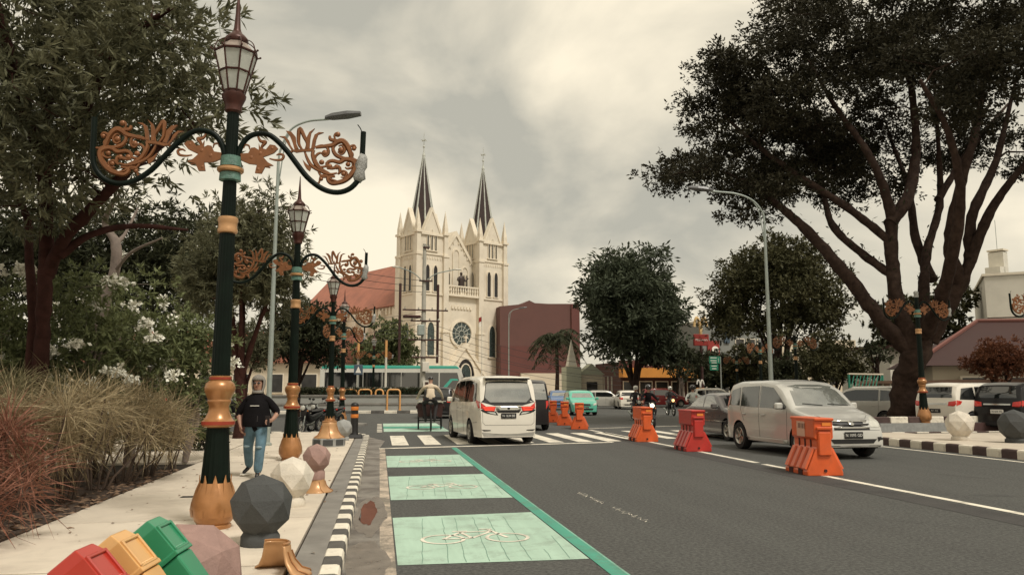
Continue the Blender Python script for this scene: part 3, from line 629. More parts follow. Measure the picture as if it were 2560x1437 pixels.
# low house with the dark red hipped roof
p = AD(2590, 1000, 44); t = thing('tiled_house', 'low cream house under a dark red hipped tile roof', 'house', (p.x, p.y, 0), R(-26))
MB().box((1.5, 4, 1.6), (13, 7, 3.2)).build('wall', CREAMW, t)
rf = MB(); rf.add([(-6.2, -.6, 2.9), (9.2, -.6, 2.9), (9.2, 8.6, 2.9), (-6.2, 8.6, 2.9), (-1.6, 4, 5.7), (5.6, 4, 5.6)], [(0, 1, 5, 4), (1, 2, 5), (2, 3, 4, 5), (3, 0, 4), (3, 2, 1, 0)]); rfo = rf.build('roof', ROOFR, t)
MB().tube([(-6.2, -.6, 2.98), (-1.6, 4, 5.75), (5.6, 4, 5.66)], .13, 6).build('ridge_tiles', mat('ridge_tile', (.17, .065, .05), .8), rfo); MB().tube([(9.2, -.6, 2.98), (5.6, 4, 5.66)], .13, 6).build('ridge_tiles', MATS['ridge_tile'], rfo)
rf2 = MB(); rf2.add([(.6, -1.4, 2.8), (5.4, -1.4, 2.8), (3, -1.4, 4.4), (.6, 3, 2.8), (5.4, 3, 2.8), (3, 3.2, 4.9)], [(0, 1, 2), (0, 2, 5, 3), (1, 4, 5, 2)]); rf2.build('porch_roof', ROOFR, t)
rowwin(t, -3, 4, 2.4, 1.2, 1.5, 1.4)
# low wall with railing right of the trunk, green fence left of it
p0, p1 = AD(2150, 1000, 46), AD(2640, 1000, 36); d = (p1 - p0); L = math.hypot(d.x, d.y); an = math.atan2(d.y, d.x)
t = thing('garden_wall', 'long low cream wall with a railing behind the parked cars', 'wall', (p0.x, p0.y, 0), an); MB().box((L / 2, 0, .75), (L, .25, 1.5)).build('wall', CREAMW, t); MB().box((L / 2, 0, 1.95), (L, .35, .16)).build('coping', wallm('coping_tile', (.33, .20, .15)), t)
MB().box((L / 2, .05, 1.62), (L, .2, .5)).build('tiled_band', MATS['coping_tile'], t)
for k in range(int(L / .5)): MB().box((k * .5 + .25, -.09, 1.66), (.07, .05, .46)).build('baluster', CREAMW, t)
p = AD(2168, 1000, 44); t = thing('green_fence', 'green lattice fence with a green awning left of the big trunk', 'fence', (p.x, p.y, 0), R(20))
GRNF = mat('fence_green', (.02, .20, .13), .5, var=.2)
for k in range(9): MB().tube([(-1.3 + k * .3, 0, 1.6), (-1.0 + k * .3, 0, 2.35)], .035, 4).build('slat', GRNF, t)
MB().box((0, 0, 2.4), (3.0, .1, .08)).build('top_rail', CREAMW, t); MB().box((0, 0, 1.55), (3.0, .1, .1)).build('bottom_rail', GRNF, t); MB().box((0, .1, 1.1), (2.9, .1, .8)).build('panel', GRNF, t)
for x in (-1.45, 1.45): MB().box((x, 0, 1.2), (.09, .09, 2.4)).build('post', GRNF, t)
p = AD(2222, 1000, 58); t = thing('white_kiosk', 'white flat roofed kiosk behind the big tree trunk', 'kiosk', (p.x, p.y, 0), R(20)); MB().box((0, 0, 2.2), (5, 4, 4.4)).build('wall', WHITEW, t); MB().box((0, -.3, 4.5), (5.6, 5, .25)).build('roof', DARKW, t); rowwin(t, -1.4, 2, 2.6, 1.4, 2.0, 1.6, y=-2.04)
# background house left, behind the garden
p = AD(560, 1000, 80); t = thing('cream_house', 'cream house with a brown roof behind the garden trees on the left', 'house', (p.x, p.y, 0), R(-4)); MB().box((0, 4, 2.2), (30, 8, 4.4)).build('wall', CREAMW, t); MB().prism([(-15.5, 4.3), (15.5, 4.3), (13, 7.4), (-13, 7.4)], -.6, 8.6).build('roof', RTILE, t); rowwin(t, -12, 8, 3.4, 1.5, 2.2, 1.8)
# ================================================================ ORNATE STREET LAMPS
GOLD = mat('gold_paint', (.38, .175, .064), .34, metal=.35, var=.14, scale=7, dirt=.25, dirtc=(.26, .10, .04), dscale=5, coat=.15)
GOLDL = mat('gold_paint_light', (.50, .275, .125), .4, metal=.3, var=.1, scale=7, coat=.1)
RUST = mat('lantern_brown', (.060, .018, .012), .4, metal=.3, var=.25, scale=9)
GOLDO = mat('gold_ornament', (.21, .083, .031), .42, metal=.3, var=.2, scale=9)
REDB = mat('lamp_red_band', (.28, .035, .015), .4, var=.15, scale=9)
POSTG = mat('post_green', (.0028, .0072, .0045), .45, var=.3, scale=5, spec=.14, dirt=.06, dirtc=(.03, .028, .02), dscale=3)
PANE = mat('lantern_glass', (.62, .64, .58), .25, var=.12, scale=9, spec=.6, trans=.35)
WRAPT = mat('teal_wrap', (.10, .20, .16), .35, var=.3, scale=14, bump=.6, bscale=30)
WRAPG = mat('grey_plastic_wrap', (.33, .33, .31), .3, var=.3, scale=14, bump=.9, bscale=22)
def zc(x, y): return (-.005 + x * .000651, 4.368 - y * .000634)
def lamp_ornament():
    """lotus, vine scroll and leaf as they hang in the +x arm; returns three builders"""
    lo, vi, le = MB(), MB(), MB()
    def poly(b, pts, t=.016): b.prism([zc(*p) for p in pts], -t, t)
    def st(b, pts, w=26, n=4, dots=(), flat=1.0):
        P = smooth_path([(zc(*p)[0], 0, zc(*p)[1]) for p in pts], n); m = len(P)
        r = [w * .00033 * (.62 + .75 * math.sin(PI * (i + .6) / m)) * 1.15 for i in range(m)]
        b.tube(P, r, 6)
    def dot(b, x, y, r): p = zc(x, y); b.ball((p[0], 0, p[1]), (r * .00062, .02, r * .00062), 10, 6)
    st(lo, [(1150, 600), (1090, 500), (1078, 360), (1095, 215), (1175, 370), (1225, 480), (1200, 590)], 44)
    for p in ([(870, 275), (960, 290), (1035, 380), (1048, 500), (1090, 585), (1020, 600), (985, 480), (940, 370)],
              [(765, 380), (860, 375), (930, 450), (962, 540), (1005, 600), (960, 596), (900, 500), (850, 410)],
              [(1340, 205), (1285, 290), (1272, 400), (1265, 570), (1215, 570), (1210, 380), (1250, 280)],
              [(1490, 270), (1400, 312), (1372, 400), (1350, 565), (1290, 575), (1310, 420), (1340, 320), (1410, 270)],
              [(955, 588), (1010, 606), (1160, 586), (1345, 560), (1330, 615), (1160, 628), (1050, 652), (980, 624)]): poly(lo, p)
    st(lo, [(940, 650), (1000, 630)], 30)
    for pts, w in (([(1185, 620), (1230, 740), (1300, 860), (1420, 940), (1600, 1005), (1730, 980)], 40), ([(1340, 590), (1318, 660), (1350, 770), (1405, 870), (1490, 940), (1600, 990)], 52),
                   ([(1360, 530), (1470, 500), (1560, 545), (1575, 640), (1520, 690), (1470, 650)], 34), ([(1360, 760), (1375, 690), (1430, 640), (1490, 640)], 30),
                   ([(1360, 545), (1500, 515), (1640, 485), (1720, 425), (1805, 400), (1885, 480), (1935, 600), (1965, 700), (2060, 745)], 62), ([(1715, 450), (1650, 540), (1695, 650), (1800, 705), (1920, 725), (2010, 745)], 46),
                   ([(1590, 320), (1608, 385), (1720, 405), (1800, 420)], 44), ([(1690, 400), (1668, 320), (1700, 265), (1760, 270)], 26), ([(1920, 560), (1940, 495), (2000, 470), (2040, 520)], 28), ([(1975, 700), (1975, 620), (1930, 570)], 30),
                   ([(1560, 890), (1570, 800), (1650, 765), (1765, 785), (1850, 730), (1960, 735), (2030, 800), (2010, 920), (1940, 1030), (1850, 1110), (1750, 1150), (1650, 1165), (1590, 1120), (1590, 1060), (1700, 1040)], 60),
                   ([(1400, 860), (1450, 885), (1540, 865), (1540, 800)], 26), ([(1860, 870), (1900, 895), (1980, 860), (1975, 780), (1900, 755)], 28), ([(1560, 905), (1650, 900), (1755, 870), (1775, 960), (1740, 1000)], 40),
                   ([(1770, 990), (1820, 935), (1890, 970), (1860, 1050), (1790, 1050)], 26), ([(1440, 1170), (1470, 1050), (1560, 1040), (1640, 1100), (1730, 1120)], 34), ([(1400, 930), (1480, 1050), (1600, 1060)], 28),
                   ([(2050, 735), (2115, 735)], 26), ([(1430, 1150), (1430, 1210)], 22), ([(1740, 500), (1800, 480), (1850, 560), (1800, 640), (1730, 600)], 30)): st(vi, pts, w)
    for d in ((1520, 632, 58), (1785, 565, 56), (1722, 287, 50), (1998, 528, 42), (1470, 800, 48), (1908, 815, 46), (1600, 868, 52), (1722, 872, 48), (1836, 992, 44), (1472, 1100, 36)): dot(vi, *d)
    poly(vi, [(1155, 770), (1230, 850), (1305, 895), (1285, 975), (1230, 935), (1190, 870)], .012)
    poly(le, [(440, 520), (470, 600), (560, 625), (620, 535), (705, 545), (755, 600), (690, 680), (600, 725), (520, 760), (600, 850), (690, 900), (560, 925), (505, 1050), (400, 1045), (425, 900), (300, 890), (170, 835), (158, 720), (280, 705), (322, 610), (380, 600), (445, 640)])
    st(le, [(620, 780), (720, 800), (820, 785), (845, 715), (780, 690), (730, 715)], 30); st(le, [(420, 400), (470, 480), (545, 490), (500, 560), (480, 620)], 40)
    st(le, [(200, 620), (220, 560), (280, 570), (300, 640)], 22); st(le, [(350, 760), (480, 780), (520, 900), (640, 940)], 30); st(le, [(300, 830), (420, 850), (470, 960)], 34)
    for d in ((660, 600, 46), (330, 780, 60), (470, 700, 60), (450, 980, 44)): dot(le, *d)
    return lo, vi, le
def mirrored(b):
    c = MB(); c.v = [(-x, y, z) for x, y, z in b.v]; c.f = [tuple(reversed(f)) for f in b.f]; return c
def make_lamp(label, wrap=True):
    t = thing('street_lamp', label, 'street lamp')
    # lotus-bud foot: smooth bulb with raised petals
    prof = [(.16, 0), (.185, .02), (.16, .045), (.19, .08), (.215, .14), (.225, .21), (.215, .28), (.19, .35), (.165, .41), (.148, .45)]
    b = MB().lathe([(.17, 0), (.175, .03)] + prof[2:], 32)
    foot = b.build('foot_bulb', GOLD, t, smooth=50)
    for k in range(9):
        a = 2 * PI * k / 9; pet = MB(); rows = []
        for i in range(7):
            s = i / 6; z = .12 + s * .41; hw = .075 * (1 - s ** 1.6) * (.6 + .7 * s if s < .5 else .95) + .002
            rr = (.222 - .085 * max(0, (z - .2) / .3) ** 1.2 if z > .2 else .205 + .017 * (z - .1) / .1) + .006
            if z > .45: rr = .150
            rows.append([(rr + .004 * (1 - abs(q)) * 2, q * hw, z) for q in (-1, 0, 1)])
        vs = []
        for r_ in rows:
            for (rr, off, z) in r_: an = a + off / max(rr, .05); vs.append((rr * math.cos(an), rr * math.sin(an), z))
        fs = []
        for i in range(6):
            for j in range(2): fs.append((i * 3 + j, i * 3 + j + 1, i * 3 + 4 + j, i * 3 + 3 + j))
        pet.add(vs, fs).build('petal', GOLD, foot, smooth=60)
    MB().lathe([(.148, .44), (.135, .6), (.118, .85), (.108, 1.02)], 40, flute=.045).build('lower_column', POSTG, t, smooth=25)
    rg = MB().lathe([(.11, 1.0), (.150, 1.01), (.163, 1.03), (.163, 1.065), (.155, 1.07), (.13, 1.10), (.105, 1.16), (.098, 1.22), (.115, 1.255), (.118, 1.27), (.112, 1.285), (.128, 1.32), (.150, 1.37), (.153, 1.41), (.140, 1.45), (.105, 1.48), (.108, 1.52), (.09, 1.53)], 32).build('vase_ring', GOLD, t, smooth=35)
    MB().lathe([(.160, 1.028), (.1655, 1.03), (.1655, 1.064), (.160, 1.066)], 32).build('red_band', REDB, rg, smooth=35)
    MB().lathe([(.106, 1.487), (.1105, 1.49), (.1105, 1.512), (.106, 1.515)], 32).build('red_band', REDB, rg, smooth=35)
    MB().lathe([(.095, 1.5), (.086, 2.3), (.078, 3.1), (.068, 3.7), (.062, 4.4)], 40, flute=.05).build('upper_column', POSTG, t, smooth=25)
    MB().lathe([(.08, 3.03), (.10, 3.04), (.104, 3.07), (.096, 3.09), (.096, 3.14), (.106, 3.17), (.1, 3.2), (.085, 3.21)], 28).build('column_ring', GOLDL, t, smooth=35)
    cl = MB().lathe([(.07, 3.69), (.125, 3.70), (.138, 3.715), (.138, 3.74), (.12, 3.75), (.07, 3.76)], 28).build('arm_collar', GOLDL, t, smooth=35)
    MB().lathe([(.075, 3.60), (.108, 3.61), (.104, 3.688)], 20, sx=1.05).build('collar_sleeve', WRAPT, cl, smooth=60)
    MB().lathe([(.104, 3.763), (.10, 3.87), (.075, 3.88)], 20, sx=1.05).build('collar_sleeve', WRAPT, cl, smooth=60)
    path = [(.05, 0, 3.72), (.075, 0, 3.92), (.115, 0, 4.03), (.18, 0, 4.11), (.27, 0, 4.148), (.37, 0, 4.145), (.46, 0, 4.09), (.58, 0, 3.97), (.68, 0, 3.84), (.80, 0, 3.69), (.93, 0, 3.585), (1.05, 0, 3.535), (1.17, 0, 3.535), (1.28, 0, 3.59), (1.36, 0, 3.70), (1.385, 0, 3.83), (1.39, 0, 4.0), (1.395, 0, 4.23)]
    lo, vi, le = lamp_ornament()
    for sgn in (1, -1):
        P = smooth_path([(p[0] * sgn, 0, p[2]) for p in path], 3)
        a = MB().tube(P, .03, 10).build('arm', POSTG, t, smooth=50)
        MB().tube([(1.39 * sgn, 0, 4.2), (1.36 * sgn, 0, 4.27), (1.33 * sgn, 0, 4.31)], .006, 5).build('wire_hook', POSTG, a)
        for b, nm in ((lo, 'lotus_ornament'), (vi, 'vine_ornament'), (le, 'leaf_ornament')): (b if sgn > 0 else mirrored(b)).build(nm, GOLDO, a, smooth=50)
        if wrap and sgn > 0:
            w = MB(); r = random.Random(3); rings = []
            for i, (x, z, q) in enumerate(((1.345, 3.66, .035), (1.36, 3.70, .062), (1.372, 3.78, .05), (1.385, 3.85, .068), (1.392, 3.92, .06), (1.393, 3.965, .034))):
                rings.append([(x + q * (1 + r.uniform(-.22, .22)) * math.cos(2 * PI * j / 12), q * (1 + r.uniform(-.22, .22)) * math.sin(2 * PI * j / 12), z + r.uniform(-.015, .015)) for j in range(12)])
            w.loft(rings).build('plastic_wrap', WRAPG, a, smooth=70)
    # lantern: eight sided tapering cage
    lan = MB().lathe([(.062, 4.36), (.09, 4.38), (.088, 4.43), (.095, 4.46), (.125, 4.53), (.128, 4.56), (.11, 4.57), (.11, 4.60)], 24).build('lantern', RUST, t, smooth=35)
    def oc(r, z, k, off=0): an = 2 * PI * (k + off) / 8 + PI / 8; return Vector((r * math.cos(an), r * math.sin(an), z))
    fr = MB()
    for k in range(8):
        fr.tube([oc(.112, 4.59, k), oc(.165, 4.80, k), oc(.222, 5.03, k)], .0095, 5)
        for r, z, q in ((.112, 4.60, .011), (.168, 4.815, .012), (.226, 5.035, .014)): fr.tube([oc(r, z, k), oc(r, z, k + 1)], q, 5)
        fr.tube([oc(.222, 5.03, k), oc(.258, 5.045, k)], .008, 5)
        fr.tube(bez(oc(.226, 5.04, k), oc(.23, 5.12, k), oc(.19, 5.17, k), oc(.12, 5.19, k), 6), .006, 4)
        fr.ball(oc(.262, 5.05, k), .013, 6, 4)
    fr.build('lantern_frame', RUST, lan, smooth=40)
    for k in range(8):
        for r0, z0, r1, z1 in ((.112, 4.612, .163, 4.80), (.168, 4.828, .219, 5.02)):
            MB().add([oc(r0, z0, k), oc(r0, z0, k + 1), oc(r1, z1, k + 1), oc(r1, z1, k)], [(0, 1, 2, 3)]).build('glass_pane', PANE, lan)
    MB().lathe([(.21, 5.045), (.175, 5.09), (.13, 5.14), (.10, 5.165)], 8, rot=PI / 8, cap=False).build('lantern_roof', mat('roof_glass', (.30, .24, .20), .3, var=.3, scale=8, trans=.2), lan)
    MB().lathe([(.10, 5.15), (.115, 5.16), (.125, 5.19), (.12, 5.21), (.085, 5.25), (.06, 5.27), (.05, 5.29)], 24).build('lantern_cap', RUST, lan, smooth=35)
    MB().lathe([(.05, 5.28), (.037, 5.33), (.022, 5.55), (.008, 5.78), (.002, 5.80)], 12).build('finial_spike', RUST, lan, smooth=40)
    MB().lathe([(.03, 4.6), (.045, 4.66), (.06, 4.74), (.05, 4.82), (.02, 4.86)], 12).build('bulb', mat('lamp_bulb', (.5, .5, .47), .3), lan, smooth=60)
    return t
GRP = 'ornate green and gold street lamps'
lamp = make_lamp('tallest and nearest green and gold ornate street lamp, beside the dark faceted ball'); lamp['group'] = GRP
p = G(533, 1318, SZ); lamp.location = (p.x, p.y, SZ)
p = G(725, 1150, SZ); dup(lamp, (p.x, p.y, SZ), R(2), 'second ornate street lamp along the left pavement, just behind the walking woman', GRP)
p = AD(826, 1000, 26.5); dup(lamp, (p.x, p.y, SZ), R(-2), 'third ornate street lamp on the left, by the parked motorcycles', GRP)
p = AD(855, 1000, 34.0); dup(lamp, (p.x, p.y, 0.08), R(52), 'ornate street lamp with arms turned aslant, behind the third lamp', GRP)
isl = MB().slab([(p.x + 1.1 * math.cos(t * PI / 6), p.y + 1.1 * math.sin(t * PI / 6)) for t in range(12)], -.02, .08).build('traffic_island', BAND); tag(isl, kind='structure')
p = AD(932, 1000, 58.0); dup(lamp, (p.x, p.y, .16), R(0), 'small far ornate lamp in front of the teal bus', GRP)
def no_lantern(o):
    """the right-hand lamps still wait for their lanterns: post top wrapped in plastic"""
    for ch in list(o.children):
        if ch.name.startswith('lantern'):
            for g in list(ch.children): bpy.data.objects.remove(g)
            bpy.data.objects.remove(ch)
    MB().lathe([(.075, 4.30), (.085, 4.34), (.07, 4.42), (.09, 4.47), (.05, 4.52), (.02, 4.53)], 10).build('plastic_wrap', WRAPG, o, smooth=60); return o
for u, D, z, rz, lab in ((2308, 27.0, .40, 6, 'ornate lamp post without lantern in front of the huge spreading tree trunk'), (1994, 40.0, 0, 8, 'ornate lamp post without lantern under the round dense tree, right of the light pole'), (1905, 46.0, 0, 30, 'ornate lamp post without lantern just left of the grey light pole'), (1845, 64.0, 0, 14, 'farthest ornate lamp post, in front of the grey building and green sign'), (2640, 24.0, RZ, 4, 'ornate lamp post at the right edge with only one arm in the picture')):
    p = AD(u, 1000, D); no_lantern(dup(lamp, (p.x, p.y, z), R(rz), lab, GRP))

# ---------------------------------------------------------------- faceted stone ball bollards
def stone(name, c, dirtc): return mat(name, c, .8, var=.16, scale=7, bump=.45, bscale=38, dirt=.4, dirtc=dirtc, dscale=3.2)
ST_D = stone('stone_dark', (.058, .060, .059), (.036, .026, .023)); ST_W = stone('stone_white', (.62, .56, .47), (.48, .42, .34)); ST_P = stone('stone_pink', (.32, .20, .17), (.25, .15, .13)); ST_G = stone('stone_grey', (.30, .30, .285), (.22, .21, .2))
def facet_ball(label, m, loc, d=.53, rz=0.0, tilt=None, footm=None):
    t = thing('ball_bollard', label, 'bollard', loc, rz, 'faceted stone ball bollards'); r = d / 2; n = 6
    rows = [(-.86, .50, 0), (-.42, .92, .5), (.22, 1.0, 0), (.74, .68, .5)]
    b = MB(); rings = []
    zc0 = .10 + r * .86
    for z, q, off in rows: rings.append([(q * r * math.cos(2 * PI * (j + off) / n), q * r * math.sin(2 * PI * (j + off) / n), zc0 + z * r) for j in range(n)])
    vs = [p for rr in rings for p in rr]; fs = [tuple(range(n - 1, -1, -1))]
    for i in range(len(rows) - 1):
        o = rows[i + 1][2] - rows[i][2]
        for j in range(n):
            q = (j + 1) % n; a, a2, c, c2 = i * n + j, i * n + q, (i + 1) * n + j, (i + 1) * n + q
            if o > 0: fs += [(a, a2, c), (c, a2, c2)]
            else: fs += [(a, a2, c2), (c, a, c2)]
    vs.append((0, 0, zc0 + r)); L = len(vs) - 1; tp = (len(rows) - 1) * n
    fs += [(tp + j, tp + (j + 1) % n, L) for j in range(n)]
    b.add(vs, fs); ball = b.build('stone_ball', m, t, bevel=.006)
    ft = MB().lathe([(.60 * r, -.02), (.62 * r, .0), (.62 * r, .075), (.56 * r, .10), (.50 * r, .125)], 16).build('foot', footm or m, t, smooth=35)
    if tilt:
        t.rotation_euler = tilt
    return t
def gp(u, v, z=SZ): p = G(u, v, z); return (p.x, p.y, z)
facet_ball('dark grey faceted stone ball bollard beside the nearest lamp', ST_D, gp(650, 1360), .56, .35)
facet_ball('white faceted stone ball bollard between the dark one and the pink one', ST_W, gp(728, 1264), .52, .1)
facet_ball('small pink faceted stone ball raised on a gold flared cover', ST_P, gp(789, 1228, SZ)[:2] + (SZ + .185,), .39, .25)
facet_ball('pale grey faceted ball bollard far along the kerb beside the black and orange bollard', ST_G, gp(858, 1100), .52, .5)
# the toppled pink one with its square concrete foot
t = facet_ball('large pinkish stone ball lying tipped over behind the waste bins', ST_P, (0, 0, 0), .56, 0, None, ST_P)
pp = AD(528, 1428, 4.75); t.location = (pp.x - .28, pp.y - .05, SZ + .20); t.rotation_euler = (R(18), R(58), R(-20))
MB().box((0, 0, -.06), (.26, .26, .13), ch=.012).build('concrete_foot', ST_G, t)
facet_ball('white faceted stone ball bollard on the right pavement near the white parked car', ST_W, gp(2402, 1100, RZ), .72, .2)
facet_ball('grey faceted stone ball bollard at the right edge of the picture', ST_D, gp(2540, 1106, RZ), .78, .6)
# ---------------------------------------------------------------- gold flared skirts set down on the pavement
def skirt(label, loc, rz, h, arc, sc_=1.0):
    b = MB(); rows = [(.12, h), (.135, h * .93), (.14, h * .75), (.165, h * .45), (.215, h * .18), (.275, .015), (.285, .0)]
    vs = []; n = 20
    for k, (r, z) in enumerate(rows):
        for j in range(n + 1):
            a = arc * (j / n - .5); wv = 1 + .035 * math.cos(a * 9) * (k / 6)
            vs.append((r * wv * math.cos(a), r * wv * math.sin(a), z + (.012 * (math.cos(a * 9) - 1) * 0 if k == 6 else 0)))
    fs = [(i * (n + 1) + j, i * (n + 1) + j + 1, (i + 1) * (n + 1) + j + 1, (i + 1) * (n + 1) + j) for i in range(6) for j in range(n)]
    t = thing('gold_skirt', label, 'base cover', loc, rz, 'gold flared base covers'); b.add(vs, fs)
    o = b.build('flared_shell', GOLDL, t, smooth=50); so = o.modifiers.new('solid', 'SOLIDIFY'); so.thickness = .014
    rim = MB(); rim.tube([(.124 * math.cos(arc * (j / n - .5)), .124 * math.sin(arc * (j / n - .5)), h) for j in range(n + 1)], .011, 6); rim.build('top_rim', GOLD, t, smooth=50)
    for k in range(5):
        a = arc * ((k + .5) / 5 - .5)
        MB().tube([((r + .004) * math.cos(a + q * .05), (r + .004) * math.sin(a + q * .05), z + .004) for q, (r, z) in enumerate(rows[2:])], .006, 5).build('petal_vein', GOLD, t, smooth=50)
    t.scale = (sc_,) * 3; return t
skirt('open gold flared half shell standing on the pavement in front of the dark ball', gp(676, 1436), R(38), .22, R(165), 1.05)
skirt('gold flared cover carrying the small pink ball', gp(791, 1228), R(-70), .25, R(359.9), .78)
p8 = gp(822, 1114)
t = skirt('gold flared cover on an eight sided concrete plinth below the third lamp', (p8[0], p8[1], SZ + .20), R(-90), .30, R(359.9), 1.35)
pl = thing('concrete_plinth', 'eight sided grey concrete plinth carrying a gold flared cover', 'plinth', p8)
MB().lathe([(.42, 0), (.42, .19), (.40, .20)], 8, rot=PI / 8).build('plinth_block', ST_G, pl)
for k in range(8):
    a = PI / 4 * k; MB().box((.393 * math.cos(a), .393 * math.sin(a), .1), (.008, .24, .14), rz=a).build('side_panel', ST_D, pl)
# ---------------------------------------------------------------- black and orange post bollard
t = thing('post_bollard', 'black bollard with orange bands on a square base at the corner', 'bollard', gp(885, 1094))
BLK = mat('black_rubber', (.012, .011, .011), .5, var=.3); ORB = mat('orange_band', (.62, .19, .03), .4, var=.1)
MB().box((0, 0, .05), (.5, .5, .10), ch=.02, taper=.9).build('base_plate', BLK, t)
MB().lathe([(.13, .1), (.12, .14), (.11, .2), (.105, .9), (.115, .93), (.115, .96), (.09, 1.0), (.03, 1.03)], 20).build('post', BLK, t, smooth=40)
for z in (.58, .80): MB().lathe([(.112, z), (.114, z + .005), (.114, z + .10), (.112, z + .105)], 20).build('orange_band', ORB, t, smooth=40)
# ---------------------------------------------------------------- water-filled road barriers
BAR_O = mat('barrier_orange', (.66, .105, .022), .42, var=.14, scale=3, dirt=.4, dirtc=(.40, .10, .04), dscale=3, coat=.1)
BAR_R = mat('barrier_red', (.47, .030, .022), .42, var=.14, scale=3, dirt=.4, dirtc=(.30, .05, .03), dscale=3, coat=.1)
BAR_D = mat('barrier_hollow', (.05, .010, .008), .8)
REFL = mat('reflector_amber', (.75, .24, .04), .25, var=.05); PLW = mat('barrier_plate', (.66, .36, .25), .4, var=.06)
def make_barrier(label, m, loc, rz, plate=False):
    t = thing('road_barrier', label, 'barrier', loc, rz, 'plastic road barriers along the centre line')
    # profile (x,z), length along y; head is longer than the waist
    prof = [(-.33, .0), (-.33, .07), (-.16, .44), (-.13, .50), (-.13, .62), (-.175, .66), (-.175, .96), (-.15, 1.0), (.15, 1.0), (.175, .96), (.175, .66), (.13, .62), (.13, .50), (.16, .44), (.33, .07), (.33, .0)]
    n = len(prof); L = .48; rings = []
    for y, k in ((-L, .96), (-L + .02, 1.0), (L - .02, 1.0), (L, .96)): rings.append([(px * k, y, pz if pz < .5 else .5 + (pz - .5) * k) for px, pz in prof])
    MB().loft(rings).build('shell', m, t, bevel=.014)
    MB().box((0, 0, .985), (.36, 1.04, .05), ch=.012).build('top_lip', m, t)
    for sx in (-1, 1):
        for k in range(4):   # raised ribs down the slope
            y = -.36 + k * .24
            b = MB(); A = Vector((sx * .155, y, .47)); B = Vector((sx * .325, y, .11)); nn = Vector((sx * .9, 0, .42)).normalized() * .035
            for dy in (0,): b.add([A + Vector((0, -.07, 0)), A + Vector((0, .07, 0)), B + Vector((0, .085, 0)), B + Vector((0, -.085, 0)), A + nn + Vector((0, -.055, 0)), A + nn + Vector((0, .055, 0)), B + nn + Vector((0, .07, 0)), B + nn + Vector((0, -.07, 0))], [(0, 1, 2, 3), (4, 7, 6, 5), (0, 4, 5, 1), (1, 5, 6, 2), (2, 6, 7, 3), (3, 7, 4, 0)])
            b.build('rib', m, t)
        for k in range(3): MB().box((sx * .133, -.24 + k * .24, .55), (.012, .05, .16)).build('slot', BAR_D, t)
        for k in range(2): MB().box((sx * .332, -.2 + k * .4, .05), (.012, .17, .10)).build('forklift_hole', BAR_D, t)
    MB().box((0, -L - .02, .56), (.24, .05, .42), ch=.02).build('end_coupling', m, t)
    MB().box((0, -L - .035, .83), (.29, .05, .05), ch=.01).build('end_flange', m, t)
    MB().box((0.05, -L - .008, .90), (.16, .02, .06)).build('reflector', REFL, t)
    MB().lathe([(.028, 0), (.028, .02)], 12, M=Matrix.Translation((0, -L - .001, .09)) @ Matrix.Rotation(PI / 2, 4, 'X')).build('drain_plug', BAR_D, t)
    if plate:
        pl = MB().box((-.181, .05, .80), (.008, .34, .27)).build('warning_plate', PLW, t)
        for k in range(5):
            b = MB(); y = .16 - k * .062; b.add([(-.1865, y, .81), (-.1865, y - .028, .81), (-.1865, y - .012 - .028, .90), (-.1865, y - .012, .90)], [(0, 1, 2, 3)]); b.build('slanted_stripe', BAR_D, pl)
    return t
def bp(u, v): p = G(u, v, 0); return (p.x, p.y, 0)
make_barrier('orange road barrier nearest the camera, with a striped warning plate', BAR_O, (7.86, 13.45, 0), R(-6), True)
make_barrier('red road barrier with a missing corner, second from the camera', BAR_R, (7.82, 19.0, 0), R(-3))
make_barrier('orange road barrier third from the camera, in front of the motorcycle', BAR_O, (7.80, 22.7, 0), R(-4))
make_barrier('orange barrier next to the crossing stripes, first of the far three', BAR_O, (7.78, 30.2, 0), R(-14))
make_barrier('orange barrier in the middle of the far three', BAR_O, (8.0, 33.6, 0), R(-13))
make_barrier('farthest orange barrier, beside the black van', BAR_O, (8.22, 36.9, 0), R(-12))
# ---------------------------------------------------------------- three tipping waste bins
def plastic(n, c): return mat(n, c, .33, var=.08, scale=4, dirt=.2, dirtc=tuple(x * .6 for x in c), dscale=4, coat=.25)
BS = mat('bin_stand_metal', (.08, .08, .08), .45, metal=.6)
TILT = Matrix.Rotation(R(-41), 4, 'Y') @ Matrix.Scale(.71, 4)
def make_bin(label, m, m2, face):
    """face = world point at the upper end of the flap face"""
    t = thing('waste_bin', label, 'bin', (0, 0, 0), -YAW * .6, 'row of three waste bins')
    W, T = .285, .26    # row width, thickness
    # hood: chamfered box, local z up the bin, x the flap face normal
    hood = MB(); sec = lambda s, z, tx=1.0: [(-T / 2 * s, -W / 2 * s, z), (T / 2 * s * tx, -W / 2 * s, z), (T / 2 * s * tx, W / 2 * s, z), (-T / 2 * s, W / 2 * s, z)]
    hood.loft([sec(1.05, .0), sec(1.05, .03), sec(.97, .035), sec(.95, .24), sec(.78, .31), sec(.7, .315)], M=TILT).build('lid', m, t, bevel=.01)
    fx = T / 2 * .965
    fr = MB()
    for y, z, sy, sz in ((-.115, .13, .022, .20), (.115, .13, .022, .20), (0, .037, .252, .022), (0, .232, .252, .022)): fr.box((fx + .004, y, z), (.022, sy, sz), ch=.005, M=TILT)
    fr.build('flap_frame', m, t)
    fl = MB(); fl.add([(fx + .003, -.1, .05), (fx + .003, .1, .05), (fx - .075, .1, .215), (fx - .075, -.1, .215)], [(0, 1, 2, 3)], TILT).build('flap', m2, t)
    MB().loft([sec(.72, -.55), sec(.93, -.02), sec(.93, 0)], M=TILT).build('body', m, t, bevel=.012)
    off = Matrix.Rotation(-YAW * .6, 4, 'Z') @ TILT @ Vector((fx, 0, .22)); t.location = Vector(face) - off
    return t
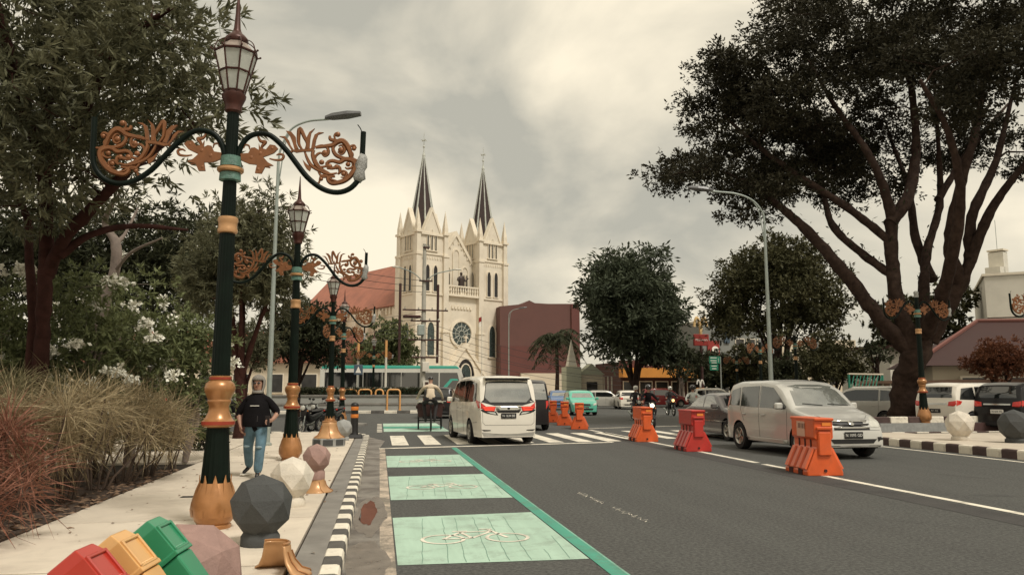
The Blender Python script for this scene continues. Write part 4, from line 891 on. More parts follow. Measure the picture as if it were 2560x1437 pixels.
pts = [AD(412, 1314, 4.0), AD(326, 1350, 3.7), AD(243, 1388, 3.42)]
for (lab, c), q in zip((('green plastic waste bin with a swing flap, farthest of the tilted row', (.028, .23, .11)), ('yellow plastic waste bin between the red and the green one', (.66, .37, .135)), ('red plastic waste bin nearest the bottom edge', (.42, .030, .017))), pts):
    nm = lab.split()[0]; make_bin(lab, plastic('bin_' + nm, c), plastic('bin_flap_' + nm, tuple(min(1, x * 1.25 + .12) for x in c)), q)
bs = thing('bin_stand', 'dark metal rail stand under the three tilted waste bins', 'stand', (0, 0, SZ))
a, b = pts[0] + Vector((.22, .25, 0)), pts[2] + Vector((.22, -.3, 0))
MB().tube([(a.x, a.y, .30), (b.x, b.y, .30)], .02, 8).build('rail', BS, bs)
for q in (a, b): MB().tube([(q.x, q.y, .31), (q.x, q.y, 0)], .022, 8).build('leg', BS, bs)
# ================================================================ POLES, SIGNS, HEDGES, MEDIAN
POLEM = mat('pole_grey', (.32, .36, .33), .5, metal=.3, var=.1, dirt=.3, dirtc=(.2, .19, .16)); WOODP = mat('pole_concrete', (.40, .38, .32), .8, var=.12, scale=3); WIRE = mat('wire_black', (.018, .016, .015), .6); YPOST = mat('yellow_paint', (.66, .34, .12), .5, var=.1)
HEADG = mat('lamp_head_grey', (.10, .10, .10), .4)
def street_light(label, base, H, arm, r=.095):
    t = thing('street_light', label, 'street light', base); MB().lathe([(r * 1.9, 0), (r * 1.9, .06), (r * 1.2, .08), (r * 1.05, 2.5), (r * .62, H)], 14).build('pole', POLEM, t, smooth=40)
    P = [Vector((a[0], a[1], H + a[2])) for a in arm]; MB().tube(smooth_path(P, 5), r * .48, 8).build('arm', POLEM, t, smooth=40); MB().tube(smooth_path([P[0] + Vector((0, 0, -.9)), (P[1] * .6 + P[2] * .4) + Vector((0, 0, -.18)), P[2] + Vector((0, 0, -.02))], 5), r * .28, 6).build('brace', POLEM, t)
    d = (P[-1] - P[-2]).normalized(); e = P[-1]; hd = MB().loft([[(e + d * s + Vector((-d.y, d.x, 0)) * w * q1 + Vector((0, 0, 1)) * (zz * q2 + .04)) for q1, q2 in ((-1, 0), (-.7, 1), (.7, 1), (1, 0), (.8, -.5), (-.8, -.5))] for s, w, zz in ((-.1, .06, .05), (.1, .13, .09), (.5, .16, .10), (.85, .10, .06))]).build('lamp_head', HEADG, t)
    return t
bL = AD(672, 1000, 20.0); xl = ray(1, 0)
cxv = Vector((math.cos(YAW), -math.sin(YAW), 0))
topL = AD(690, 405, 20.0); hL = topL.z - SZ
street_light('tall grey street light on the left with its lamp head above the lamp arm', (bL.x, bL.y, SZ), hL, [tuple(cxv * a + Vector((0, 0, b))) for a, b in ((0, 0), (.05, .35), (.28, .86), (.7, 1.10), (1.30, 1.17))], .06)
bR = AD(1930, 1000, 29.0); hR = AD(1930, 562, 29).z
street_light('tall grey street light whose arm reaches left into the big tree crown', (bR.x, bR.y, 0), hR, [tuple(cxv * -a + Vector((0, 0, b))) for a, b in ((0, 0), (.04, .45), (.4, .93), (1.03, 1.2), (2.0, 1.3))], .075)
p = AD(1272, 1000, 88); street_light('slim white street light at the corner of the church', (p.x, p.y, 0), 9.6, [tuple(cxv * a + Vector((0, 0, b))) for a, b in ((0, 0), (.05, .5), (.4, .85), (.8, 1.0), (1.2, 1.05))], .07)
# utility pole with crossarms, transformer and wires
p = AD(1056, 1000, 58); up_ = thing('utility_pole', 'concrete utility pole with crossarms and a transformer before the church', 'utility pole', (p.x, p.y, 0), R(6)); UH = AD(1056, 610, 58).z
MB().lathe([(.22, 0), (.13, UH)], 12).build('pole', WOODP, up_, smooth=40)
for z, w in ((UH - .3, .5), (7.4, 3.4), (6.6, 2.2), (5.2, 2.6), (3.9, 2.0), (9.6, 1.0)): 
    a = MB().box((.1, -.18, z), (w, .1, .1)).build('crossarm', DARKW, up_)
    for k in range(4): MB().lathe([(.05, 0), (.07, .05), (.04, .1), (.06, .15)], 8, M=Matrix.Translation((.1 - w * .45 + k * w * .3, -.18, z + .05))).build('insulator', WOODP, a)
MB().box((-.25, -.3, 5.9), (.5, .45, .8), ch=.06).build('transformer', POLEM, up_); MB().box((.15, -.25, 3.2), (.5, .35, .7), ch=.03).build('meter_box', WHITEW, up_); MB().box((-.9, -.15, 6.9), (1.3, .5, .2), ch=.05).build('bracket_shelf', DARKW, up_)
for s, e in ((-1, 2.0), (1, 2.3)): MB().tube(smooth_path([(0, 0, UH - 3), (s * .8, -.2, UH - 2.3), (s * e, -.4, UH - 1.9)], 4), .04, 6).build('lamp_arm', POLEM, up_); MB().box((s * (e + .2), -.4, UH - 1.9), (.5, .18, .1), ch=.03).build('lamp_head', WHITEW, up_)
for sx in (-1.75, 1.1): MB().tube([(sx, .2, 3.5), (sx, .2, 9.4)], .1, 8).build('steel_stay', DARKW, up_)
b = MB().box((.25, -.3, 1.6), (.55, .05, 1.25)).build('route_board', WHITEW, up_); MB().box((.25, -.34, 1.75), (.25, .03, .7)).build('board_print', DARKW, b)
def wires(label, A, B, n, dz, sag, r=.012):
    t = thing('cable_run', label, 'cables')
    for k in range(n):
        a = Vector(A) + Vector((0, k * .15, -dz * k)); b = Vector(B) + Vector((0, k * .15, -dz * k * .8)); MB().tube([a.lerp(b, q / 14) - Vector((0, 0, sag * (1 + .2 * (k % 3)) * 4 * (q / 14) * (1 - q / 14))) for q in range(15)], r, 4).build('cable', WIRE, t)
q = p + Vector((0, -.2, 0))
wires('thin dark cables running right from the utility pole across the church front', (q.x, q.y, 6.6), tuple(AD(1560, 920, 62)), 6, .42, .55, .013)
wires('thin dark cables running left from the utility pole into the trees', (q.x, q.y, 7.3), tuple(AD(560, 800, 50)), 5, .40, .5, .013)
wires('thin dark cables high between the utility pole and the left trees', (q.x, q.y, 9.6), tuple(AD(300, 520, 40)), 3, .4, .6, .018)
# flag
p = AD(1204, 1000, 92); t = thing('flag_pole', 'thin white flag pole with a small red and white flag before the church', 'flag pole', (p.x, p.y, 0)); MB().tube([(0, 0, 0), (0, 0, 10.6)], [.09, .05], 8).build('pole', WHITEW, t)
for z, m_ in ((9.55, REDS), (9.0, WHITEL)): MB().add([(.0, 0, z), (-.1, .05, z), (-.35, -.06, z - .15), (-.4, .04, z - .2), (-.38, .04, z + .4), (-.33, -.06, z + .45), (-.1, .05, z + .55), (0, 0, z + .55)], [(0, 1, 6, 7), (1, 2, 5, 6), (2, 3, 4, 5)]).build('flag_band', m_, t)
# median: low grey wall, hedge, yellow hoops, signs, yellow and white posts
MEDW = wallm('median_wall', (.30, .30, .275))
def med_wall(x0, x1, y, h, lab): t = thing('median_wall', lab, 'wall', ((x0 + x1) / 2, y, .16)); MB().box((0, 0, h / 2), (x1 - x0, .3, h)).build('wall', MEDW, t); MB().box((0, -.02, h + .04), (x1 - x0, .42, .09)).build('coping', BAND, t); MB().box((0, -.17, h * .45), (x1 - x0, .06, .12)).build('ledge', BAND, t); return t
med_wall(-16, 4.2, 54.0, .95, 'long low grey wall on the far median below the hedge')
for k in range(4):
    p = AD(876 + k * 36, 1000, 53.2); t = thing('hoop_rail', ['leftmost', 'second', 'third', 'rightmost'][k] + ' of the yellow hoop rails before the median wall', 'hoop rail', (p.x, p.y, .16), 0, 'yellow hoop rails')
    w = .85 if k != 2 else .5
    MB().tube([(-w / 2, 0, 0), (-w / 2, 0, 1.2), (-w / 2 + .06, 0, 1.33), (-w / 2 + .16, 0, 1.38), (w / 2 - .16, 0, 1.38), (w / 2 - .06, 0, 1.33), (w / 2, 0, 1.2), (w / 2, 0, 0)], .06, 8).build('hoop', YPOST, t, smooth=50)
    for s in (-1, 1): MB().lathe([(.1, 0), (.1, .03)], 8, M=Matrix.Translation((s * w / 2, 0, 0))).build('foot_plate', YPOST, t)
for u, lab, h in ((893, 'left thin pole painted yellow above and white below', 5.1), (963, 'right thin pole painted yellow above and white below', 5.1)):
    p = AD(u, 1000, 58); t = thing('marker_pole', lab, 'pole', (p.x, p.y, .1), 0, 'yellow and white marker poles'); MB().lathe([(.085, 0), (.085, h * .75)], 10).build('white_shaft', WHITEW, t); MB().lathe([(.09, h * .75), (.09, h)], 10).build('yellow_top', YPOST, t)
p = AD(894, 1000, 56); t = thing('pedestrian_sign', 'square blue pedestrian crossing sign by the coach', 'sign', (p.x, p.y, .1)); MB().tube([(0, 0, 0), (0, 0, 2.9)], .04, 8).build('pole', METAL, t); s_ = MB().box((0, -.05, 2.85), (.62, .04, .72), ch=.02).build('sign_board', mat('sign_blue', (.06, .09, .12), .5), t); MB().prism([(-.2, -.22), (.2, -.22), (0, .24)], -.085, -.072, Matrix.Translation((0, 0, 2.85))).build('white_triangle', WHITEL, s_)
# planter under the big tree
p0 = AD(2262, 1000, 29.6)
pt = thing('tree_planter', 'grey planter wall with striped kerb round the big tree', 'planter', (p0.x, p0.y, 0), R(4)); MB().box((-.4, 0, .20), (5.6, 5.2, .40)).build('planter_wall', ST_G, pt); MB().box((-.4, 0, .41), (5.2, 4.8, .04)).build('planter_soil', SOIL, pt)
MB().box((1.2, -2.62, .22), (2.2, .06, .36)).build('maroon_panel', mat('maroon_tile', (.09, .045, .04), .6), pt)
for k in range(8): MB().box((-3.0 + k * .72, -2.3, .50), (.69, .22, .22), ch=.02).build('kerb_block', KW if k % 2 else KR, pt)
# ================================================================ VEHICLES
GLASS = mat('car_glass', (.010, .011, .011), .04, var=.3, rv=0, spec=.8, ior=1.7)
GLASSL = mat('car_glass_sky_sheen', (.13, .135, .12), .05, var=.3, rv=0, spec=1.0, ior=2.3)  # base colour lifted to paint in the bright sky reflection
GLASSM = mat('car_glass_mid', (.045, .05, .046), .05, var=.3, rv=0, spec=.9, ior=1.8)
TYRE = mat('tyre', (.014, .013, .013), .85, var=.3); RIM = mat('rim_alloy', (.42, .40, .36), .3, metal=.8, var=.1)
TRIM = mat('black_trim', (.012, .011, .011), .5, var=.2); CHROME = mat('chrome', (.62, .60, .55), .14, metal=.95, var=.05)
TAIL = mat('tail_lamp_red', (.58, .022, .012), .14, var=.15, scale=14, coat=.6); TAILLIT = mat('tail_lamp_lit', (.95, .07, .03), .2, emit=.8, var=.1)
HEADL = mat('head_lamp_glass', (.55, .54, .48), .12, var=.12, scale=12, coat=.6); HEADLIT = mat('head_lamp_lit', (1.0, .86, .62), .2, emit=3.0, var=.02); HEADWARM = mat('head_lamp_warm', (1.0, .58, .22), .2, emit=1.8, var=.02)
UNDER = mat('underbody', (.008, .007, .007), .9); PLATEB = mat('plate_black', (.010, .010, .010), .4); PLATET = mat('plate_letters', (.72, .70, .64), .5); PLATEW = mat('plate_white', (.75, .72, .66), .5)
def paint(n, c, metal=0.0, rough=.28): return mat('paint_' + n, c, rough, metal=metal, var=.03, scale=1.5, coat=.7 if sum(c) > .1 else .25, spec=.5 if sum(c) > .1 else .3, dirt=.10, dirtc=tuple(x * .7 for x in c), dscale=2, rv=.02)
P_WHITE = paint('white', (.78, .73, .63)); P_SILVER = paint('silver', (.54, .53, .49), .3, .30); P_BLACK = paint('black', (.010, .009, .010)); P_GREY = paint('grey', (.11, .10, .098), .3); P_TEAL = paint('teal', (.10, .46, .34)); P_BLUE = paint('blue', (.06, .13, .28)); P_PALE = paint('pale_silver', (.50, .48, .43), .3); P_RED = paint('dark_red', (.22, .02, .02))
class Car:
    """forward = +y, left = -x.  prof: (s, ztop) rear to front"""
    def __init__(c, name, label, cat, prof, W, belt, paintm, wheels, wr=.32, zb=.24, tum=.16, round_=.11, crown=.03, pn=5.0, group=None):
        c.t = thing(name, label, cat, group=group); c.W = W; c.prof = prof; c.wr = wr; c.zb = zb
        s0, s1 = prof[0][0], prof[-1][0]; c.s0, c.s1 = s0, s1; mid, half = (s0 + s1) / 2, (s1 - s0) / 2; zmax = max(p[1] for p in prof)
        xs = set(); 
        for i in range(len(prof) - 1):
            a, b = prof[i], prof[i + 1]; n = max(1, int(math.hypot(b[0] - a[0], b[1] - a[1]) / .07))
            for k in range(n): xs.add(round(a[0] + (b[0] - a[0]) * k / n, 5))
        xs.add(s1); AR = wr + .055
        for w in wheels:
            for k in range(-8, 9): xs.add(round(w + AR * math.sin(k * PI / 16) * .999, 5))
        xs = sorted(x for x in xs if s0 <= x <= s1)
        ss, zz = [p[0] for p in prof], [p[1] for p in prof]
        def ztop(s): return float(np.interp(s, ss, zz))
        def hw(s, z):
            q = abs((s - mid) / half); plan = (1 - min(1, q) ** pn * .16) 
            if z > belt: tb = 1 - tum * (z - belt) / (zmax - belt)
            else: tb = 1 - .06 * ((belt - z) / belt) ** 2
            return W / 2 * plan * tb
        def zbot(s):
            z = zb
            for w in wheels:
                d = AR * AR - (s - w) ** 2
                if d > 0: z = max(z, wr + math.sqrt(d))
            return z
        rings = []
        FR = (0, .12, .26, .42, .56, .68, .78, .86, .92, .965, 1.0)
        for s in xs:
            zt = ztop(s); z0 = min(zbot(s), zt - .06); r = min(round_, (zt - z0) * .45); zs = zt - r; side = []
            cr = crown * min(1, (zt - z0) / .5)
            for f in FR:
                z = z0 + (zt - cr - z0) * f; w = hw(s, z)
                if z > zs - cr:
                    k = (z - (zs - cr)) / r; w = w - r * (1 - math.sqrt(max(0, 1 - k * k)))
                side.append((w, z))
            we = side[-1][0]
            for q in (.8, .55, .28, 0): side.append((we * q, zt - cr * q * q))
            ring = [(-x, s, z) for x, z in side] + [(x, s, z) for x, z in reversed(side[:-1])]
            rings.append(ring)
        b = MB(); n = len(rings[0]); vs = [p for r_ in rings for p in r_]
        fs = [(i * n + j, i * n + j + 1, (i + 1) * n + j + 1, (i + 1) * n + j) for i in range(len(rings) - 1) for j in range(n - 1)]
        fs.append(tuple(range(n))); fs.append(tuple(range((len(rings) - 1) * n + n - 1, (len(rings) - 1) * n - 1, -1)))
        b.add(vs, fs); c.body = b.build('body', paintm, c.t, smooth=32)
        c.bvh = BVHTree.FromPolygons([Vector(v) for v in b.v], b.f)
        ub = MB().box((0, mid, zb + .11), (W * .80, (s1 - s0) * .93, .28)); 
        for w in wheels: ub.box((0, w, wr + .16), (W * .86, wr * 2 + .1, .42))
        ub.build('underbody', UNDER, c.t)
        tread = W * .5 - .115
        for w in wheels:
            for sx in (-1, 1): c.wheel(sx * tread, w)
    def wheel(c, x, s):
        sx = 1 if x > 0 else -1; r = c.wr
        Mw = Matrix.Translation((x, s, r)) @ Matrix.Rotation(PI / 2 * sx, 4, 'Y')
        w = MB().lathe([(r * .64, -.10), (r * .93, -.105), (r, -.07), (r, .07), (r * .93, .105), (r * .66, .10)], 28, M=Mw, cap=False).build('tyre', TYRE, None, smooth=40)
        w.name = 'wheel'; w.parent = c.t
        rim = MB().lathe([(r * .66, .085), (r * .62, .102), (r * .56, .085), (r * .50, .03), (.02, .02)], 24, M=Mw, cap=False)
        for k in range(5):
            a = 2 * PI * k / 5; rim.add([((r * .1) * math.cos(a + .5), (r * .1) * math.sin(a + .5), .075), (r * .1 * math.cos(a - .5), r * .1 * math.sin(a - .5), .075), (r * .6 * math.cos(a - .16), r * .6 * math.sin(a - .16), .092), (r * .6 * math.cos(a + .16), r * .6 * math.sin(a + .16), .092), (0, 0, .02)], [(0, 1, 2, 3), (0, 3, 4), (1, 4, 2)], Mw)
        rim.lathe([(r * .16, .06), (r * .13, .095), (.005, .098)], 12, M=Mw); rim.build('rim', RIM, w, smooth=35)
        return w
    def hit(c, axis, a, b, off):
        if axis == 'L': o, d = Vector((-4, a, b)), Vector((1, 0, 0))
        elif axis == 'R': o, d = Vector((4, a, b)), Vector((-1, 0, 0))
        elif axis == 'B': o, d = Vector((a, -9, b)), Vector((0, 1, 0))
        elif axis == 'F': o, d = Vector((a, 9, b)), Vector((0, -1, 0))
        else: o, d = Vector((a, b, 6)), Vector((0, 0, -1))
        p, nrm, i, dist = c.bvh.ray_cast(o, d)
        if p is None: return None
        return p - d * off
    def patch(c, name, m, axis, poly, off=.006, rings=5, parent=None, thick=0.0):
        P = [Vector((p[0], p[1])) for p in poly]; dense = []
        for i in range(len(P)):
            a, b = P[i], P[(i + 1) % len(P)]; n = max(1, int((b - a).length / .09))
            dense += [a.lerp(b, k / n) for k in range(n)]
        ce = sum(dense, Vector((0, 0))) / len(dense); vs = []; n = len(dense); last = None
        for k in range(rings):
            s = 1 - k / rings
            for q in dense:
                h = c.hit(axis, *(ce + (q - ce) * s), off)
                if h is None: h = last if last is not None else Vector((0, 0, 1))
                last = h; vs.append(h)
        vs.append(c.hit(axis, ce.x, ce.y, off) or last); fs = []
        for k in range(rings - 1):
            for j in range(n): q = (j + 1) % n; fs.append((k * n + j, k * n + q, (k + 1) * n + q, (k + 1) * n + j))
        k = (rings - 1) * n
        fs += [(k + j, k + (j + 1) % n, len(vs) - 1) for j in range(n)]
        o = MB().add(vs, fs).build(name, m, parent or c.t, smooth=60)
        if thick: so = o.modifiers.new('solid', 'SOLIDIFY'); so.thickness = thick; so.offset = 1
        return o
    def line(c, name, m, axis, pts, w=.006, off=.004, parent=None):
        P = []; 
        for i in range(len(pts) - 1):
            a, b = Vector(pts[i]), Vector(pts[i + 1]); n = max(2, int((b - a).length / .07)); P += [a.lerp(b, k / n) for k in range(n)]
        P.append(Vector(pts[-1])); H = [h for h in (c.hit(axis, q.x, q.y, off) for q in P) if h is not None]
        if len(H) > 1: return MB().tube(H, w, 4).build(name, m, parent or c.body)
    def both(c, name, m, poly, **k): return [c.patch(name, m, ax, poly, **k) for ax in 'LR']
    def mirror_pair(c, s, z, m, out=None):
        for sx in (-1, 1):
            p = c.hit('L' if sx < 0 else 'R', s, z - .05, 0); x = abs(p.x) if p else c.W / 2
            b = MB().box((sx * (x + .10), s, z + .02), (.19, .10, .15), ch=.03).build('door_mirror', m, c.t)
            MB().box((sx * (x + .0), s + .02, z - .03), (.12, .05, .04)).build('mirror_arm', TRIM, b)
    def handles(c, pts, m=None):
        for s, z in pts:
            for ax, sx in (('L', -1), ('R', 1)):
                h = c.hit(ax, s, z, 0)
                if h: MB().box((h.x + sx * .014, s, z), (.03, .16, .03), ch=.008).build('door_handle', m or CHROME, c.t)
    def plate(c, axis, x, z, txt, m=PLATEB, tm=PLATET, w=.43, h=.14):
        p = c.hit(axis, x, z, .012); sg = -1 if axis == 'B' else 1
        y = min(c.hit(axis, x + q, z + r_, 0).y * -sg for q in (-w / 2, w / 2) for r_ in (-h / 2, h / 2)) * -sg + sg * .014
        o = MB().box((x, y, z), (w, .012, h), ch=.004).build('number_plate', m, c.t)
        text_part('plate_letters', txt, h * .62, tm, o, Matrix.Translation((x, y + sg * .0075, z)) @ Matrix.Rotation(0 if sg < 0 else PI, 4, 'Z') @ Matrix.Rotation(PI / 2, 4, 'X'), ext=.001, sx=.95)
        return o
    def place(c, x, y, h, z=0.0):
        c.t.location = (x, y, z); c.t.rotation_euler = (0, 0, -R(h)); return c
# ---- white MPV van seen from behind
c = Car('passenger_van', 'white passenger van seen from behind, stopped across the crossing stripes', 'van',
        [(-2.46, .62), (-2.455, .80), (-2.44, 1.02), (-2.38, 1.28), (-2.30, 1.55), (-2.22, 1.76), (-2.12, 1.86), (-1.9, 1.905), (-.8, 1.94), (.4, 1.92), (.85, 1.84), (1.25, 1.56), (1.62, 1.22), (1.9, 1.12), (2.25, 1.0), (2.4, .82), (2.46, .6)], 1.86, 1.12, P_WHITE, (-1.45, 1.52), .335, .22, tum=.13, round_=.13)
van = c
c.both('side_glass', GLASS, [(-2.12, 1.20), (-2.0, 1.70), (-1.3, 1.78), (-.62, 1.78), (-.62, 1.17), (-1.6, 1.17)])
c.both('side_glass', GLASS, [(-.56, 1.17), (-.56, 1.78), (.3, 1.76), (.34, 1.16)]); c.both('side_glass', GLASS, [(.40, 1.16), (.37, 1.75), (.75, 1.68), (1.25, 1.22), (1.2, 1.15)])
c.patch('rear_surround', TRIM, 'B', [(-.86, 1.20), (-.80, 1.5), (-.74, 1.79), (-.3, 1.82), (.3, 1.82), (.74, 1.79), (.80, 1.5), (.86, 1.20), (.4, 1.08), (-.4, 1.08)], .004)
c.patch('rear_window', GLASSL, 'B', [(-.66, 1.30), (-.60, 1.66), (-.55, 1.72), (.55, 1.72), (.60, 1.66), (.66, 1.30), (.52, 1.17), (-.52, 1.17)], .011)
sp = MB().box((0, -2.20, 1.845), (1.30, .30, .05), ch=.02).build('roof_spoiler', P_WHITE, c.t); MB().box((0, -2.345, 1.815), (1.26, .03, .035)).build('spoiler_lip', TRIM, sp)
for sx in (-1, 1):
    c.patch('tail_lamp', TAIL, 'B', [(sx * .36, 1.055), (sx * .40, .93), (sx * .66, .94), (sx * .80, 1.0), (sx * .86, 1.16), (sx * .845, 1.22), (sx * .80, 1.17), (sx * .72, 1.06)], .012)
    c.patch('lamp_bar', TAILLIT, 'B', [(sx * .40, 1.035), (sx * .41, 1.01), (sx * .70, 1.02), (sx * .72, 1.04)], .019, 2); c.patch('lamp_bar', TAILLIT, 'B', [(sx * .42, .975), (sx * .43, .95), (sx * .66, .955), (sx * .70, .98)], .019, 2)
    c.patch('reversing_lamp', TRIM, 'B', [(sx * .32, .86), (sx * .36, .92), (sx * .80, .99), (sx * .83, .955), (sx * .62, .87), (sx * .30, .815)], .008)
    c.patch('reversing_glass', HEADL, 'B', [(sx * .36, .865), (sx * .40, .90), (sx * .62, .915), (sx * .50, .865), (sx * .36, .84)], .013, 2)
    c.patch('side_tail_lamp', TAIL, 'L' if sx < 0 else 'R', [(-2.40, 1.02), (-2.34, 1.19), (-2.22, 1.21), (-2.10, 1.24), (-2.2, 1.12), (-2.3, 1.0)], .012, 3)
    c.patch('bumper_reflector', TRIM, 'B', [(sx * .50, .40), (sx * .52, .42), (sx * .76, .43), (sx * .80, .415), (sx * .70, .39)], .008, 2)
c.patch('chrome_strip', CHROME, 'B', [(-.355, 1.055), (.355, 1.055), (.35, .945), (-.35, .945)], .014, 3, thick=.01)
c.patch('badge', TRIM, 'B', [(-.035, 1.03), (0, 1.045), (.035, 1.03), (.04, .985), (0, .965), (-.04, .985)], .028, 2)
c.patch('dark_strip', TRIM, 'B', [(-.34, .942), (.34, .942), (.30, .885), (-.30, .885)], .008, 2)
c.plate('B', 0, .80, 'N 1634 BE')
c.line('tailgate_seam', TRIM, 'B', [(-.74, 1.08), (-.73, .62), (-.66, .55), (.66, .55), (.73, .62), (.74, 1.08)], .004, .001); c.line('bumper_seam', TRIM, 'B', [(-.86, .63), (-.75, .60)], .003, .001)
c.patch('bumper_lower_strip', mat('bumper_grey', (.36, .34, .30), .4), 'B', [(-.76, .36), (-.68, .31), (.68, .31), (.76, .36), (.70, .25), (-.70, .25)], .006, 2)  # grey strip along the bottom of the rear bumper
for pts in ([(-.6, 1.14), (-.6, .3)], [(.36, 1.12), (.36, .30)], [(-2.2, .62), (-1.85, .60)]): c.line('door_seam', TRIM, 'L', pts, .004, .001); c.line('door_seam', TRIM, 'R', pts, .004, .001)
c.handles([(-.35, .98), (.15, .98)]); c.mirror_pair(1.05, 1.2, P_WHITE)
c.patch('windscreen', GLASS, 'F', [(-.66, 1.28), (-.56, 1.78), (.56, 1.78), (.66, 1.28)]); 
for sx in (-1, 1): c.patch('head_lamp', HEADL, 'F', [(sx * .5, .78), (sx * .55, .92), (sx * .82, .98), (sx * .8, .8)], .01, 3)
MB().tube([(-.6, -2.1, .26), (-.6, -2.4, .24)], .03, 8).build('exhaust', TRIM, c.t)
fl = G(1165, 1108); fr_ = G(1325, 1107); c.place(3.33, 24.0, -5.0)
# ---- black van beyond it
c = Car('passenger_van', 'black van partly hidden on the right of the white van', 'van', [(-2.3, .6), (-2.29, 1.0), (-2.22, 1.5), (-2.1, 1.82), (-1.8, 1.9), (.4, 1.9), (1.0, 1.75), (1.6, 1.15), (2.1, 1.0), (2.3, .6)], 1.8, 1.08, P_BLACK, (-1.4, 1.4), .33)
c.both('side_glass', GLASS, [(-2.0, 1.2), (-1.9, 1.72), (.5, 1.76), (1.1, 1.2)]); c.patch('rear_window', GLASSL, 'B', [(-.7, 1.15), (-.62, 1.75), (.62, 1.75), (.7, 1.15)])
for sx in (-1, 1):
    c.patch('tail_lamp', TAIL, 'B', [(sx * .66, .8), (sx * .66, 1.1), (sx * .84, 1.12), (sx * .84, .8)], .01, 3); c.patch('head_lamp', HEADL, 'F', [(sx * .5, .75), (sx * .55, .9), (sx * .8, .9), (sx * .8, .75)], .01, 3)
c.line('door_seam', CHROME, 'R', [(-1.8, .98), (1.5, .98)], .006, .004); c.line('door_seam', CHROME, 'R', [(-1.8, .62), (1.5, .62)], .006, .004)
c.plate('B', 0, .75, 'N 847 AD'); c.mirror_pair(1.0, 1.15, P_BLACK); c.place(5.55, 31.2, 1.0)
# ---- silver MPV coming towards us
c = Car('silver_car', 'silver family car driving towards the camera behind the nearest orange barrier', 'car',
        [(-2.06, .62), (-2.05, .9), (-2.0, 1.2), (-1.92, 1.5), (-1.78, 1.62), (-1.4, 1.67), (-.2, 1.68), (.35, 1.62), (.62, 1.5), (1.12, 1.07), (1.25, 1.02), (1.62, .93), (1.9, .82), (2.0, .70), (2.06, .52)], 1.68, .98, P_SILVER, (-1.26, 1.35), .325, .25, tum=.17, round_=.10)
c.both('side_glass', GLASSM, [(-1.85, 1.06), (-1.75, 1.42), (-1.25, 1.50), (-1.2, 1.06)]); c.both('side_glass', GLASSM, [(-1.12, 1.05), (-1.14, 1.51), (-.33, 1.53), (-.30, 1.03)]); c.both('side_glass', GLASSM, [(-.22, 1.03), (-.24, 1.53), (.28, 1.49), (.92, 1.06), (.88, 1.02)])
c.patch('windscreen', GLASSL, 'F', [(-.68, 1.10), (-.55, 1.52), (-.3, 1.56), (.3, 1.56), (.55, 1.52), (.68, 1.10), (.3, 1.085), (-.3, 1.085)], .008, 6)
c.line('wiper', TRIM, 'F', [(-.6, 1.10), (-.1, 1.13)], .009, .018); c.line('wiper', TRIM, 'F', [(.05, 1.10), (.5, 1.14)], .009, .018)
for sx in (-1, 1):
    c.patch('head_lamp', HEADL, 'F', [(sx * .46, .66), (sx * .44, .74), (sx * .58, .86), (sx * .78, .90), (sx * .80, .78), (sx * .76, .66)], .009, 4)
    c.patch('side_head_lamp', HEADL, 'L' if sx < 0 else 'R', [(1.95, .68), (1.86, .80), (1.55, .86), (1.5, .82), (1.72, .72)], .008, 3)
    c.patch('fog_recess', TRIM, 'F', [(sx * .58, .36), (sx * .56, .46), (sx * .74, .47), (sx * .74, .36)], .007, 3)
    c.patch('tail_lamp', TAIL, 'B', [(sx * .62, .95), (sx * .60, 1.35), (sx * .70, 1.35), (sx * .76, .95)], .01, 3)
for z in (.80, .73, .665): c.patch('grille_bar', CHROME if z != .73 else TRIM, 'F', [(-.42, z), (-.40, z - .028), (.40, z - .028), (.42, z)], .014, 2, thick=.012)
c.patch('grille', TRIM, 'F', [(-.45, .83), (-.42, .61), (.42, .61), (.45, .83)], .006, 3); c.patch('badge', CHROME, 'F', [(.07 * math.cos(t * PI / 6), .74 + .045 * math.sin(t * PI / 6)) for t in range(12)], .03, 2, thick=.01)
c.patch('lower_intake', TRIM, 'F', [(-.55, .42), (-.46, .33), (.46, .33), (.55, .42)], .007, 3); c.patch('bumper_lip', mat('lip_grey', (.2, .19, .17), .4), 'F', [(-.72, .30), (-.7, .26), (.7, .26), (.72, .30)], .012, 2, thick=.02)
c.line('bumper_seam', TRIM, 'F', [(-.78, .60), (.78, .60)], .004, .001); c.line('bonnet_seam', TRIM, 'F', [(-.62, .90), (-.45, .83), (.45, .83), (.62, .90)], .004, .001)
for pts in ([(-.27, 1.55), (-.27, .32)], [(.95, 1.02), (.88, .34)], [(-1.17, 1.5), (-1.12, .95), (-.98, .70)]): c.line('door_seam', TRIM, 'L', pts, .004, .001); c.line('door_seam', TRIM, 'R', pts, .004, .001)
c.both('sill_trim', P_PALE, [(-.85, .34), (-.85, .25), (.92, .25), (.92, .34)], off=.02, thick=.01); c.handles([(-.95, .86), (-.05, .86)], P_SILVER); c.mirror_pair(.78, 1.06, P_SILVER)
c.plate('F', 0, .50, 'N 1095 GD'); c.plate('B', 0, .75, 'N 1095 GD')
c.place(10.15, 18.0, 177.5); c.t.scale = (1.05, 1.05, 1.05)
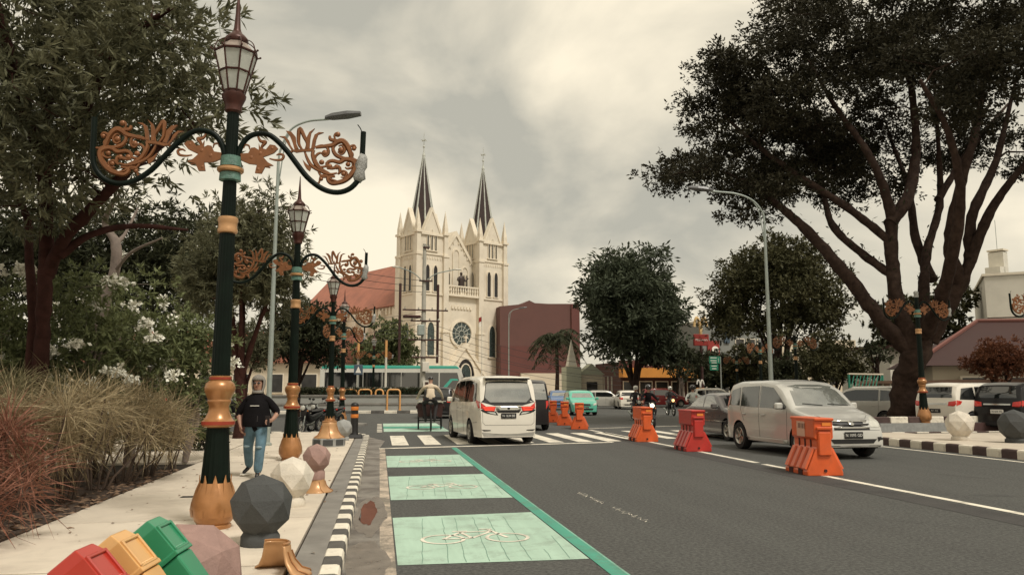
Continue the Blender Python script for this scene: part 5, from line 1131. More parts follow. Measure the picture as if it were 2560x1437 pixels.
# ---- dark sedan behind it
c = Car('sedan', 'dark grey sedan half hidden behind the silver family car', 'car', [(-2.2, .6), (-2.18, .88), (-1.7, .98), (-1.45, 1.02), (-.85, 1.36), (-.4, 1.43), (.2, 1.43), (.5, 1.36), (1.1, 1.0), (1.7, .88), (2.1, .74), (2.2, .5)], 1.72, .93, P_GREY, (-1.3, 1.35), .31, .2, tum=.2)
c.both('side_glass', GLASSL, [(-1.25, .99), (-.8, 1.29), (-.3, 1.33), (-.28, .97)]); c.both('side_glass', GLASSL, [(-.2, .97), (-.22, 1.33), (.3, 1.32), (.85, .98)]); c.patch('windscreen', GLASS, 'F', [(-.66, 1.03), (-.52, 1.36), (.52, 1.36), (.66, 1.03)])
for sx in (-1, 1): c.patch('head_lamp', HEADL, 'F', [(sx * .5, .6), (sx * .5, .7), (sx * .78, .76), (sx * .78, .62)], .01, 3); c.patch('tail_lamp', TAIL, 'B', [(sx * .5, .7), (sx * .5, .85), (sx * .8, .85), (sx * .8, .7)], .01, 3)
c.patch('grille', TRIM, 'F', [(-.4, .7), (-.38, .56), (.38, .56), (.4, .7)], .007, 3); c.both('trim_line', CHROME, [(-1.6, .58), (-1.6, .555), (1.6, .555), (1.6, .58)], off=.012); c.mirror_pair(.75, 1.0, P_GREY); c.handles([(-.9, .8), (.05, .8)])
pq = AD(1828, 1000, 25.2); c.place(pq.x, pq.y, 179)
# ---- cars at the right
def hatch(name, label, pm, kind='mpv', **k):
    if kind == 'mpv': pr, W, b = [(-2.1, .62), (-2.08, .95), (-2.0, 1.3), (-1.85, 1.6), (-1.5, 1.68), (.2, 1.68), (.6, 1.55), (1.2, 1.05), (1.75, .92), (2.05, .75), (2.1, .5)], 1.7, .98
    elif kind == 'suv': pr, W, b = [(-2.25, .65), (-2.24, 1.0), (-2.15, 1.4), (-2.0, 1.68), (-1.7, 1.77), (.2, 1.78), (.6, 1.68), (1.2, 1.18), (1.8, 1.08), (2.15, .9), (2.25, .55)], 1.84, 1.08
    else: pr, W, b = [(-1.85, .6), (-1.83, .9), (-1.7, 1.2), (-1.45, 1.45), (-1.0, 1.5), (.1, 1.5), (.4, 1.42), (1.0, .98), (1.5, .86), (1.8, .7), (1.85, .5)], 1.66, .9
    c = Car(name, label, 'car', pr, W, b, pm, (pr[0][0] + .78, pr[-1][0] - .78), .31 if kind != 'suv' else .37, .22 if kind != 'suv' else .3, **k); zt = max(p[1] for p in pr); L = pr[-1][0]
    c.both('side_glass', GLASS, [(-L + .22, b + .1), (-L + .38, zt - .22), (-L + .95, zt - .17), (-L + .95, b + .08)])
    c.both('side_glass', GLASS, [(-L + 1.03, b + .08), (-L + 1.03, zt - .16), (.0, zt - .16), (.45, zt - .24), (1.0, b + .12), (.95, b + .06)])
    c.patch('rear_window', GLASS, 'B', [(-.64, b + .16), (-.56, zt - .16), (.56, zt - .16), (.64, b + .16)]); c.patch('windscreen', GLASSL, 'F', [(-.66, b + .16), (-.54, zt - .17), (.54, zt - .17), (.66, b + .16)])
    for sx in (-1, 1):
        c.patch('tail_lamp', TAIL, 'B', [(sx * .50, b - .12), (sx * .52, b + .02), (sx * .78, b + .06), (sx * .80, b - .14)], .01, 3); c.patch('side_tail_lamp', TAIL, 'L' if sx < 0 else 'R', [(-L + .04, b - .12), (-L + .08, b + .08), (-L + .3, b + .04), (-L + .22, b - .06)], .01, 3)
        c.patch('head_lamp', HEADL, 'F', [(sx * .46, b - .3), (sx * .48, b - .2), (sx * .76, b - .14), (sx * .78, b - .28)], .01, 3)
    c.patch('grille', TRIM, 'F', [(-.4, b - .2), (-.36, b - .34), (.36, b - .34), (.4, b - .2)], .008, 3); c.patch('lower_intake', TRIM, 'F', [(-.5, .42), (-.45, .32), (.45, .32), (.5, .42)], .008, 2)
    c.patch('tailgate_trim', CHROME, 'B', [(-.45, b - .03), (-.45, b - .08), (.45, b - .08), (.45, b - .03)], .012, 2); c.patch('rear_bumper_trim', TRIM, 'B', [(-.7, .42), (-.7, .32), (.7, .32), (.7, .42)], .008, 2)
    c.handles([(-.85, b - .12), (.1, b - .12)], pm); c.mirror_pair(.9, b + .08, pm)
    for pts in ([(-.02, zt - .2), (-.02, .36)], [(-L + .98, zt - .2), (-L + 1.05, .5)]): c.line('door_seam', TRIM, 'L', pts, .004, .001); c.line('door_seam', TRIM, 'R', pts, .004, .001)
    return c
p = AD(2165, 1000, 34.5); c = hatch('parked_car', 'pale silver family car with red tail lamps left of the big tree trunk', P_PALE); c.plate('B', 0, .62, 'N 713 VA'); c.place(p.x, p.y, -24)
p = AD(2336, 1000, 36.5); c = hatch('parked_car', 'black car parked just behind the green lamp post', P_BLACK, 'suv'); c.plate('B', 0, .72, 'N 29 KB', PLATEW, PLATEB); c.place(p.x, p.y, 60)
p = AD(2438, 1000, 29.0); c = hatch('parked_car', 'white sport utility car parked tail out behind the white ball bollard', P_WHITE, 'suv'); c.plate('B', 0, .78, 'N 1 AQ'); c.place(p.x, p.y, 74)
p = AD(2580, 1000, 28.0); c = hatch('parked_car', 'black sport utility car cut off by the right edge of the picture', P_BLACK, 'suv'); c.plate('B', 0, .78, 'N 604 TR', PLATEW, PLATEB); c.place(p.x, p.y, 70)
p = AD(1449, 1000, 49.0); c = hatch('taxi_car', 'teal green car facing the camera behind the orange barriers', P_TEAL, 'hatch'); c.plate('F', 0, .45, 'N 1808 UG'); c.place(p.x, p.y, 184)
p = AD(1398, 1000, 62.0); c = hatch('parked_car', 'blue car partly hidden behind the teal car', P_BLUE, 'hatch'); c.place(p.x, p.y, 188)
p = AD(1512, 1000, 66.0); c = hatch('parked_car', 'pale silver car seen side on, right of the teal car', P_PALE, 'hatch'); c.place(p.x, p.y, 100)
p = AD(1566, 1000, 64.0); c = hatch('parked_car', 'white car seen from behind between the silver car and the motorcycle', P_WHITE, 'hatch'); c.plate('B', 0, .7, 'N 55 DE'); c.place(p.x, p.y, 10)
p = AD(1660, 1000, 72.0); c = hatch('parked_car', 'dark red car under the orange restaurant fascia', P_RED, 'mpv'); c.place(p.x, p.y, 95)
p = AD(1790, 1000, 70.0); c = hatch('parked_car', 'white car far off below the green direction sign', P_WHITE, 'mpv'); c.place(p.x, p.y, 100)
p = AD(508, 1000, 46.0); c = hatch('parked_car', 'black car glimpsed behind the gold vase of the nearest lamp', P_BLACK, 'mpv'); c.place(p.x, p.y, 80)
p = AD(1100, 1000, 44.0); c = hatch('parked_car', 'dark car beyond the cycle rickshaw, left of the white van', P_BLACK, 'mpv'); c.place(p.x, p.y, 8)
# ---- teal and white coach
t = thing('coach', 'teal and white coach passing in front of the church', 'bus')
BW = mat('coach_white', (.62, .60, .53), .3, coat=.5, var=.05); BT = mat('coach_teal', (.05, .40, .30), .3, coat=.5, var=.05); BG = GLASS
L, W, H = 12.0, 2.5, 3.55
prof = [(-6, .35), (-6, 3.2), (-5.8, 3.5), (5.2, 3.5), (5.5, 3.3), (5.95, 1.7), (6.0, 1.2), (6.0, .35)]
MB().prism(prof, -W / 2, W / 2).build('body', BW, t, bevel=.06)
MB().prism([(-5.9, 3.25), (-5.75, 3.52), (5.15, 3.52), (5.4, 3.28)], -W / 2 - .02, W / 2 + .02).build('roof_band', BT, t, bevel=.03)
for sy in (-1, 1):
    y = sy * (W / 2 + .012)
    for k in range(6):
        x0 = -5.6 + k * 1.55; MB().prism([(x0, 1.75), (x0 + 1.5, 1.75), (x0 + 1.5, 2.95), (x0, 2.95)], y - .008, y + .008).build('side_window', BG, t)
    MB().prism([(3.75, 1.75), (5.55, 1.55), (5.2, 2.95), (3.75, 2.95)], y - .008, y + .008).build('side_window', BG, t)
    MB().prism([(-5.9, 1.0), (3.2, 1.0), (3.9, 1.62), (-5.9, 1.62)], y - .006, y + .006).build('teal_panel', BT, t)
    MB().prism([(3.4, 1.05), (3.75, 1.0), (4.8, 2.3), (5.3, 2.3), (5.2, 2.45), (4.65, 2.45)], y - .012, y + .012).build('teal_stripe', BT, t)
    for x in (-3.6, 3.6):
        w = MB().lathe([(.2, -.14), (.5, -.14), (.5, .14), (.2, .14)], 20, M=Matrix.Translation((x, sy * (W / 2 - .12), .5)) @ Matrix.Rotation(PI / 2, 4, 'X')).build('wheel', TYRE, t, smooth=40)
    MB().box((5.75, sy * (W / 2 + .22), 2.6), (.12, .2, .5), ch=.03).build('wing_mirror', TRIM, t)
MB().add([(5.56, -1.15, 3.15), (5.56, 1.15, 3.15), (5.99, 1.15, 1.75), (5.99, -1.15, 1.75)], [(0, 1, 2, 3)]).build('windscreen', GLASS, t, loc=(.02, 0, 0))
p = AD(985, 1000, 66.0); t.location = (p.x, p.y, 0); t.rotation_euler.z = R(-2)
# ================================================================ PEOPLE AND TWO-WHEELERS
SKIN = mat('skin', (.36, .20, .14), .55, var=.08); CLB = mat('cloth_black', (.009, .008, .009), .9, spec=.1, var=.3, bump=.4, bscale=40); JEAN = mat('jeans', (.085, .155, .20), .85, var=.3, scale=7, bump=.3, bscale=60); BEIGE = mat('cloth_beige', (.62, .51, .38), .85, var=.1, bump=.3, bscale=30); DKCL = mat('cloth_dark', (.030, .026, .027), .85, var=.3); WHCL = mat('cloth_white', (.50, .52, .48), .85, var=.1); SHOE = mat('shoe_black', (.015, .013, .013), .6); SOLE = mat('shoe_white', (.70, .66, .58), .6); SCARF = mat('scarf_grey', (.22, .20, .175), .9, var=.2, scale=12, bump=.4, bscale=50); HELM = mat('helmet_dark', (.02, .018, .018), .2, coat=.5); HELW = mat('helmet_white', (.62, .60, .54), .25, coat=.5); PALED = mat('jeans_pale', (.22, .30, .33), .85, var=.2); HAIR = mat('hair_black', (.012, .010, .010), .6)
def skin_body(name, parent, J, bones, mats, sub=2):
    """J: name -> (pos, rx, ry); bones: (a, b, material index). one continuous skinned surface"""
    names = list(J); idx = {n: i for i, n in enumerate(names)}
    me = bpy.data.meshes.new(name); me.from_pydata([J[n][0] for n in names], [(idx[a], idx[b]) for a, b, _ in bones], []); o = bpy.data.objects.new(name, me); col.objects.link(o)
    sk = o.modifiers.new('skin', 'SKIN'); sk.use_smooth_shade = True; sk.branch_smoothing = .4
    for i, n in enumerate(names): d = me.skin_vertices[0].data[i]; d.radius = (J[n][1], J[n][2]); d.use_root = (i == 0)
    ss = o.modifiers.new('sub', 'SUBSURF'); ss.levels = sub; ss.render_levels = sub
    bpy.context.view_layer.update()
    m2 = bpy.data.meshes.new_from_object(o.evaluated_get(bpy.context.evaluated_depsgraph_get())); col.objects.unlink(o); bpy.data.objects.remove(o)
    for m in mats: m2.materials.append(m)
    n = len(m2.polygons); ce = np.empty(n * 3); m2.polygons.foreach_get('center', ce); ce = ce.reshape(-1, 3); best = np.full(n, 1e9); mi = np.zeros(n, dtype=np.int32)
    for a, b, k in bones:
        A, B = np.array(J[a][0]), np.array(J[b][0]); ab = B - A; t = np.clip(((ce - A) @ ab) / (ab @ ab + 1e-9), 0, 1); d = np.linalg.norm(ce - (A + t[:, None] * ab), axis=1) / (.5 * (max(J[a][1], J[a][2]) + max(J[b][1], J[b][2])) + .03); u = d < best; best[u] = d[u]; mi[u] = k
    m2.polygons.foreach_set('material_index', mi); m2.polygons.foreach_set('use_smooth', [True] * n); o = bpy.data.objects.new(name, m2); col.objects.link(o); o.parent = parent; return o
def hand(J, bones, wrist, pre, d, side, mi, s=1.0):
    """palm and five unequal curled fingers growing from a wrist; d: pointing direction, side: thumb side"""
    w = Vector(J[wrist][0]); d = Vector(d).normalized(); side = Vector(side).normalized(); up = d.cross(side)
    J[pre + 'palm'] = (tuple(w + d * .05 * s), .026 * s, .034 * s); bones.append((wrist, pre + 'palm', mi))
    for k, L in enumerate((.058, .066, .062, .048)):
        b = w + d * .085 * s + side * (.027 - k * .018) * s; e = b + d * L * .55 * s - up * .012 * s; f = e + d * L * .4 * s - up * .035 * s
        for nm, p, r in (('a', b, .0098), ('b', e, .009), ('c', f, .0075)): J[f'{pre}f{k}{nm}'] = (tuple(p), r * s, r * s)
        bones += [(pre + 'palm', f'{pre}f{k}a', mi), (f'{pre}f{k}a', f'{pre}f{k}b', mi), (f'{pre}f{k}b', f'{pre}f{k}c', mi)]
    b = w + d * .035 * s + side * .034 * s; e = b + d * .035 * s + side * .022 * s; J[pre + 'ta'] = (tuple(b), .012 * s, .012 * s); J[pre + 'tb'] = (tuple(e), .0095 * s, .0095 * s); bones += [(pre + 'palm', pre + 'ta', mi), (pre + 'ta', pre + 'tb', mi)]
# ---- walking woman, facing the camera (-y)
wp = G(636, 1193, SZ); t = thing('person', 'woman in a black top, ripped jeans and grey headscarf walking towards the camera', 'person', (wp.x, wp.y, SZ), R(-6))
J = {'pel': ((0, 0, .84), .17, .12), 'wai': ((0, -.01, .98), .175, .13), 'che': ((0, 0, 1.16), .165, .125), 'sho': ((0, .01, 1.27), .095, .08), 'nec': ((0, .0, 1.36), .055, .055), 'hd0': ((0, -.015, 1.43), .070, .078), 'hd1': ((0, -.012, 1.50), .082, .094), 'hd2': ((0, .0, 1.555), .060, .07),
     'ls': ((-.150, .01, 1.235), .07, .07), 'le': ((-.285, .05, 1.04), .072, .072), 'le2': ((-.305, .045, 1.00), .045, .045), 'lw': ((-.25, -.03, .83), .030, .030), 'rs': ((.150, .01, 1.235), .07, .07), 're': ((.295, .05, 1.05), .072, .072), 're2': ((.315, .04, 1.01), .045, .045), 'rw': ((.27, -.13, .90), .030, .030),
     'lh': ((-.095, 0, .78), .115, .115), 'lk': ((-.14, .07, .46), .078, .08), 'la': ((-.17, .30, .17), .072, .07), 'lb': ((-.175, .31, .13), .036, .036), 'lt': ((-.235, .19, .05), .034, .028), 'rh': ((.095, -.01, .78), .115, .115), 'rk': ((.11, -.16, .46), .08, .082), 'ra': ((.10, -.20, .13), .075, .074), 'rb': ((.10, -.20, .085), .036, .036), 'rt': ((.11, -.335, .035), .034, .026)}
bn = [('pel', 'wai', 1), ('wai', 'che', 1), ('che', 'sho', 1), ('sho', 'nec', 4), ('nec', 'hd0', 0), ('hd0', 'hd1', 0), ('hd1', 'hd2', 0), ('sho', 'ls', 1), ('ls', 'le', 1), ('le', 'le2', 1), ('le2', 'lw', 0), ('sho', 'rs', 1), ('rs', 're', 1), ('re', 're2', 1), ('re2', 'rw', 0), ('pel', 'lh', 2), ('lh', 'lk', 2), ('lk', 'la', 2), ('la', 'lb', 0), ('lb', 'lt', 3), ('pel', 'rh', 2), ('rh', 'rk', 2), ('rk', 'ra', 2), ('ra', 'rb', 0), ('rb', 'rt', 3)]
hand(J, bn, 'lw', 'l', (.15, -.15, -1), (.6, -.8, 0), 0); hand(J, bn, 'rw', 'r', (-.6, -.6, -.15), (0, -.2, 1), 0)
skin_body('body', t, J, bn, [SKIN, CLB, JEAN, SHOE, SCARF])
sw = MB(); sw.loft([[(w_ * math.cos(a) * (1 + .05 * math.sin(3 * a + z * 9)), d_ * math.sin(a) * (1 + .05 * math.cos(4 * a)), z) for a in (2 * PI * k / 22 for k in range(22))] for z, w_, d_ in ((.80, .225, .165), (.84, .235, .175), (.92, .23, .175), (1.05, .205, .165), (1.17, .185, .15), (1.25, .15, .12), (1.31, .09, .085))], cap=False).build('black_top', CLB, t, smooth=70)
MB().box((0, -.168, 1.135), (.14, .006, .010)).build('chest_print', PLATEW, t); MB().box((.05, -.172, .93), (.012, .014, .09), ch=.004).build('bag_strap', DKCL, t)
hs = MB(); rows = []
for z, w_, d_, yo in ((1.33, .085, .085, 0), (1.37, .075, .08, 0), (1.42, .088, .098, .012), (1.48, .098, .112, .016), (1.54, .096, .112, .016), (1.585, .078, .09, .012), (1.61, .045, .05, .008), (1.62, .008, .01, .006)): rows.append([(w_ * math.cos(a), yo + d_ * math.sin(a), z) for a in (2 * PI * k / 24 for k in range(24))])
vs = [p_ for r_ in rows for p_ in r_]; fs = []
for i in range(len(rows) - 1):
    for k in range(24):
        x_, y_, z_ = rows[i][k]; zz = (rows[i][k][2] + rows[i + 1][k][2]) / 2
        if y_ < -.045 and 1.385 < zz < 1.535 and abs(x_) < .075: continue
        q_ = (k + 1) % 24; fs.append((i * 24 + k, i * 24 + q_, (i + 1) * 24 + q_, (i + 1) * 24 + k))
o = hs.add(vs, fs).build('head_scarf', SCARF, t, smooth=70); so = o.modifiers.new('solid', 'SOLIDIFY'); so.thickness = .012; so.offset = 1
for s in (-1, 1): MB().ball((s * .033, -.098, 1.495), (.026, .012, .018), 10, 6).build('dark_lens', HELM, t, smooth=60)
MB().ball((0, -.104, 1.465), (.012, .016, .02), 8, 6).build('nose', SKIN, t, smooth=60); MB().ball((0, -.090, 1.432), (.022, .010, .007), 8, 6).build('mouth', mat('lips', (.20, .05, .04), .5), t, smooth=60)
for x_, y_ in ((-.14, -.008), (.11, -.235)): MB().ball((x_, y_, .49), (.05, .018, .022), 10, 6).build('ripped_knee', PALED, t, smooth=60)
for (bx, by), (tx_, ty_) in (((-.175, .335), (-.235, .18)), ((.10, -.175), (.11, -.345))):
    v = Vector((tx_ - bx, ty_ - by, 0)); L_ = v.length + .06; an = math.atan2(v.y, v.x); c_ = Vector((bx, by, 0)) + v * .5
    MB().box((c_.x, c_.y, .012 if ty_ < -.1 else .03), (L_, .085, .024), rz=an, ch=.01).build('shoe_sole', SOLE, t); MB().box((c_.x + v.x * .12, c_.y + v.y * .12, .068 if ty_ < -.1 else .085), (.07, .03, .012), rz=an).build('shoe_laces', SOLE, t)
MB().box((.215, -.20, .905), (.075, .012, .15), ch=.004).build('phone', HELM, t)
# ---- motorcycles
def motorcycle(label, loc, h, body, head=None, group='motorcycles'):
    t = thing('motorcycle', label, 'motorcycle', loc, -R(h), group)
    for y, nm in ((.62, 'front_wheel'), (-.62, 'rear_wheel')):
        Mw = Matrix.Translation((0, y, .29)) @ Matrix.Rotation(PI / 2, 4, 'Y'); w = MB().lathe([(.19, -.035), (.26, -.05), (.29, -.02), (.29, .02), (.26, .05), (.19, .035)], 22, M=Mw, cap=False).build(nm, TYRE, t, smooth=40); rr = MB().lathe([(.2, -.02), (.2, .02)], 20, M=Mw, cap=False)
        for k in range(6): rr.tube([Mw @ Vector((.03 * math.cos(k * PI / 3), .03 * math.sin(k * PI / 3), 0)), Mw @ Vector((.2 * math.cos(k * PI / 3), .2 * math.sin(k * PI / 3), 0))], .01, 4)
        rr.lathe([(.045, -.06), (.045, .06)], 10, M=Mw); rr.build('rim', RIM, w)
    MB().loft([[(wx * math.cos(a), y, z + wz * math.sin(a)) for a in (2 * PI * k / 12 for k in range(12))] for y, z, wx, wz in ((-.85, .74, .04, .04), (-.6, .70, .10, .10), (-.25, .60, .13, .16), (.05, .52, .12, .17), (.25, .62, .13, .17), (.42, .80, .12, .16), (.52, .90, .05, .08))]).build('body', body, t, smooth=60)
    MB().loft([[(.13 * math.cos(a), y, z + .05 * math.sin(a)) for a in (2 * PI * k / 10 for k in range(10))] for y, z in ((-.72, .83), (-.3, .78), (.12, .77))]).build('seat', TRIM, t, smooth=60)
    for s in (-1, 1):
        MB().tube([(s * .08, .62, .29), (s * .075, .45, .82), (s * .07, .38, 1.0)], .022, 6).build('fork', METAL, t); MB().tube([(0, .38, 1.0), (s * .2, .36, 1.03), (s * .36, .26, 1.02)], .016, 6).build('handlebar', TRIM, t); MB().tube([(s * .22, .34, 1.03), (s * .28, .36, 1.16)], .007, 4).build('mirror_stem', TRIM, t); MB().ball((s * .29, .36, 1.19), (.06, .015, .04), 8, 6).build('mirror', TRIM, t, smooth=60)
        MB().ball((s * .14, .46, .80), (.03, .02, .02), 8, 6).build('indicator', REFL, t, smooth=60)
    MB().loft([[(.05 * math.cos(a), .62 + r_ * math.cos(b_), .29 + r_ * math.sin(b_)) for a in (0, PI / 2, PI, 3 * PI / 2)] for b_, r_ in ((R(20), .33), (R(60), .335), (R(100), .335), (R(140), .33))]).build('front_mudguard', body, t); MB().tube([(.14, .1, .3), (.16, -.3, .3), (.17, -.8, .42)], [.025, .04, .05], 8).build('exhaust', METAL, t, smooth=50)
    MB().box((0, .5, .72), (.22, .06, .46), ch=.03).build('leg_shield', body, t); MB().lathe([(.02, 0), (.085, .0), (.08, .04), (.04, .055)], 14, M=Matrix.Translation((0, .53, .90)) @ Matrix.Rotation(-PI / 2, 4, 'X')).build('head_lamp', head or HEADL, t, smooth=50); MB().box((0, -.86, .78), (.14, .05, .06), ch=.015).build('tail_lamp', TAIL, t); MB().box((0, .66, .56), (.2, .012, .09)).build('number_plate', PLATEB, t); MB().tube([(.1, 0, .3), (.22, 0, .02)], .014, 5).build('side_stand', METAL, t)
    return t
def rider(label, loc, h, top, legs, helmet, hb=(.34, .30, 1.03), seat=.80, lean=.12, skinm=SKIN, feet=(.17, .12, .30), cap=None):
    t = thing('person', label, 'person', loc, -R(h)); s = seat
    J = {'pel': ((0, -.2, s + .10), .15, .12), 'wai': ((0, -.2 + lean * .4, s + .27), .14, .11), 'che': ((0, -.2 + lean, s + .46), .165, .12), 'sho': ((0, -.2 + lean, s + .56), .11, .09), 'nec': ((0, -.18 + lean, s + .64), .05, .05), 'hd0': ((0, -.15 + lean, s + .71), .07, .078), 'hd1': ((0, -.14 + lean, s + .79), .08, .09), 'hd2': ((0, -.15 + lean, s + .85), .055, .06)}
    bn = [('pel', 'wai', 1), ('wai', 'che', 1), ('che', 'sho', 1), ('sho', 'nec', 0), ('nec', 'hd0', 0), ('hd0', 'hd1', 0), ('hd1', 'hd2', 0)]
    for q_, n in ((-1, 'l'), (1, 'r')):
        J[n + 's'] = ((q_ * .19, -.2 + lean, s + .52), .065, .065); J[n + 'e'] = ((q_ * .33, .0 + lean, s + .33), .05, .05); J[n + 'w'] = ((q_ * hb[0], hb[1] - .06, hb[2] + .03), .032, .032)
        J[n + 'h'] = ((q_ * .1, -.12, s + .08), .095, .095); J[n + 'k'] = ((q_ * .2, .28, s - .04), .07, .07); J[n + 'a'] = ((q_ * feet[0], feet[1], feet[2] + .06), .045, .045); J[n + 't'] = ((q_ * feet[0], feet[1] + .17, feet[2]), .038, .032)
        bn += [('sho', n + 's', 1), (n + 's', n + 'e', 1), (n + 'e', n + 'w', 1), ('pel', n + 'h', 2), (n + 'h', n + 'k', 2), (n + 'k', n + 'a', 2), (n + 'a', n + 't', 3)]; hand(J, bn, n + 'w', n, (0, 1, -.1), (-q_, .2, .1), 0)
    skin_body('body', t, J, bn, [skinm, top, legs, SHOE]); hy, hz = -.14 + lean, s + .79
    if helmet:
        hm = MB().loft([[(w_ * math.cos(a), hy + d_ * math.sin(a) - .01, hz + z) for a in (2 * PI * k / 16 for k in range(16))] for z, w_, d_ in ((-.06, .105, .115), (0, .125, .14), (.07, .122, .135), (.12, .09, .10), (.145, .03, .035))]).build('helmet', helmet, t, smooth=60); MB().box((0, hy + .12, hz + .045), (.17, .09, .012), ch=.004).build('visor', HELM, hm)
    else:
        hm = MB().loft([[(w_ * math.cos(a), hy + d_ * math.sin(a) - .005, hz + z) for a in (2 * PI * k / 16 for k in range(16))] for z, w_, d_ in ((.0, .088, .10), (.05, .09, .102), (.085, .07, .08), (.10, .02, .02))]).build('cap', cap or HELM, t, smooth=60)
    MB().ball((0, hy + .095, hz - .03), (.012, .018, .02), 8, 6).build('nose', skinm, t, smooth=60)
    return t
def pair(u, D, h, lb_m, lb_r, body, head, top, legs, helmet, **k):
    p = AD(u, 1000, D); motorcycle(lb_m, (p.x, p.y, 0), h, body, head); return rider(lb_r, (p.x, p.y, 0), h, top, legs, helmet, **k)
pair(1622, 31.5, 186, 'black motorcycle with a lit headlamp behind the third orange barrier', 'rider in black with a dark helmet on the motorcycle behind the barrier', P_BLACK, HEADLIT, CLB, DKCL, HELM)
pair(1676, 47.0, 184, 'motorcycle with a warm glowing headlamp right of the black one', 'rider in a dark jacket and white helmet behind the warm headlamp', P_BLACK, HEADWARM, DKCL, DKCL, HELW)
pair(1733, 33.5, 190, 'red fronted motorcycle just left of the dark grey sedan', 'rider in a pale shirt on the red fronted motorcycle', P_RED, HEADL, WHCL, DKCL, HELM)
pair(1590, 40.0, 182, 'dark motorcycle following left of the black one', 'rider in dark clothes and a cream helmet on the following motorcycle', P_BLACK, HEADL, DKCL, DKCL, HELW)
pair(482, 22.0, 150, 'black motorcycle waiting behind the grass clumps', 'person in black with a straw hat waiting behind the grass clumps', P_BLACK, HEADL, CLB, DKCL, None, cap=BEIGE)
for u, D, h, lab in ((778, 27.5, 205, 'black motorcycle parked left of the third lamp'), (806, 29.0, 212, 'black motorcycle parked right behind the third lamp'), (838, 31.0, 200, 'dark motorcycle parked between the third and fourth lamps')): p = AD(u, 1000, D); motorcycle(lab, (p.x, p.y, SZ if D < 27.4 else 0), h, P_BLACK)
# ---- cycle rickshaw seen from behind
p = AD(1078, 1000, 29.3); t = thing('cycle_rickshaw', 'cycle rickshaw ahead of the white van, driver behind a dark red cab', 'rickshaw', (p.x, p.y, 0), R(-2)); RDK = mat('rickshaw_maroon', (.05, .016, .014), .6, var=.3)
def bikewheel(nm, x, y, r): 
    Mw = Matrix.Translation((x, y, r)) @ Matrix.Rotation(PI / 2, 4, 'Y'); w = MB().lathe([(r - .05, -.015), (r - .02, -.028), (r, 0), (r - .02, .028), (r - .05, .015)], 24, M=Mw, cap=False).build(nm, TYRE, t, smooth=40); sp_ = MB()
    for k in range(10): sp_.tube([Mw @ Vector((0, 0, 0)), Mw @ Vector(((r - .04) * math.cos(k * PI / 5), (r - .04) * math.sin(k * PI / 5), 0))], .006, 4)
    sp_.build('spoke', METAL, w)
bikewheel('rear_wheel', 0, 0, .34)
for s in (-1, 1): bikewheel('front_wheel', s * .44, 1.55, .34)
for pts in ([(0, 0, .34), (0, .35, .78), (0, .32, .98)], [(0, .35, .75), (0, .95, .5)], [(0, 0, .34), (0, .55, .32), (0, .95, .5)], [(-.44, 1.55, .34), (.44, 1.55, .34)], [(-.3, .95, .5), (.3, .95, .5)], [(-.45, .95, 1.02), (.45, .95, 1.02)]): MB().tube(pts, .022, 6).build('frame_tube', TRIM, t)
MB().box((0, .28, 1.0), (.2, .28, .07), ch=.02).build('saddle', TRIM, t); MB().loft([[(-.45, 1.0, .48), (.45, 1.0, .48), (.45, 1.9, .45), (-.45, 1.9, .45)], [(-.5, .96, 1.0), (.5, .96, 1.0), (.5, 1.55, .8), (-.5, 1.55, .8)]]).build('passenger_cab', RDK, t); MB().box((0, .97, 1.06), (1.02, .06, .10), ch=.02).build('cab_rail', CHROME, t)
for s in (-1, 1): MB().box((s * .52, 1.35, .86), (.05, .8, .12), ch=.02).build('arm_rest', RDK, t); MB().loft([[(s * .40, 1.2, .70), (s * .50, 1.2, .70), (s * .50, 1.9, .70), (s * .40, 1.9, .70)], [(s * .42, 1.25, .73), (s * .48, 1.25, .73), (s * .48, 1.85, .73), (s * .42, 1.85, .73)]]).build('mudguard', RDK, t)
MB().box((0, 1.32, .62), (.86, .5, .14), ch=.04).build('cab_seat', TRIM, t)
rk = rider('rickshaw driver in a beige shirt and black cap seen from behind', (p.x, p.y + .45, 0), 2, BEIGE, DKCL, None, hb=(.42, .46, 1.06), seat=.98, lean=.16, feet=(.14, .14, .30), cap=HELM)
rk.scale = (1.18, 1.1, 1.08)
# ================================================================ TREES AND PLANTS
def leaves_mesh(name, C, D, L, W, m, parent, curl=.15, up=.5):
    """C: leaf base points (n,3), D: directions (n,3). each leaf a bent two-triangle blade"""
    n = len(C); D = D / np.linalg.norm(D, axis=1, keepdims=True)
    U = nr.normal(size=(n, 3)) * .55; U[:, 2] += up; S = np.cross(D, U); S /= np.linalg.norm(S, axis=1, keepdims=True) + 1e-9; N = np.cross(S, D)
    l = (L * nr.uniform(.65, 1.25, (n, 1))); w = W * nr.uniform(.7, 1.2, (n, 1))
    V = np.empty((n, 4, 3)); V[:, 0] = C; V[:, 1] = C + D * l * .52 + S * w * .5 - N * l * curl * .3; V[:, 2] = C + D * l - N * l * curl; V[:, 3] = C + D * l * .52 - S * w * .5 - N * l * curl * .3
    me = bpy.data.meshes.new(name); me.vertices.add(n * 4); me.vertices.foreach_set('co', V.reshape(-1).astype(np.float32))
    F = (np.arange(n)[:, None] * 4 + np.array([0, 1, 3, 1, 2, 3])).reshape(-1)
    me.loops.add(n * 6); me.loops.foreach_set('vertex_index', F.astype(np.int32)); me.polygons.add(n * 2); me.polygons.foreach_set('loop_start', np.arange(0, n * 6, 3, dtype=np.int32)); me.polygons.foreach_set('loop_total', np.full(n * 2, 3, dtype=np.int32))
    me.materials.append(m); me.update(); me.validate()
    o = bpy.data.objects.new(name, me); col.objects.link(o); o.parent = parent; return o
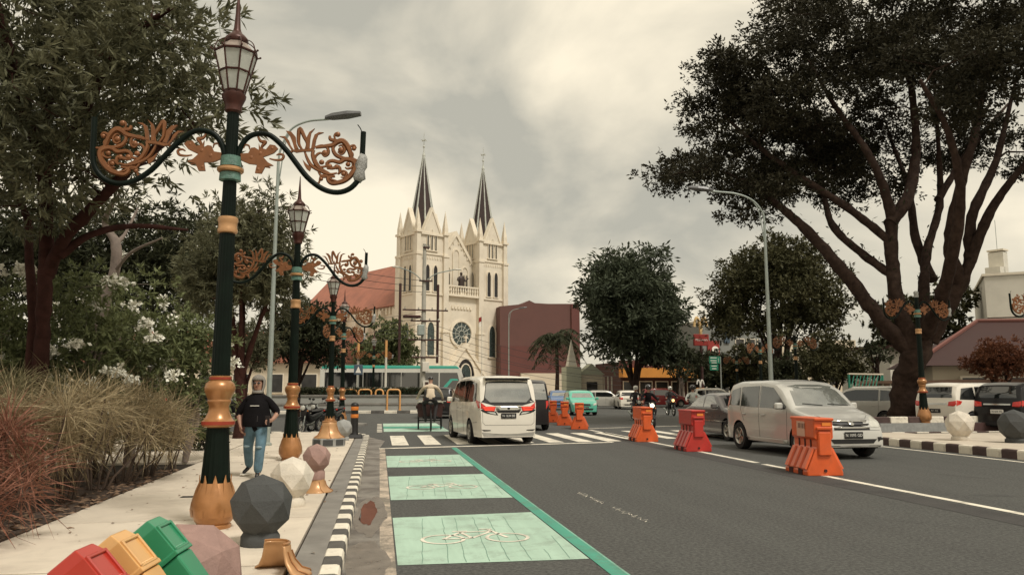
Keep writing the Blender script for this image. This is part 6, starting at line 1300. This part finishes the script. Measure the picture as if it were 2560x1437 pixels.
def tufts(T, n_tuft, spread, k, fan=.9, out=None, droop=0.0, jit=.02):
    """around each target T: n_tuft tufts in a gaussian cloud, k leaves fanning from each"""
    T = np.asarray(T); c = np.repeat(T, n_tuft, 0) + np.clip(nr.normal(size=(len(T) * n_tuft, 3)), -1.9, 1.9) * np.asarray(spread)
    d = c - np.repeat(T, n_tuft, 0); d /= np.linalg.norm(d, axis=1, keepdims=True) + 1e-6
    if out is not None: o = c - np.asarray(out); o /= np.linalg.norm(o, axis=1, keepdims=True) + 1e-6; d = d * .5 + o * .8
    d[:, 2] += .15 - droop
    C = np.repeat(c, k, 0); Dd = np.repeat(d, k, 0) + nr.normal(size=(len(C), 3)) * fan
    C = C + nr.normal(size=C.shape) * jit
    return C, Dd
BARK = mat('bark_dark', (.042, .027, .021), .95, spec=.1, var=.4, scale=5, bump=.9, bscale=14, dirt=.5, dirtc=(.085, .058, .044), dscale=2.5); BARKR = mat('bark_reddish', (.050, .022, .018), .95, spec=.1, var=.35, scale=6, bump=.8, bscale=18); BARKG = mat('bark_grey', (.24, .19, .16), .9, var=.2, scale=6, bump=.6, bscale=18)
def limbs_mesh(polys, targets, tip=.012, seg=1.0, parent_r=.6, wig=.12, nmax=10):
    """polys: list of ([points],[radii]) hand-laid limbs; each target gets a curved branch from the nearest limb point"""
    b = MB(); nodes = []; rad = []; dirs = []
    for pts, rr in polys:
        P = smooth_path(pts, 8); m = len(P); rs = np.interp(np.linspace(0, 1, m), np.linspace(0, 1, len(rr)), rr)
        b.tube(P, list(rs), 16 if max(rs) > .1 else nmax, rough=.30)
        for i in range(1, m): nodes.append(np.array(P[i])); rad.append(rs[i]); d = P[i] - P[i - 1]; dirs.append(np.array(d.normalized()))
    T = [np.array(t) for t in targets]
    base = np.array(nodes); T.sort(key=lambda t: np.min(np.linalg.norm(base - t, axis=1)))
    for t in T:
        N = np.array(nodes); dist = np.linalg.norm(N - t, axis=1); r_ = np.array(rad); low = np.maximum(0, N[:, 2] - t[2]) * .8
        i = int(np.argmin(dist + low - np.minimum(r_, .15) * 2)); a = N[i]; L = float(np.linalg.norm(t - a))
        if L < .15: continue
        r0 = min(rad[i] * parent_r, .018 + .016 * L); n = max(3, int(L / seg) + 2)
        c1 = a + dirs[i] * L * .35; c2 = t - np.array((0, 0, 1)) * L * .08 + nr.normal(size=3) * L * wig
        P = bez(a, c1, c2, t, n); rs = [r0 + (tip - r0) * (k / n) ** .8 for k in range(n + 1)]
        b.tube(P, rs, 5 if r0 < .06 else 7)
        for k in range(1, n + 1): nodes.append(np.array(P[k])); rad.append(rs[k]); dirs.append(np.array((P[k] - P[k - 1]).normalized()))
    return b
def make_tree(name, label, polys, T, leaf, m, bark=BARK, group='trees', cat='tree', seg=1.0, tip=.012, limb_targets=None, base=None):
    b0 = base if base is not None else polys[0][0][0]
    t = thing(name, label, cat, (b0[0], b0[1], b0[2]), 0, group); off = Vector(b0)
    bm_ = limbs_mesh(polys, T if limb_targets is None else limb_targets, tip, seg); bm_.v = [(x - off.x, y - off.y, z - off.z) for x, y, z in bm_.v]
    bm_.build('trunk', bark, t, smooth=60)
    nt, spread, k, L, W = leaf[:5]; kw = leaf[5] if len(leaf) > 5 else {}
    C, D = tufts(T, nt, spread, k, **kw); leaves_mesh('crown', C - np.array(off), D, L, W, m, t); return t
def shell(c, r, n, inner=.55, flat=0.0, zmin=-1.0):
    out = []
    while len(out) < n:
        v = nr.normal(size=3); v /= np.linalg.norm(v)
        if v[2] < zmin: continue
        q = nr.uniform(inner, 1.0); out.append(np.array(c) + v * np.array(r) * q)
    return out
LF_RAIN = leafmat('leaf_rain', (.023, .021, .014), (.037, .034, .021), .5, .10, .6); LF_A = leafmat('leaf_narrow', (.066, .070, .042), (.125, .122, .072), .9, .3, .4); LF_B = leafmat('leaf_mid', (.034, .043, .028), (.060, .070, .044), .5, .2); LF_C = leafmat('leaf_round', (.034, .036, .018), (.060, .056, .027), .4, .15); LF_D = leafmat('leaf_dark', (.024, .026, .015), (.040, .044, .024), .6, .15); LF_G = leafmat('leaf_green', (.080, .095, .045), (.135, .15, .07), .8, .25); LF_R = leafmat('leaf_red', (.10, .035, .022), (.15, .065, .035), .8, .2)
GB, GL = 'broadleaf trees on the right side', 'garden trees on the left'
# ---- the huge spreading tree
def q(u, v, D): return AD(u, v, D)
B = G(2262, 1058, .42) * 1.0; B = AD(2262, 1045, 30.2); B.z = .3
polys = [([(B.x, B.y, -.1), q(2264, 960, 29.9), q(2285, 900, 29.5), q(2300, 850, 29.8)], [.68, .47, .46, .48]),
         ([q(2290, 890, 29.6), q(2215, 815, 29.6), q(2130, 705, 29.8), q(2040, 600, 30.2), q(1960, 525, 30.8), q(1880, 465, 31.5), q(1810, 430, 32)], [.35, .29, .25, .20, .14, .09, .04]),
         ([q(2280, 870, 29.5), q(2240, 740, 29.5), q(2228, 620, 29.8), q(2226, 530, 30), q(2180, 400, 30), q(2090, 270, 30.5), q(2020, 150, 31)], [.32, .27, .24, .21, .15, .09, .04]),
         ([q(2222, 598, 29.8), q(2120, 520, 30.2), q(2010, 450, 31), q(1900, 370, 32), q(1810, 290, 33)], [.17, .16, .14, .10, .05]),
         ([q(2235, 690, 29.6), q(2150, 630, 30.5), q(2080, 560, 31.5), q(2050, 450, 33), q(2000, 330, 34)], [.2, .16, .14, .1, .05]),
         ([q(2226, 560, 29.9), q(2275, 480, 30.5), q(2290, 350, 31), q(2275, 200, 31.5), q(2250, 40, 32)], [.26, .22, .17, .12, .05]),
         ([q(2310, 860, 29.8), q(2310, 720, 30.5), q(2320, 620, 31), q(2350, 500, 31.5), q(2345, 350, 32), q(2330, 150, 33)], [.27, .2, .17, .14, .09, .04]),
         ([q(2330, 700, 31), q(2290, 600, 32), q(2270, 470, 34), q(2220, 330, 36)], [.2, .18, .13, .06]),
         ([q(2320, 850, 29.8), q(2390, 730, 29.5), q(2430, 640, 29.3), q(2470, 540, 29), q(2530, 450, 28.8), q(2620, 350, 28.5), q(2760, 250, 28)], [.33, .27, .22, .18, .13, .09, .04]),
         ([q(2400, 720, 29.5), q(2375, 600, 29), q(2400, 470, 28.5), q(2440, 320, 28), q(2470, 150, 28)], [.26, .21, .18, .13, .05]),
         ([q(2425, 650, 29.3), q(2430, 540, 29.8), q(2490, 400, 30), q(2540, 200, 30.5)], [.22, .2, .14, .05]),
         ([q(2345, 500, 31.5), q(2420, 380, 33), q(2520, 260, 35)], [.15, .12, .05]),
         ([q(2300, 850, 29.8), q(2345, 770, 28), q(2380, 640, 26.3), q(2400, 480, 25), q(2370, 330, 24), q(2300, 200, 23.5)], [.3, .25, .2, .16, .1, .05])]
fw = Vector((math.sin(YAW), math.cos(YAW), 0)); rt = Vector((math.cos(YAW), -math.sin(YAW), 0))
Cc = AD(2320, 1000, 30.2); T = []
for _ in range(4000):
    r = math.sqrt(rnd.random()) * 9.8; a = rnd.uniform(0, 2 * PI); x, y = r * math.cos(a), r * math.sin(a) * .85
    if x < -5.2 and y < .5: continue
    zt = 19.5 - .062 * r * r; zb = 10.4 - .6 * math.sin(a * 3 + 1) + (.9 if r < 4 else 0) - .10 * max(0, r - 7)
    z = zb + (zt - zb) * rnd.random() ** .9
    # keep terraces: clumps gather on a few tilted layers
    lay = math.sin(z * 1.9 + x * .35 + y * .25)
    if lay < -.2 and rnd.random() < .8: continue
    if z < 12.4 and r < 6.5 and rnd.random() < .75: continue
    pnt = Cc + rt * x + fw * y
    for _k in range(4): T.append((pnt.x + rnd.gauss(0, .75), pnt.y + rnd.gauss(0, .75), z + rnd.gauss(0, .22)))
    if len(T) >= 340: break
for (u, v, D) in ((1690, 440, 25), (1740, 480, 25), (1800, 520, 25), (1850, 470, 25), (1920, 440, 25.5), (1660, 260, 27), (1680, 330, 27), (1720, 380, 26.5), (1700, 200, 28), (1760, 160, 28), (1780, 260, 28), (1830, 330, 27), (1880, 400, 26), (1850, 100, 29), (1930, 60, 29), (1990, 30, 30), (1900, 10, 30), (1960, 400, 27), (2030, 420, 27.5), (2050, 330, 28), (2100, 250, 28), (1870, 220, 28), (1960, 160, 29), (2120, 470, 28), (1740, 300, 27), (1790, 350, 26.5)):
    for k in range(3): pp = AD(u + 85 + rnd.uniform(-35, 35), v + rnd.uniform(-22, 22), D + 6.3 + rnd.uniform(-1.2, 1.8)); T.append(tuple(pp))
big = make_tree('spreading_tree', 'huge dark spreading tree whose crown fills the upper right', polys, T, (34, (.52, .52, .22), 13, .185, .080, dict(fan=.8, jit=.08)), LF_RAIN, BARK, GB, seg=.9, tip=.014, base=(B.x, B.y, .42))
# ferny growth along the limbs
fc = []
for pts, rr in polys[1:7]:
    P = smooth_path(pts, 8)
    for i in range(3, len(P) - 8):
        for k in range(3): fc.append(np.array(P[i]) + nr.normal(size=3) * .12 * np.array((1, 1, .5)) + np.array((0, 0, .18)))
fc = np.array(fc); Dv = nr.normal(size=fc.shape) + np.array((0, 0, .4)); o = leaves_mesh('limb_ferns', fc - np.array((B.x, B.y, .42)), Dv, .22, .07, LF_D, big); o['kind'] = 'stuff'
# ---- middle-distance trees on the right
def round_tree(name, label, u, D, top_v, wpx, n, leaf, m, bark=BARK, zmin=-.5, trunk_h=.25, squash=1.0, group=GB, stems=1, base_z=0.0, flat=1.0, lean=0.0):
    b = AD(u, 1000, D); H = AD(u, top_v, D).z; w = wpx / FPX * D / 2; z0 = H * trunk_h; c = (b.x, b.y, (H + z0) / 2); rz = (H - z0) / 2
    T = shell((c[0] + lean, c[1], c[2]), (w * .88, w * .88 * squash, rz * .92), n, .45, zmin=zmin); polys = []
    r = max(.10, H * .017)
    for s in range(stems):
        a = rnd.uniform(0, 6.28); dx, dy = (0, 0) if stems == 1 else (math.cos(a) * r * 1.5, math.sin(a) * r * 1.5); tx, ty = math.cos(a) * w * .4, math.sin(a) * w * .35
        polys.append(([(b.x + dx, b.y + dy, base_z - .1), (b.x + dx * 1.6, b.y + dy * 1.6, z0 * .6), (b.x + tx * .5 + lean * .4, b.y + ty * .5, c[2] - rz * .5), (b.x + tx + lean, b.y + ty, c[2] + rz * .3)], [r * 1.25, r, r * .75, r * .2]))
    for s in range(4):
        a = s * PI / 2 + rnd.uniform(-.4, .4); polys.append(([(b.x, b.y, z0 * .8), (b.x + math.cos(a) * w * .3, b.y + math.sin(a) * w * .3, c[2] - rz * .45), (b.x + math.cos(a) * w * .65, b.y + math.sin(a) * w * .6, c[2] + rz * .1)], [r * .7, r * .45, r * .12]))
    return make_tree(name, label, polys, T, leaf, m, bark, group, seg=1.6, base=(b.x, b.y, base_z), limb_targets=T[::2])
round_tree('feathery_tree', 'tall feathery dark green tree left of the restaurant', 1585, 80, 590, 300, 150, (24, (.75, .75, .5), 9, .62, .20, dict(fan=.7, droop=.3, jit=.2)), LF_B, zmin=-.9, trunk_h=.13)
round_tree('round_tree', 'dense round headed tree behind the grey street light', 1945, 65, 590, 385, 170, (26, (.62, .62, .42), 9, .36, .16, dict(jit=.15)), LF_C, zmin=-.62, trunk_h=.24, stems=4)
round_tree('small_tree', 'small dark bushy tree in front of the restaurant', 1690, 84, 868, 170, 40, (22, (.45, .45, .3), 9, .40, .16), LF_D, zmin=-.4, trunk_h=.55, stems=2)
round_tree('small_tree', 'pale trunked young tree before the restaurant doors', 1707, 76, 900, 60, 10, (12, (.3, .3, .25), 8, .3, .12), LF_D, BARKG, trunk_h=.45, stems=2)
round_tree('bushy_tree', 'bushy olive tree left of the green fence', 2085, 50, 826, 170, 60, (22, (.36, .36, .26), 9, .26, .10), LF_C, zmin=-.6, trunk_h=.12)
round_tree('bushy_tree', 'low bushy tree behind the ornate lamp on the right', 1965, 58, 880, 110, 36, (20, (.36, .36, .26), 9, .28, .11), LF_D, zmin=-.8, trunk_h=.1)
round_tree('backdrop_tree', 'dark tree seen between the limbs of the huge tree', 2330, 70, 700, 290, 90, (22, (.65, .65, .45), 9, .45, .2), LF_C, zmin=-.7, trunk_h=.15)
round_tree('forked_tree', 'thin forked tree in front of the white kiosk', 2192, 52, 850, 90, 14, (10, (.35, .35, .25), 8, .26, .1), LF_D, BARK, trunk_h=.6, stems=2)
round_tree('red_shrub', 'reddish brown shrub in front of the tiled house', 2505, 36.5, 842, 165, 50, (24, (.24, .24, .18), 9, .17, .06), LF_R, zmin=-.4, trunk_h=.3, stems=3)
round_tree('backdrop_tree', 'dark green tree beside the church nave', 966, 80, 795, 160, 60, (24, (.55, .55, .4), 9, .42, .19), LF_G, zmin=-.75, trunk_h=.14, group=GL)
round_tree('street_tree', 'dark bushy tree hiding the left end of the grey building', 1795, 92, 880, 120, 40, (22, (.5, .5, .35), 9, .45, .18), LF_D, zmin=-.8, trunk_h=.12)
round_tree('street_tree', 'dark bushy tree in front of the grey building windows', 1880, 88, 850, 130, 44, (22, (.5, .5, .35), 9, .45, .18), LF_C, zmin=-.8, trunk_h=.15)
# palm before the brown building
p = AD(1392, 1000, 92); t = thing('palm_tree', 'dark drooping palm in front of the brown building', 'tree', (p.x, p.y, 0), 0, GB); MB().tube([(0, 0, 0), (.1, 0, 3.6), (0, 0, 7.6)], [.3, .22, .2], 8).build('trunk', BARK, t, smooth=50)
C, D = [], []
for k in range(26):
    a = 2 * PI * k / 26 + rnd.uniform(-.2, .2); el = rnd.uniform(-.1, 1.3); L = rnd.uniform(2.6, 3.6); v = Vector((math.cos(a), math.sin(a), 0)); pts = [Vector((0, 0, 7.6)) + v * (L * s) + Vector((0, 0, L * (el * s - 1.15 * s * s))) for s in [i / 12 for i in range(13)]]
    MB().tube(pts, [.05 * (1 - i / 13) + .008 for i in range(13)], 4).build('frond_stem', LF_D, t)
    for i in range(1, 13):
        sd = v.cross(Vector((0, 0, 1)))
        for s in (-1, 1):
            for j in range(2): C.append(pts[i] + (pts[i - 1] - pts[i]) * (j * .5)); D.append(sd * s + v * .35 + Vector((0, 0, -.75)))
leaves_mesh('crown', np.array([tuple(x) for x in C]), np.array([tuple(x) for x in D]), .95, .16, LF_D, t)
# ---- left garden trees
bA = AD(92, 1000, 12.2); z0 = SZ
def ql(u, v, D): return AD(u, v, D)
pA = [([(bA.x, bA.y, z0), ql(100, 900, 12.2), ql(110, 760, 12.1), ql(118, 600, 12), ql(112, 430, 11.8), ql(120, 260, 11.6), ql(160, 100, 11.2), ql(220, -60, 11)], [.15, .115, .11, .105, .095, .08, .06, .035]),
      ([(bA.x - .12, bA.y, z0), ql(80, 800, 12.3), ql(72, 640, 12.4), ql(66, 540, 12.6), ql(10, 420, 12.8), ql(-60, 250, 13), ql(-120, 60, 13)], [.09, .07, .065, .06, .055, .04, .025]),
      ([ql(116, 690, 12.1), ql(160, 600, 11.8), ql(240, 510, 11.3), ql(330, 420, 10.8), ql(420, 350, 10.4), ql(520, 300, 10.2)], [.12, .095, .085, .07, .05, .03]),
      ([ql(150, 640, 11.9), ql(220, 590, 12), ql(330, 565, 12.4), ql(470, 575, 13)], [.075, .06, .045, .02]),
      ([ql(112, 430, 11.8), ql(180, 330, 11.4), ql(250, 200, 10.8), ql(330, 90, 10), ql(430, 20, 9.6)], [.1, .08, .065, .05, .03]),
      ([ql(114, 400, 11.8), ql(60, 280, 11), ql(20, 120, 10.4), ql(-20, -40, 10)], [.1, .08, .06, .04])]
TA = []
for _ in range(3000):
    u, v = rnd.uniform(-260, 560), rnd.uniform(-280, 560)
    D = rnd.uniform(9.2, 14.2)
    e = ((u - 120) / 440) ** 2 + ((v - 130) / 400) ** 2 + ((D - 11.6) / 3.2) ** 2
    if e > 1.0: continue
    if u > 380 and v < 110 and rnd.random() < .72: continue
    if u > 300 and 480 < v: continue
    TA.append(tuple(AD(u - 25, v, D)))
    if len(TA) >= 195: break
for u, v, D in ((420, 30, 9.6), (450, 60, 9.4), (395, 60, 9.6), (500, 85, 9.4), (470, 110, 9.4), (480, 185, 9.8), (520, 205, 9.9), (575, 235, 10), (610, 270, 10.1), (560, 300, 10.1), (500, 270, 10.1), (440, 240, 10.2), (620, 220, 10.3)): TA.append(tuple(AD(u - 50, v, D)))
make_tree('garden_tree', 'near garden tree with reddish twin trunks at the left edge', pA, TA, (19, (.36, .36, .25), 10, .19, .042, dict(fan=.62)), LF_A, BARKR, GL, seg=.5, tip=.006, base=(bA.x, bA.y, z0))
def lt(name, label, u, D, top_v, wpx, n, leaf, m, **k): return round_tree(name, label, u, D, top_v, wpx, n, leaf, m, group=GL, base_z=0.0, **k)
lt('garden_tree', 'tall leafy tree rising behind the nearest lamp post', 600, 23, 460, 310, 110, (24, (.34, .34, .26), 11, .22, .045, dict(fan=.7)), LF_A, bark=BARKR, zmin=-.55, trunk_h=.30)
lt('garden_tree', 'dark tree behind the second ornate lamp', 745, 44, 745, 220, 70, (24, (.42, .42, .32), 9, .28, .09), LF_D, bark=BARK, zmin=-.6, trunk_h=.32, stems=2)
lt('garden_tree', 'broad dark tree at the back of the garden', 330, 30, 470, 460, 120, (24, (.5, .5, .38), 10, .26, .07), LF_D, bark=BARK, zmin=-.6, trunk_h=.22, stems=2)
lt('garden_tree', 'dark tree at the far left behind the near trunks', 20, 26, 430, 420, 90, (24, (.5, .5, .38), 10, .26, .07), LF_D, bark=BARK, zmin=-.7, trunk_h=.15)
lt('garden_tree', 'young tree with a reddish stem behind the walking woman', 612, 33, 800, 130, 40, (20, (.28, .28, .2), 10, .24, .05), LF_A, bark=BARKR, zmin=-.6, trunk_h=.45)
# pale bare-branched trunk
b = AD(250, 1000, 16); pg = [([(b.x, b.y, SZ), AD(252, 800, 16), AD(282, 700, 16), AD(290, 610, 16), AD(262, 555, 16), AD(300, 480, 15.6)], [.13, .12, .11, .10, .06, .02]), ([AD(285, 680, 16), AD(330, 630, 15.7), AD(405, 595, 15.4)], [.045, .035, .015]), ([AD(290, 610, 16), AD(315, 580, 16.2), AD(345, 520, 16.4)], [.06, .04, .015])]
make_tree('pale_trunk_tree', 'pale grey trunk with bare forking branches above the flowering shrubs', pg, [tuple(AD(300, 470, 15.6)), tuple(AD(345, 510, 16.4)), tuple(AD(410, 590, 15.4)), tuple(AD(250, 540, 16))], (8, (.3, .3, .2), 9, .15, .03), LF_A, BARKG, GL, seg=.4, tip=.006, base=(b.x, b.y, SZ))
# ---- white flowering shrubs
FLW = mat('petal_white', (.78, .76, .66), .6, var=.08, scale=30)
def flower_shrub(label, u, D, top_v, wpx, nfl, m=LF_G):
    b = AD(u, 1000, D); H = AD(u, top_v, D).z; w = wpx / FPX * D / 2; t = thing('flowering_shrub', label, 'shrub', (b.x, b.y, SZ), 0, 'white flowering shrubs'); c = (0, 0, H * .55)
    T = shell(c, (w, w * .8, H * .42), 34, .35, zmin=-.9); st = limbs_mesh([([(0, 0, 0), (rnd.uniform(-.2, .2), 0, H * .3), (rnd.uniform(-.4, .4), rnd.uniform(-.3, .3), H * .6)], [.06, .045, .02]) for _ in range(4)], T, .006, .4); st.build('stem', BARKG, t, smooth=60)
    C, Dd = tufts(T, 15, (.24, .24, .2), 10, .8); leaves_mesh('foliage', C, Dd, .15, .045, m, t)
    cl = [p_ for p_ in shell(c, (w * 1.2, w * 1.25, H * .50), nfl * 6, .99, zmin=-.3) if p_[1] < -.25 * w][:nfl]
    for p_ in cl:
        C, Dd = tufts([p_], 13, (.062, .062, .04), 6, .8); leaves_mesh('flower_cluster', C, Dd, .078, .064, FLW, t)['kind'] = 'stuff'
    return t
for a in (('white flowering shrub standing between the twin trunks and the pale trunk', 190, 13.5, 690, 260, 7), ('white flowering shrub behind the grass clumps, left of the nearest lamp', 330, 14.5, 730, 250, 8), ('white flowering shrub touching the nearest lamp post', 470, 15.5, 745, 190, 8), ('white flowering shrub at the very left edge', 20, 13, 700, 220, 6), ('tall white flowering shrub at the back of the bed', 280, 17.5, 655, 240, 6)): flower_shrub(*a)
# ---- strappy grass clumps along the bed
LF_GR = leafmat('blade_olive', (.17, .135, .078), (.31, .25, .155), 2.0, .35, .5); LF_GRR = leafmat('blade_red', (.125, .05, .036), (.23, .11, .075), 2.0, .3, .5); LF_GRG = leafmat('blade_green', (.10, .09, .048), (.20, .175, .10), 2.0, .3, .5)
STEMM = mat('cane_stem', (.075, .05, .035), .85, var=.3)
def clump(label, x, y, h, n_heads, m, L=.55, spread=.42, nb=105):
    t = thing('grass_clump', label, 'plant', (x, y, SZ), rnd.uniform(0, 6), 'strappy leaved clumps in the bed'); st = MB(); C, D = [], []
    for k in range(n_heads):
        a = rnd.uniform(0, 6.28); r = rnd.uniform(.05, spread); top = Vector((r * math.cos(a) * 1.6, r * math.sin(a) * 1.6, h * rnd.uniform(.42, .92))); st.tube(bez((r * .4 * math.cos(a), r * .4 * math.sin(a), -.02), (r * .5 * math.cos(a), r * .5 * math.sin(a), h * .2), top - Vector((0, 0, h * .2)), top, 4), [.017, .015, .013, .012, .010], 5)
        for j in range(nb):
            d = Vector((rnd.gauss(0, 1), rnd.gauss(0, 1), rnd.gauss(.45, .75))); C.append(tuple(top + Vector((0, 0, rnd.uniform(-.12, .06))))); D.append(tuple(d))
    st.build('cane', STEMM, t, smooth=60)
    leaves_mesh('blades', np.array(C), np.array(D), L, .012, m, t, curl=.42, up=.9)
pos = [(-4.0, 6.6, 1.0, LF_GRR), (-4.3, 7.3, 1.15, LF_GRR), (-3.85, 7.9, .95, LF_GRR), (-4.7, 8.2, 1.35, LF_GRR), (-4.05, 8.9, 1.2, LF_GRR), (-4.9, 9.2, 1.5, LF_GRR), (-3.95, 9.9, 1.35, LF_GR), (-4.5, 10.3, 1.55, LF_GR), (-3.9, 10.9, 1.45, LF_GR), (-4.7, 11.4, 1.6, LF_GRG), (-3.85, 11.8, 1.4, LF_GR), (-4.4, 12.3, 1.6, LF_GRG), (-3.8, 12.8, 1.4, LF_GR), (-4.3, 13.4, 1.5, LF_GRG), (-3.7, 13.7, 1.3, LF_GR), (-5.4, 10.5, 1.7, LF_GRG), (-5.5, 8.6, 1.6, LF_GRR), (-5.3, 12.4, 1.7, LF_GRG)]
ordw = ['nearest', 'second nearest', 'third', 'fourth', 'fifth', 'sixth', 'seventh', 'eighth', 'ninth', 'tenth', 'eleventh', 'twelfth', 'thirteenth', 'fourteenth', 'farthest front', 'tall back-row', 'reddish back-row', 'farthest back-row']
for k, (x, y, h, m_) in enumerate(pos): clump(ordw[k] + (' reddish' if m_ is LF_GRR and k != 16 else ' olive' if m_ is LF_GR else ' green' if m_ is LF_GRG else '') + ' strappy clump along the planting bed, counted from the camera', x, y, h * (1.0 if m_ is not LF_GRR else .98), 8, m_, .50)
clump('lone olive clump on thin canes at the end of the bed', -3.55, 14.6, 1.25, 4, LF_GR, .42, .18, 60)
# ---- hedges
def hedge(label, x0, x1, y, z0, h, d, m=LF_D, n=None):
    t = thing('hedge', label, 'hedge', ((x0 + x1) / 2, y, z0)); L = x1 - x0; n = n or int(L * 90)
    C = np.column_stack([nr.uniform(-L / 2, L / 2, n), nr.uniform(-d / 2, d / 2, n), nr.uniform(.02, h, n) ** 1.0]); C = np.repeat(C, 8, 0); D = nr.normal(size=C.shape) + np.array((0, 0, .3)); leaves_mesh('foliage', C, D, .13, .05, m, t)
    st = MB()
    for k in range(max(2, int(L * 2))): xx = -L / 2 + (k + .5) * L / max(2, int(L * 2)); st.tube([(xx, 0, -.02), (xx + rnd.uniform(-.1, .1), 0, h * .7)], .015, 4)
    st.build('stem', STEMM, t); return t
hedge('clipped dark hedge in the planter behind the walking woman', -5.4, -3.5, 19.5, SZ, .75, .7, LF_D, 420)
hedge('dark green hedge along the far median above the wall', -6, 3.6, 54.5, .9, .75, .8, LF_D, 3200)
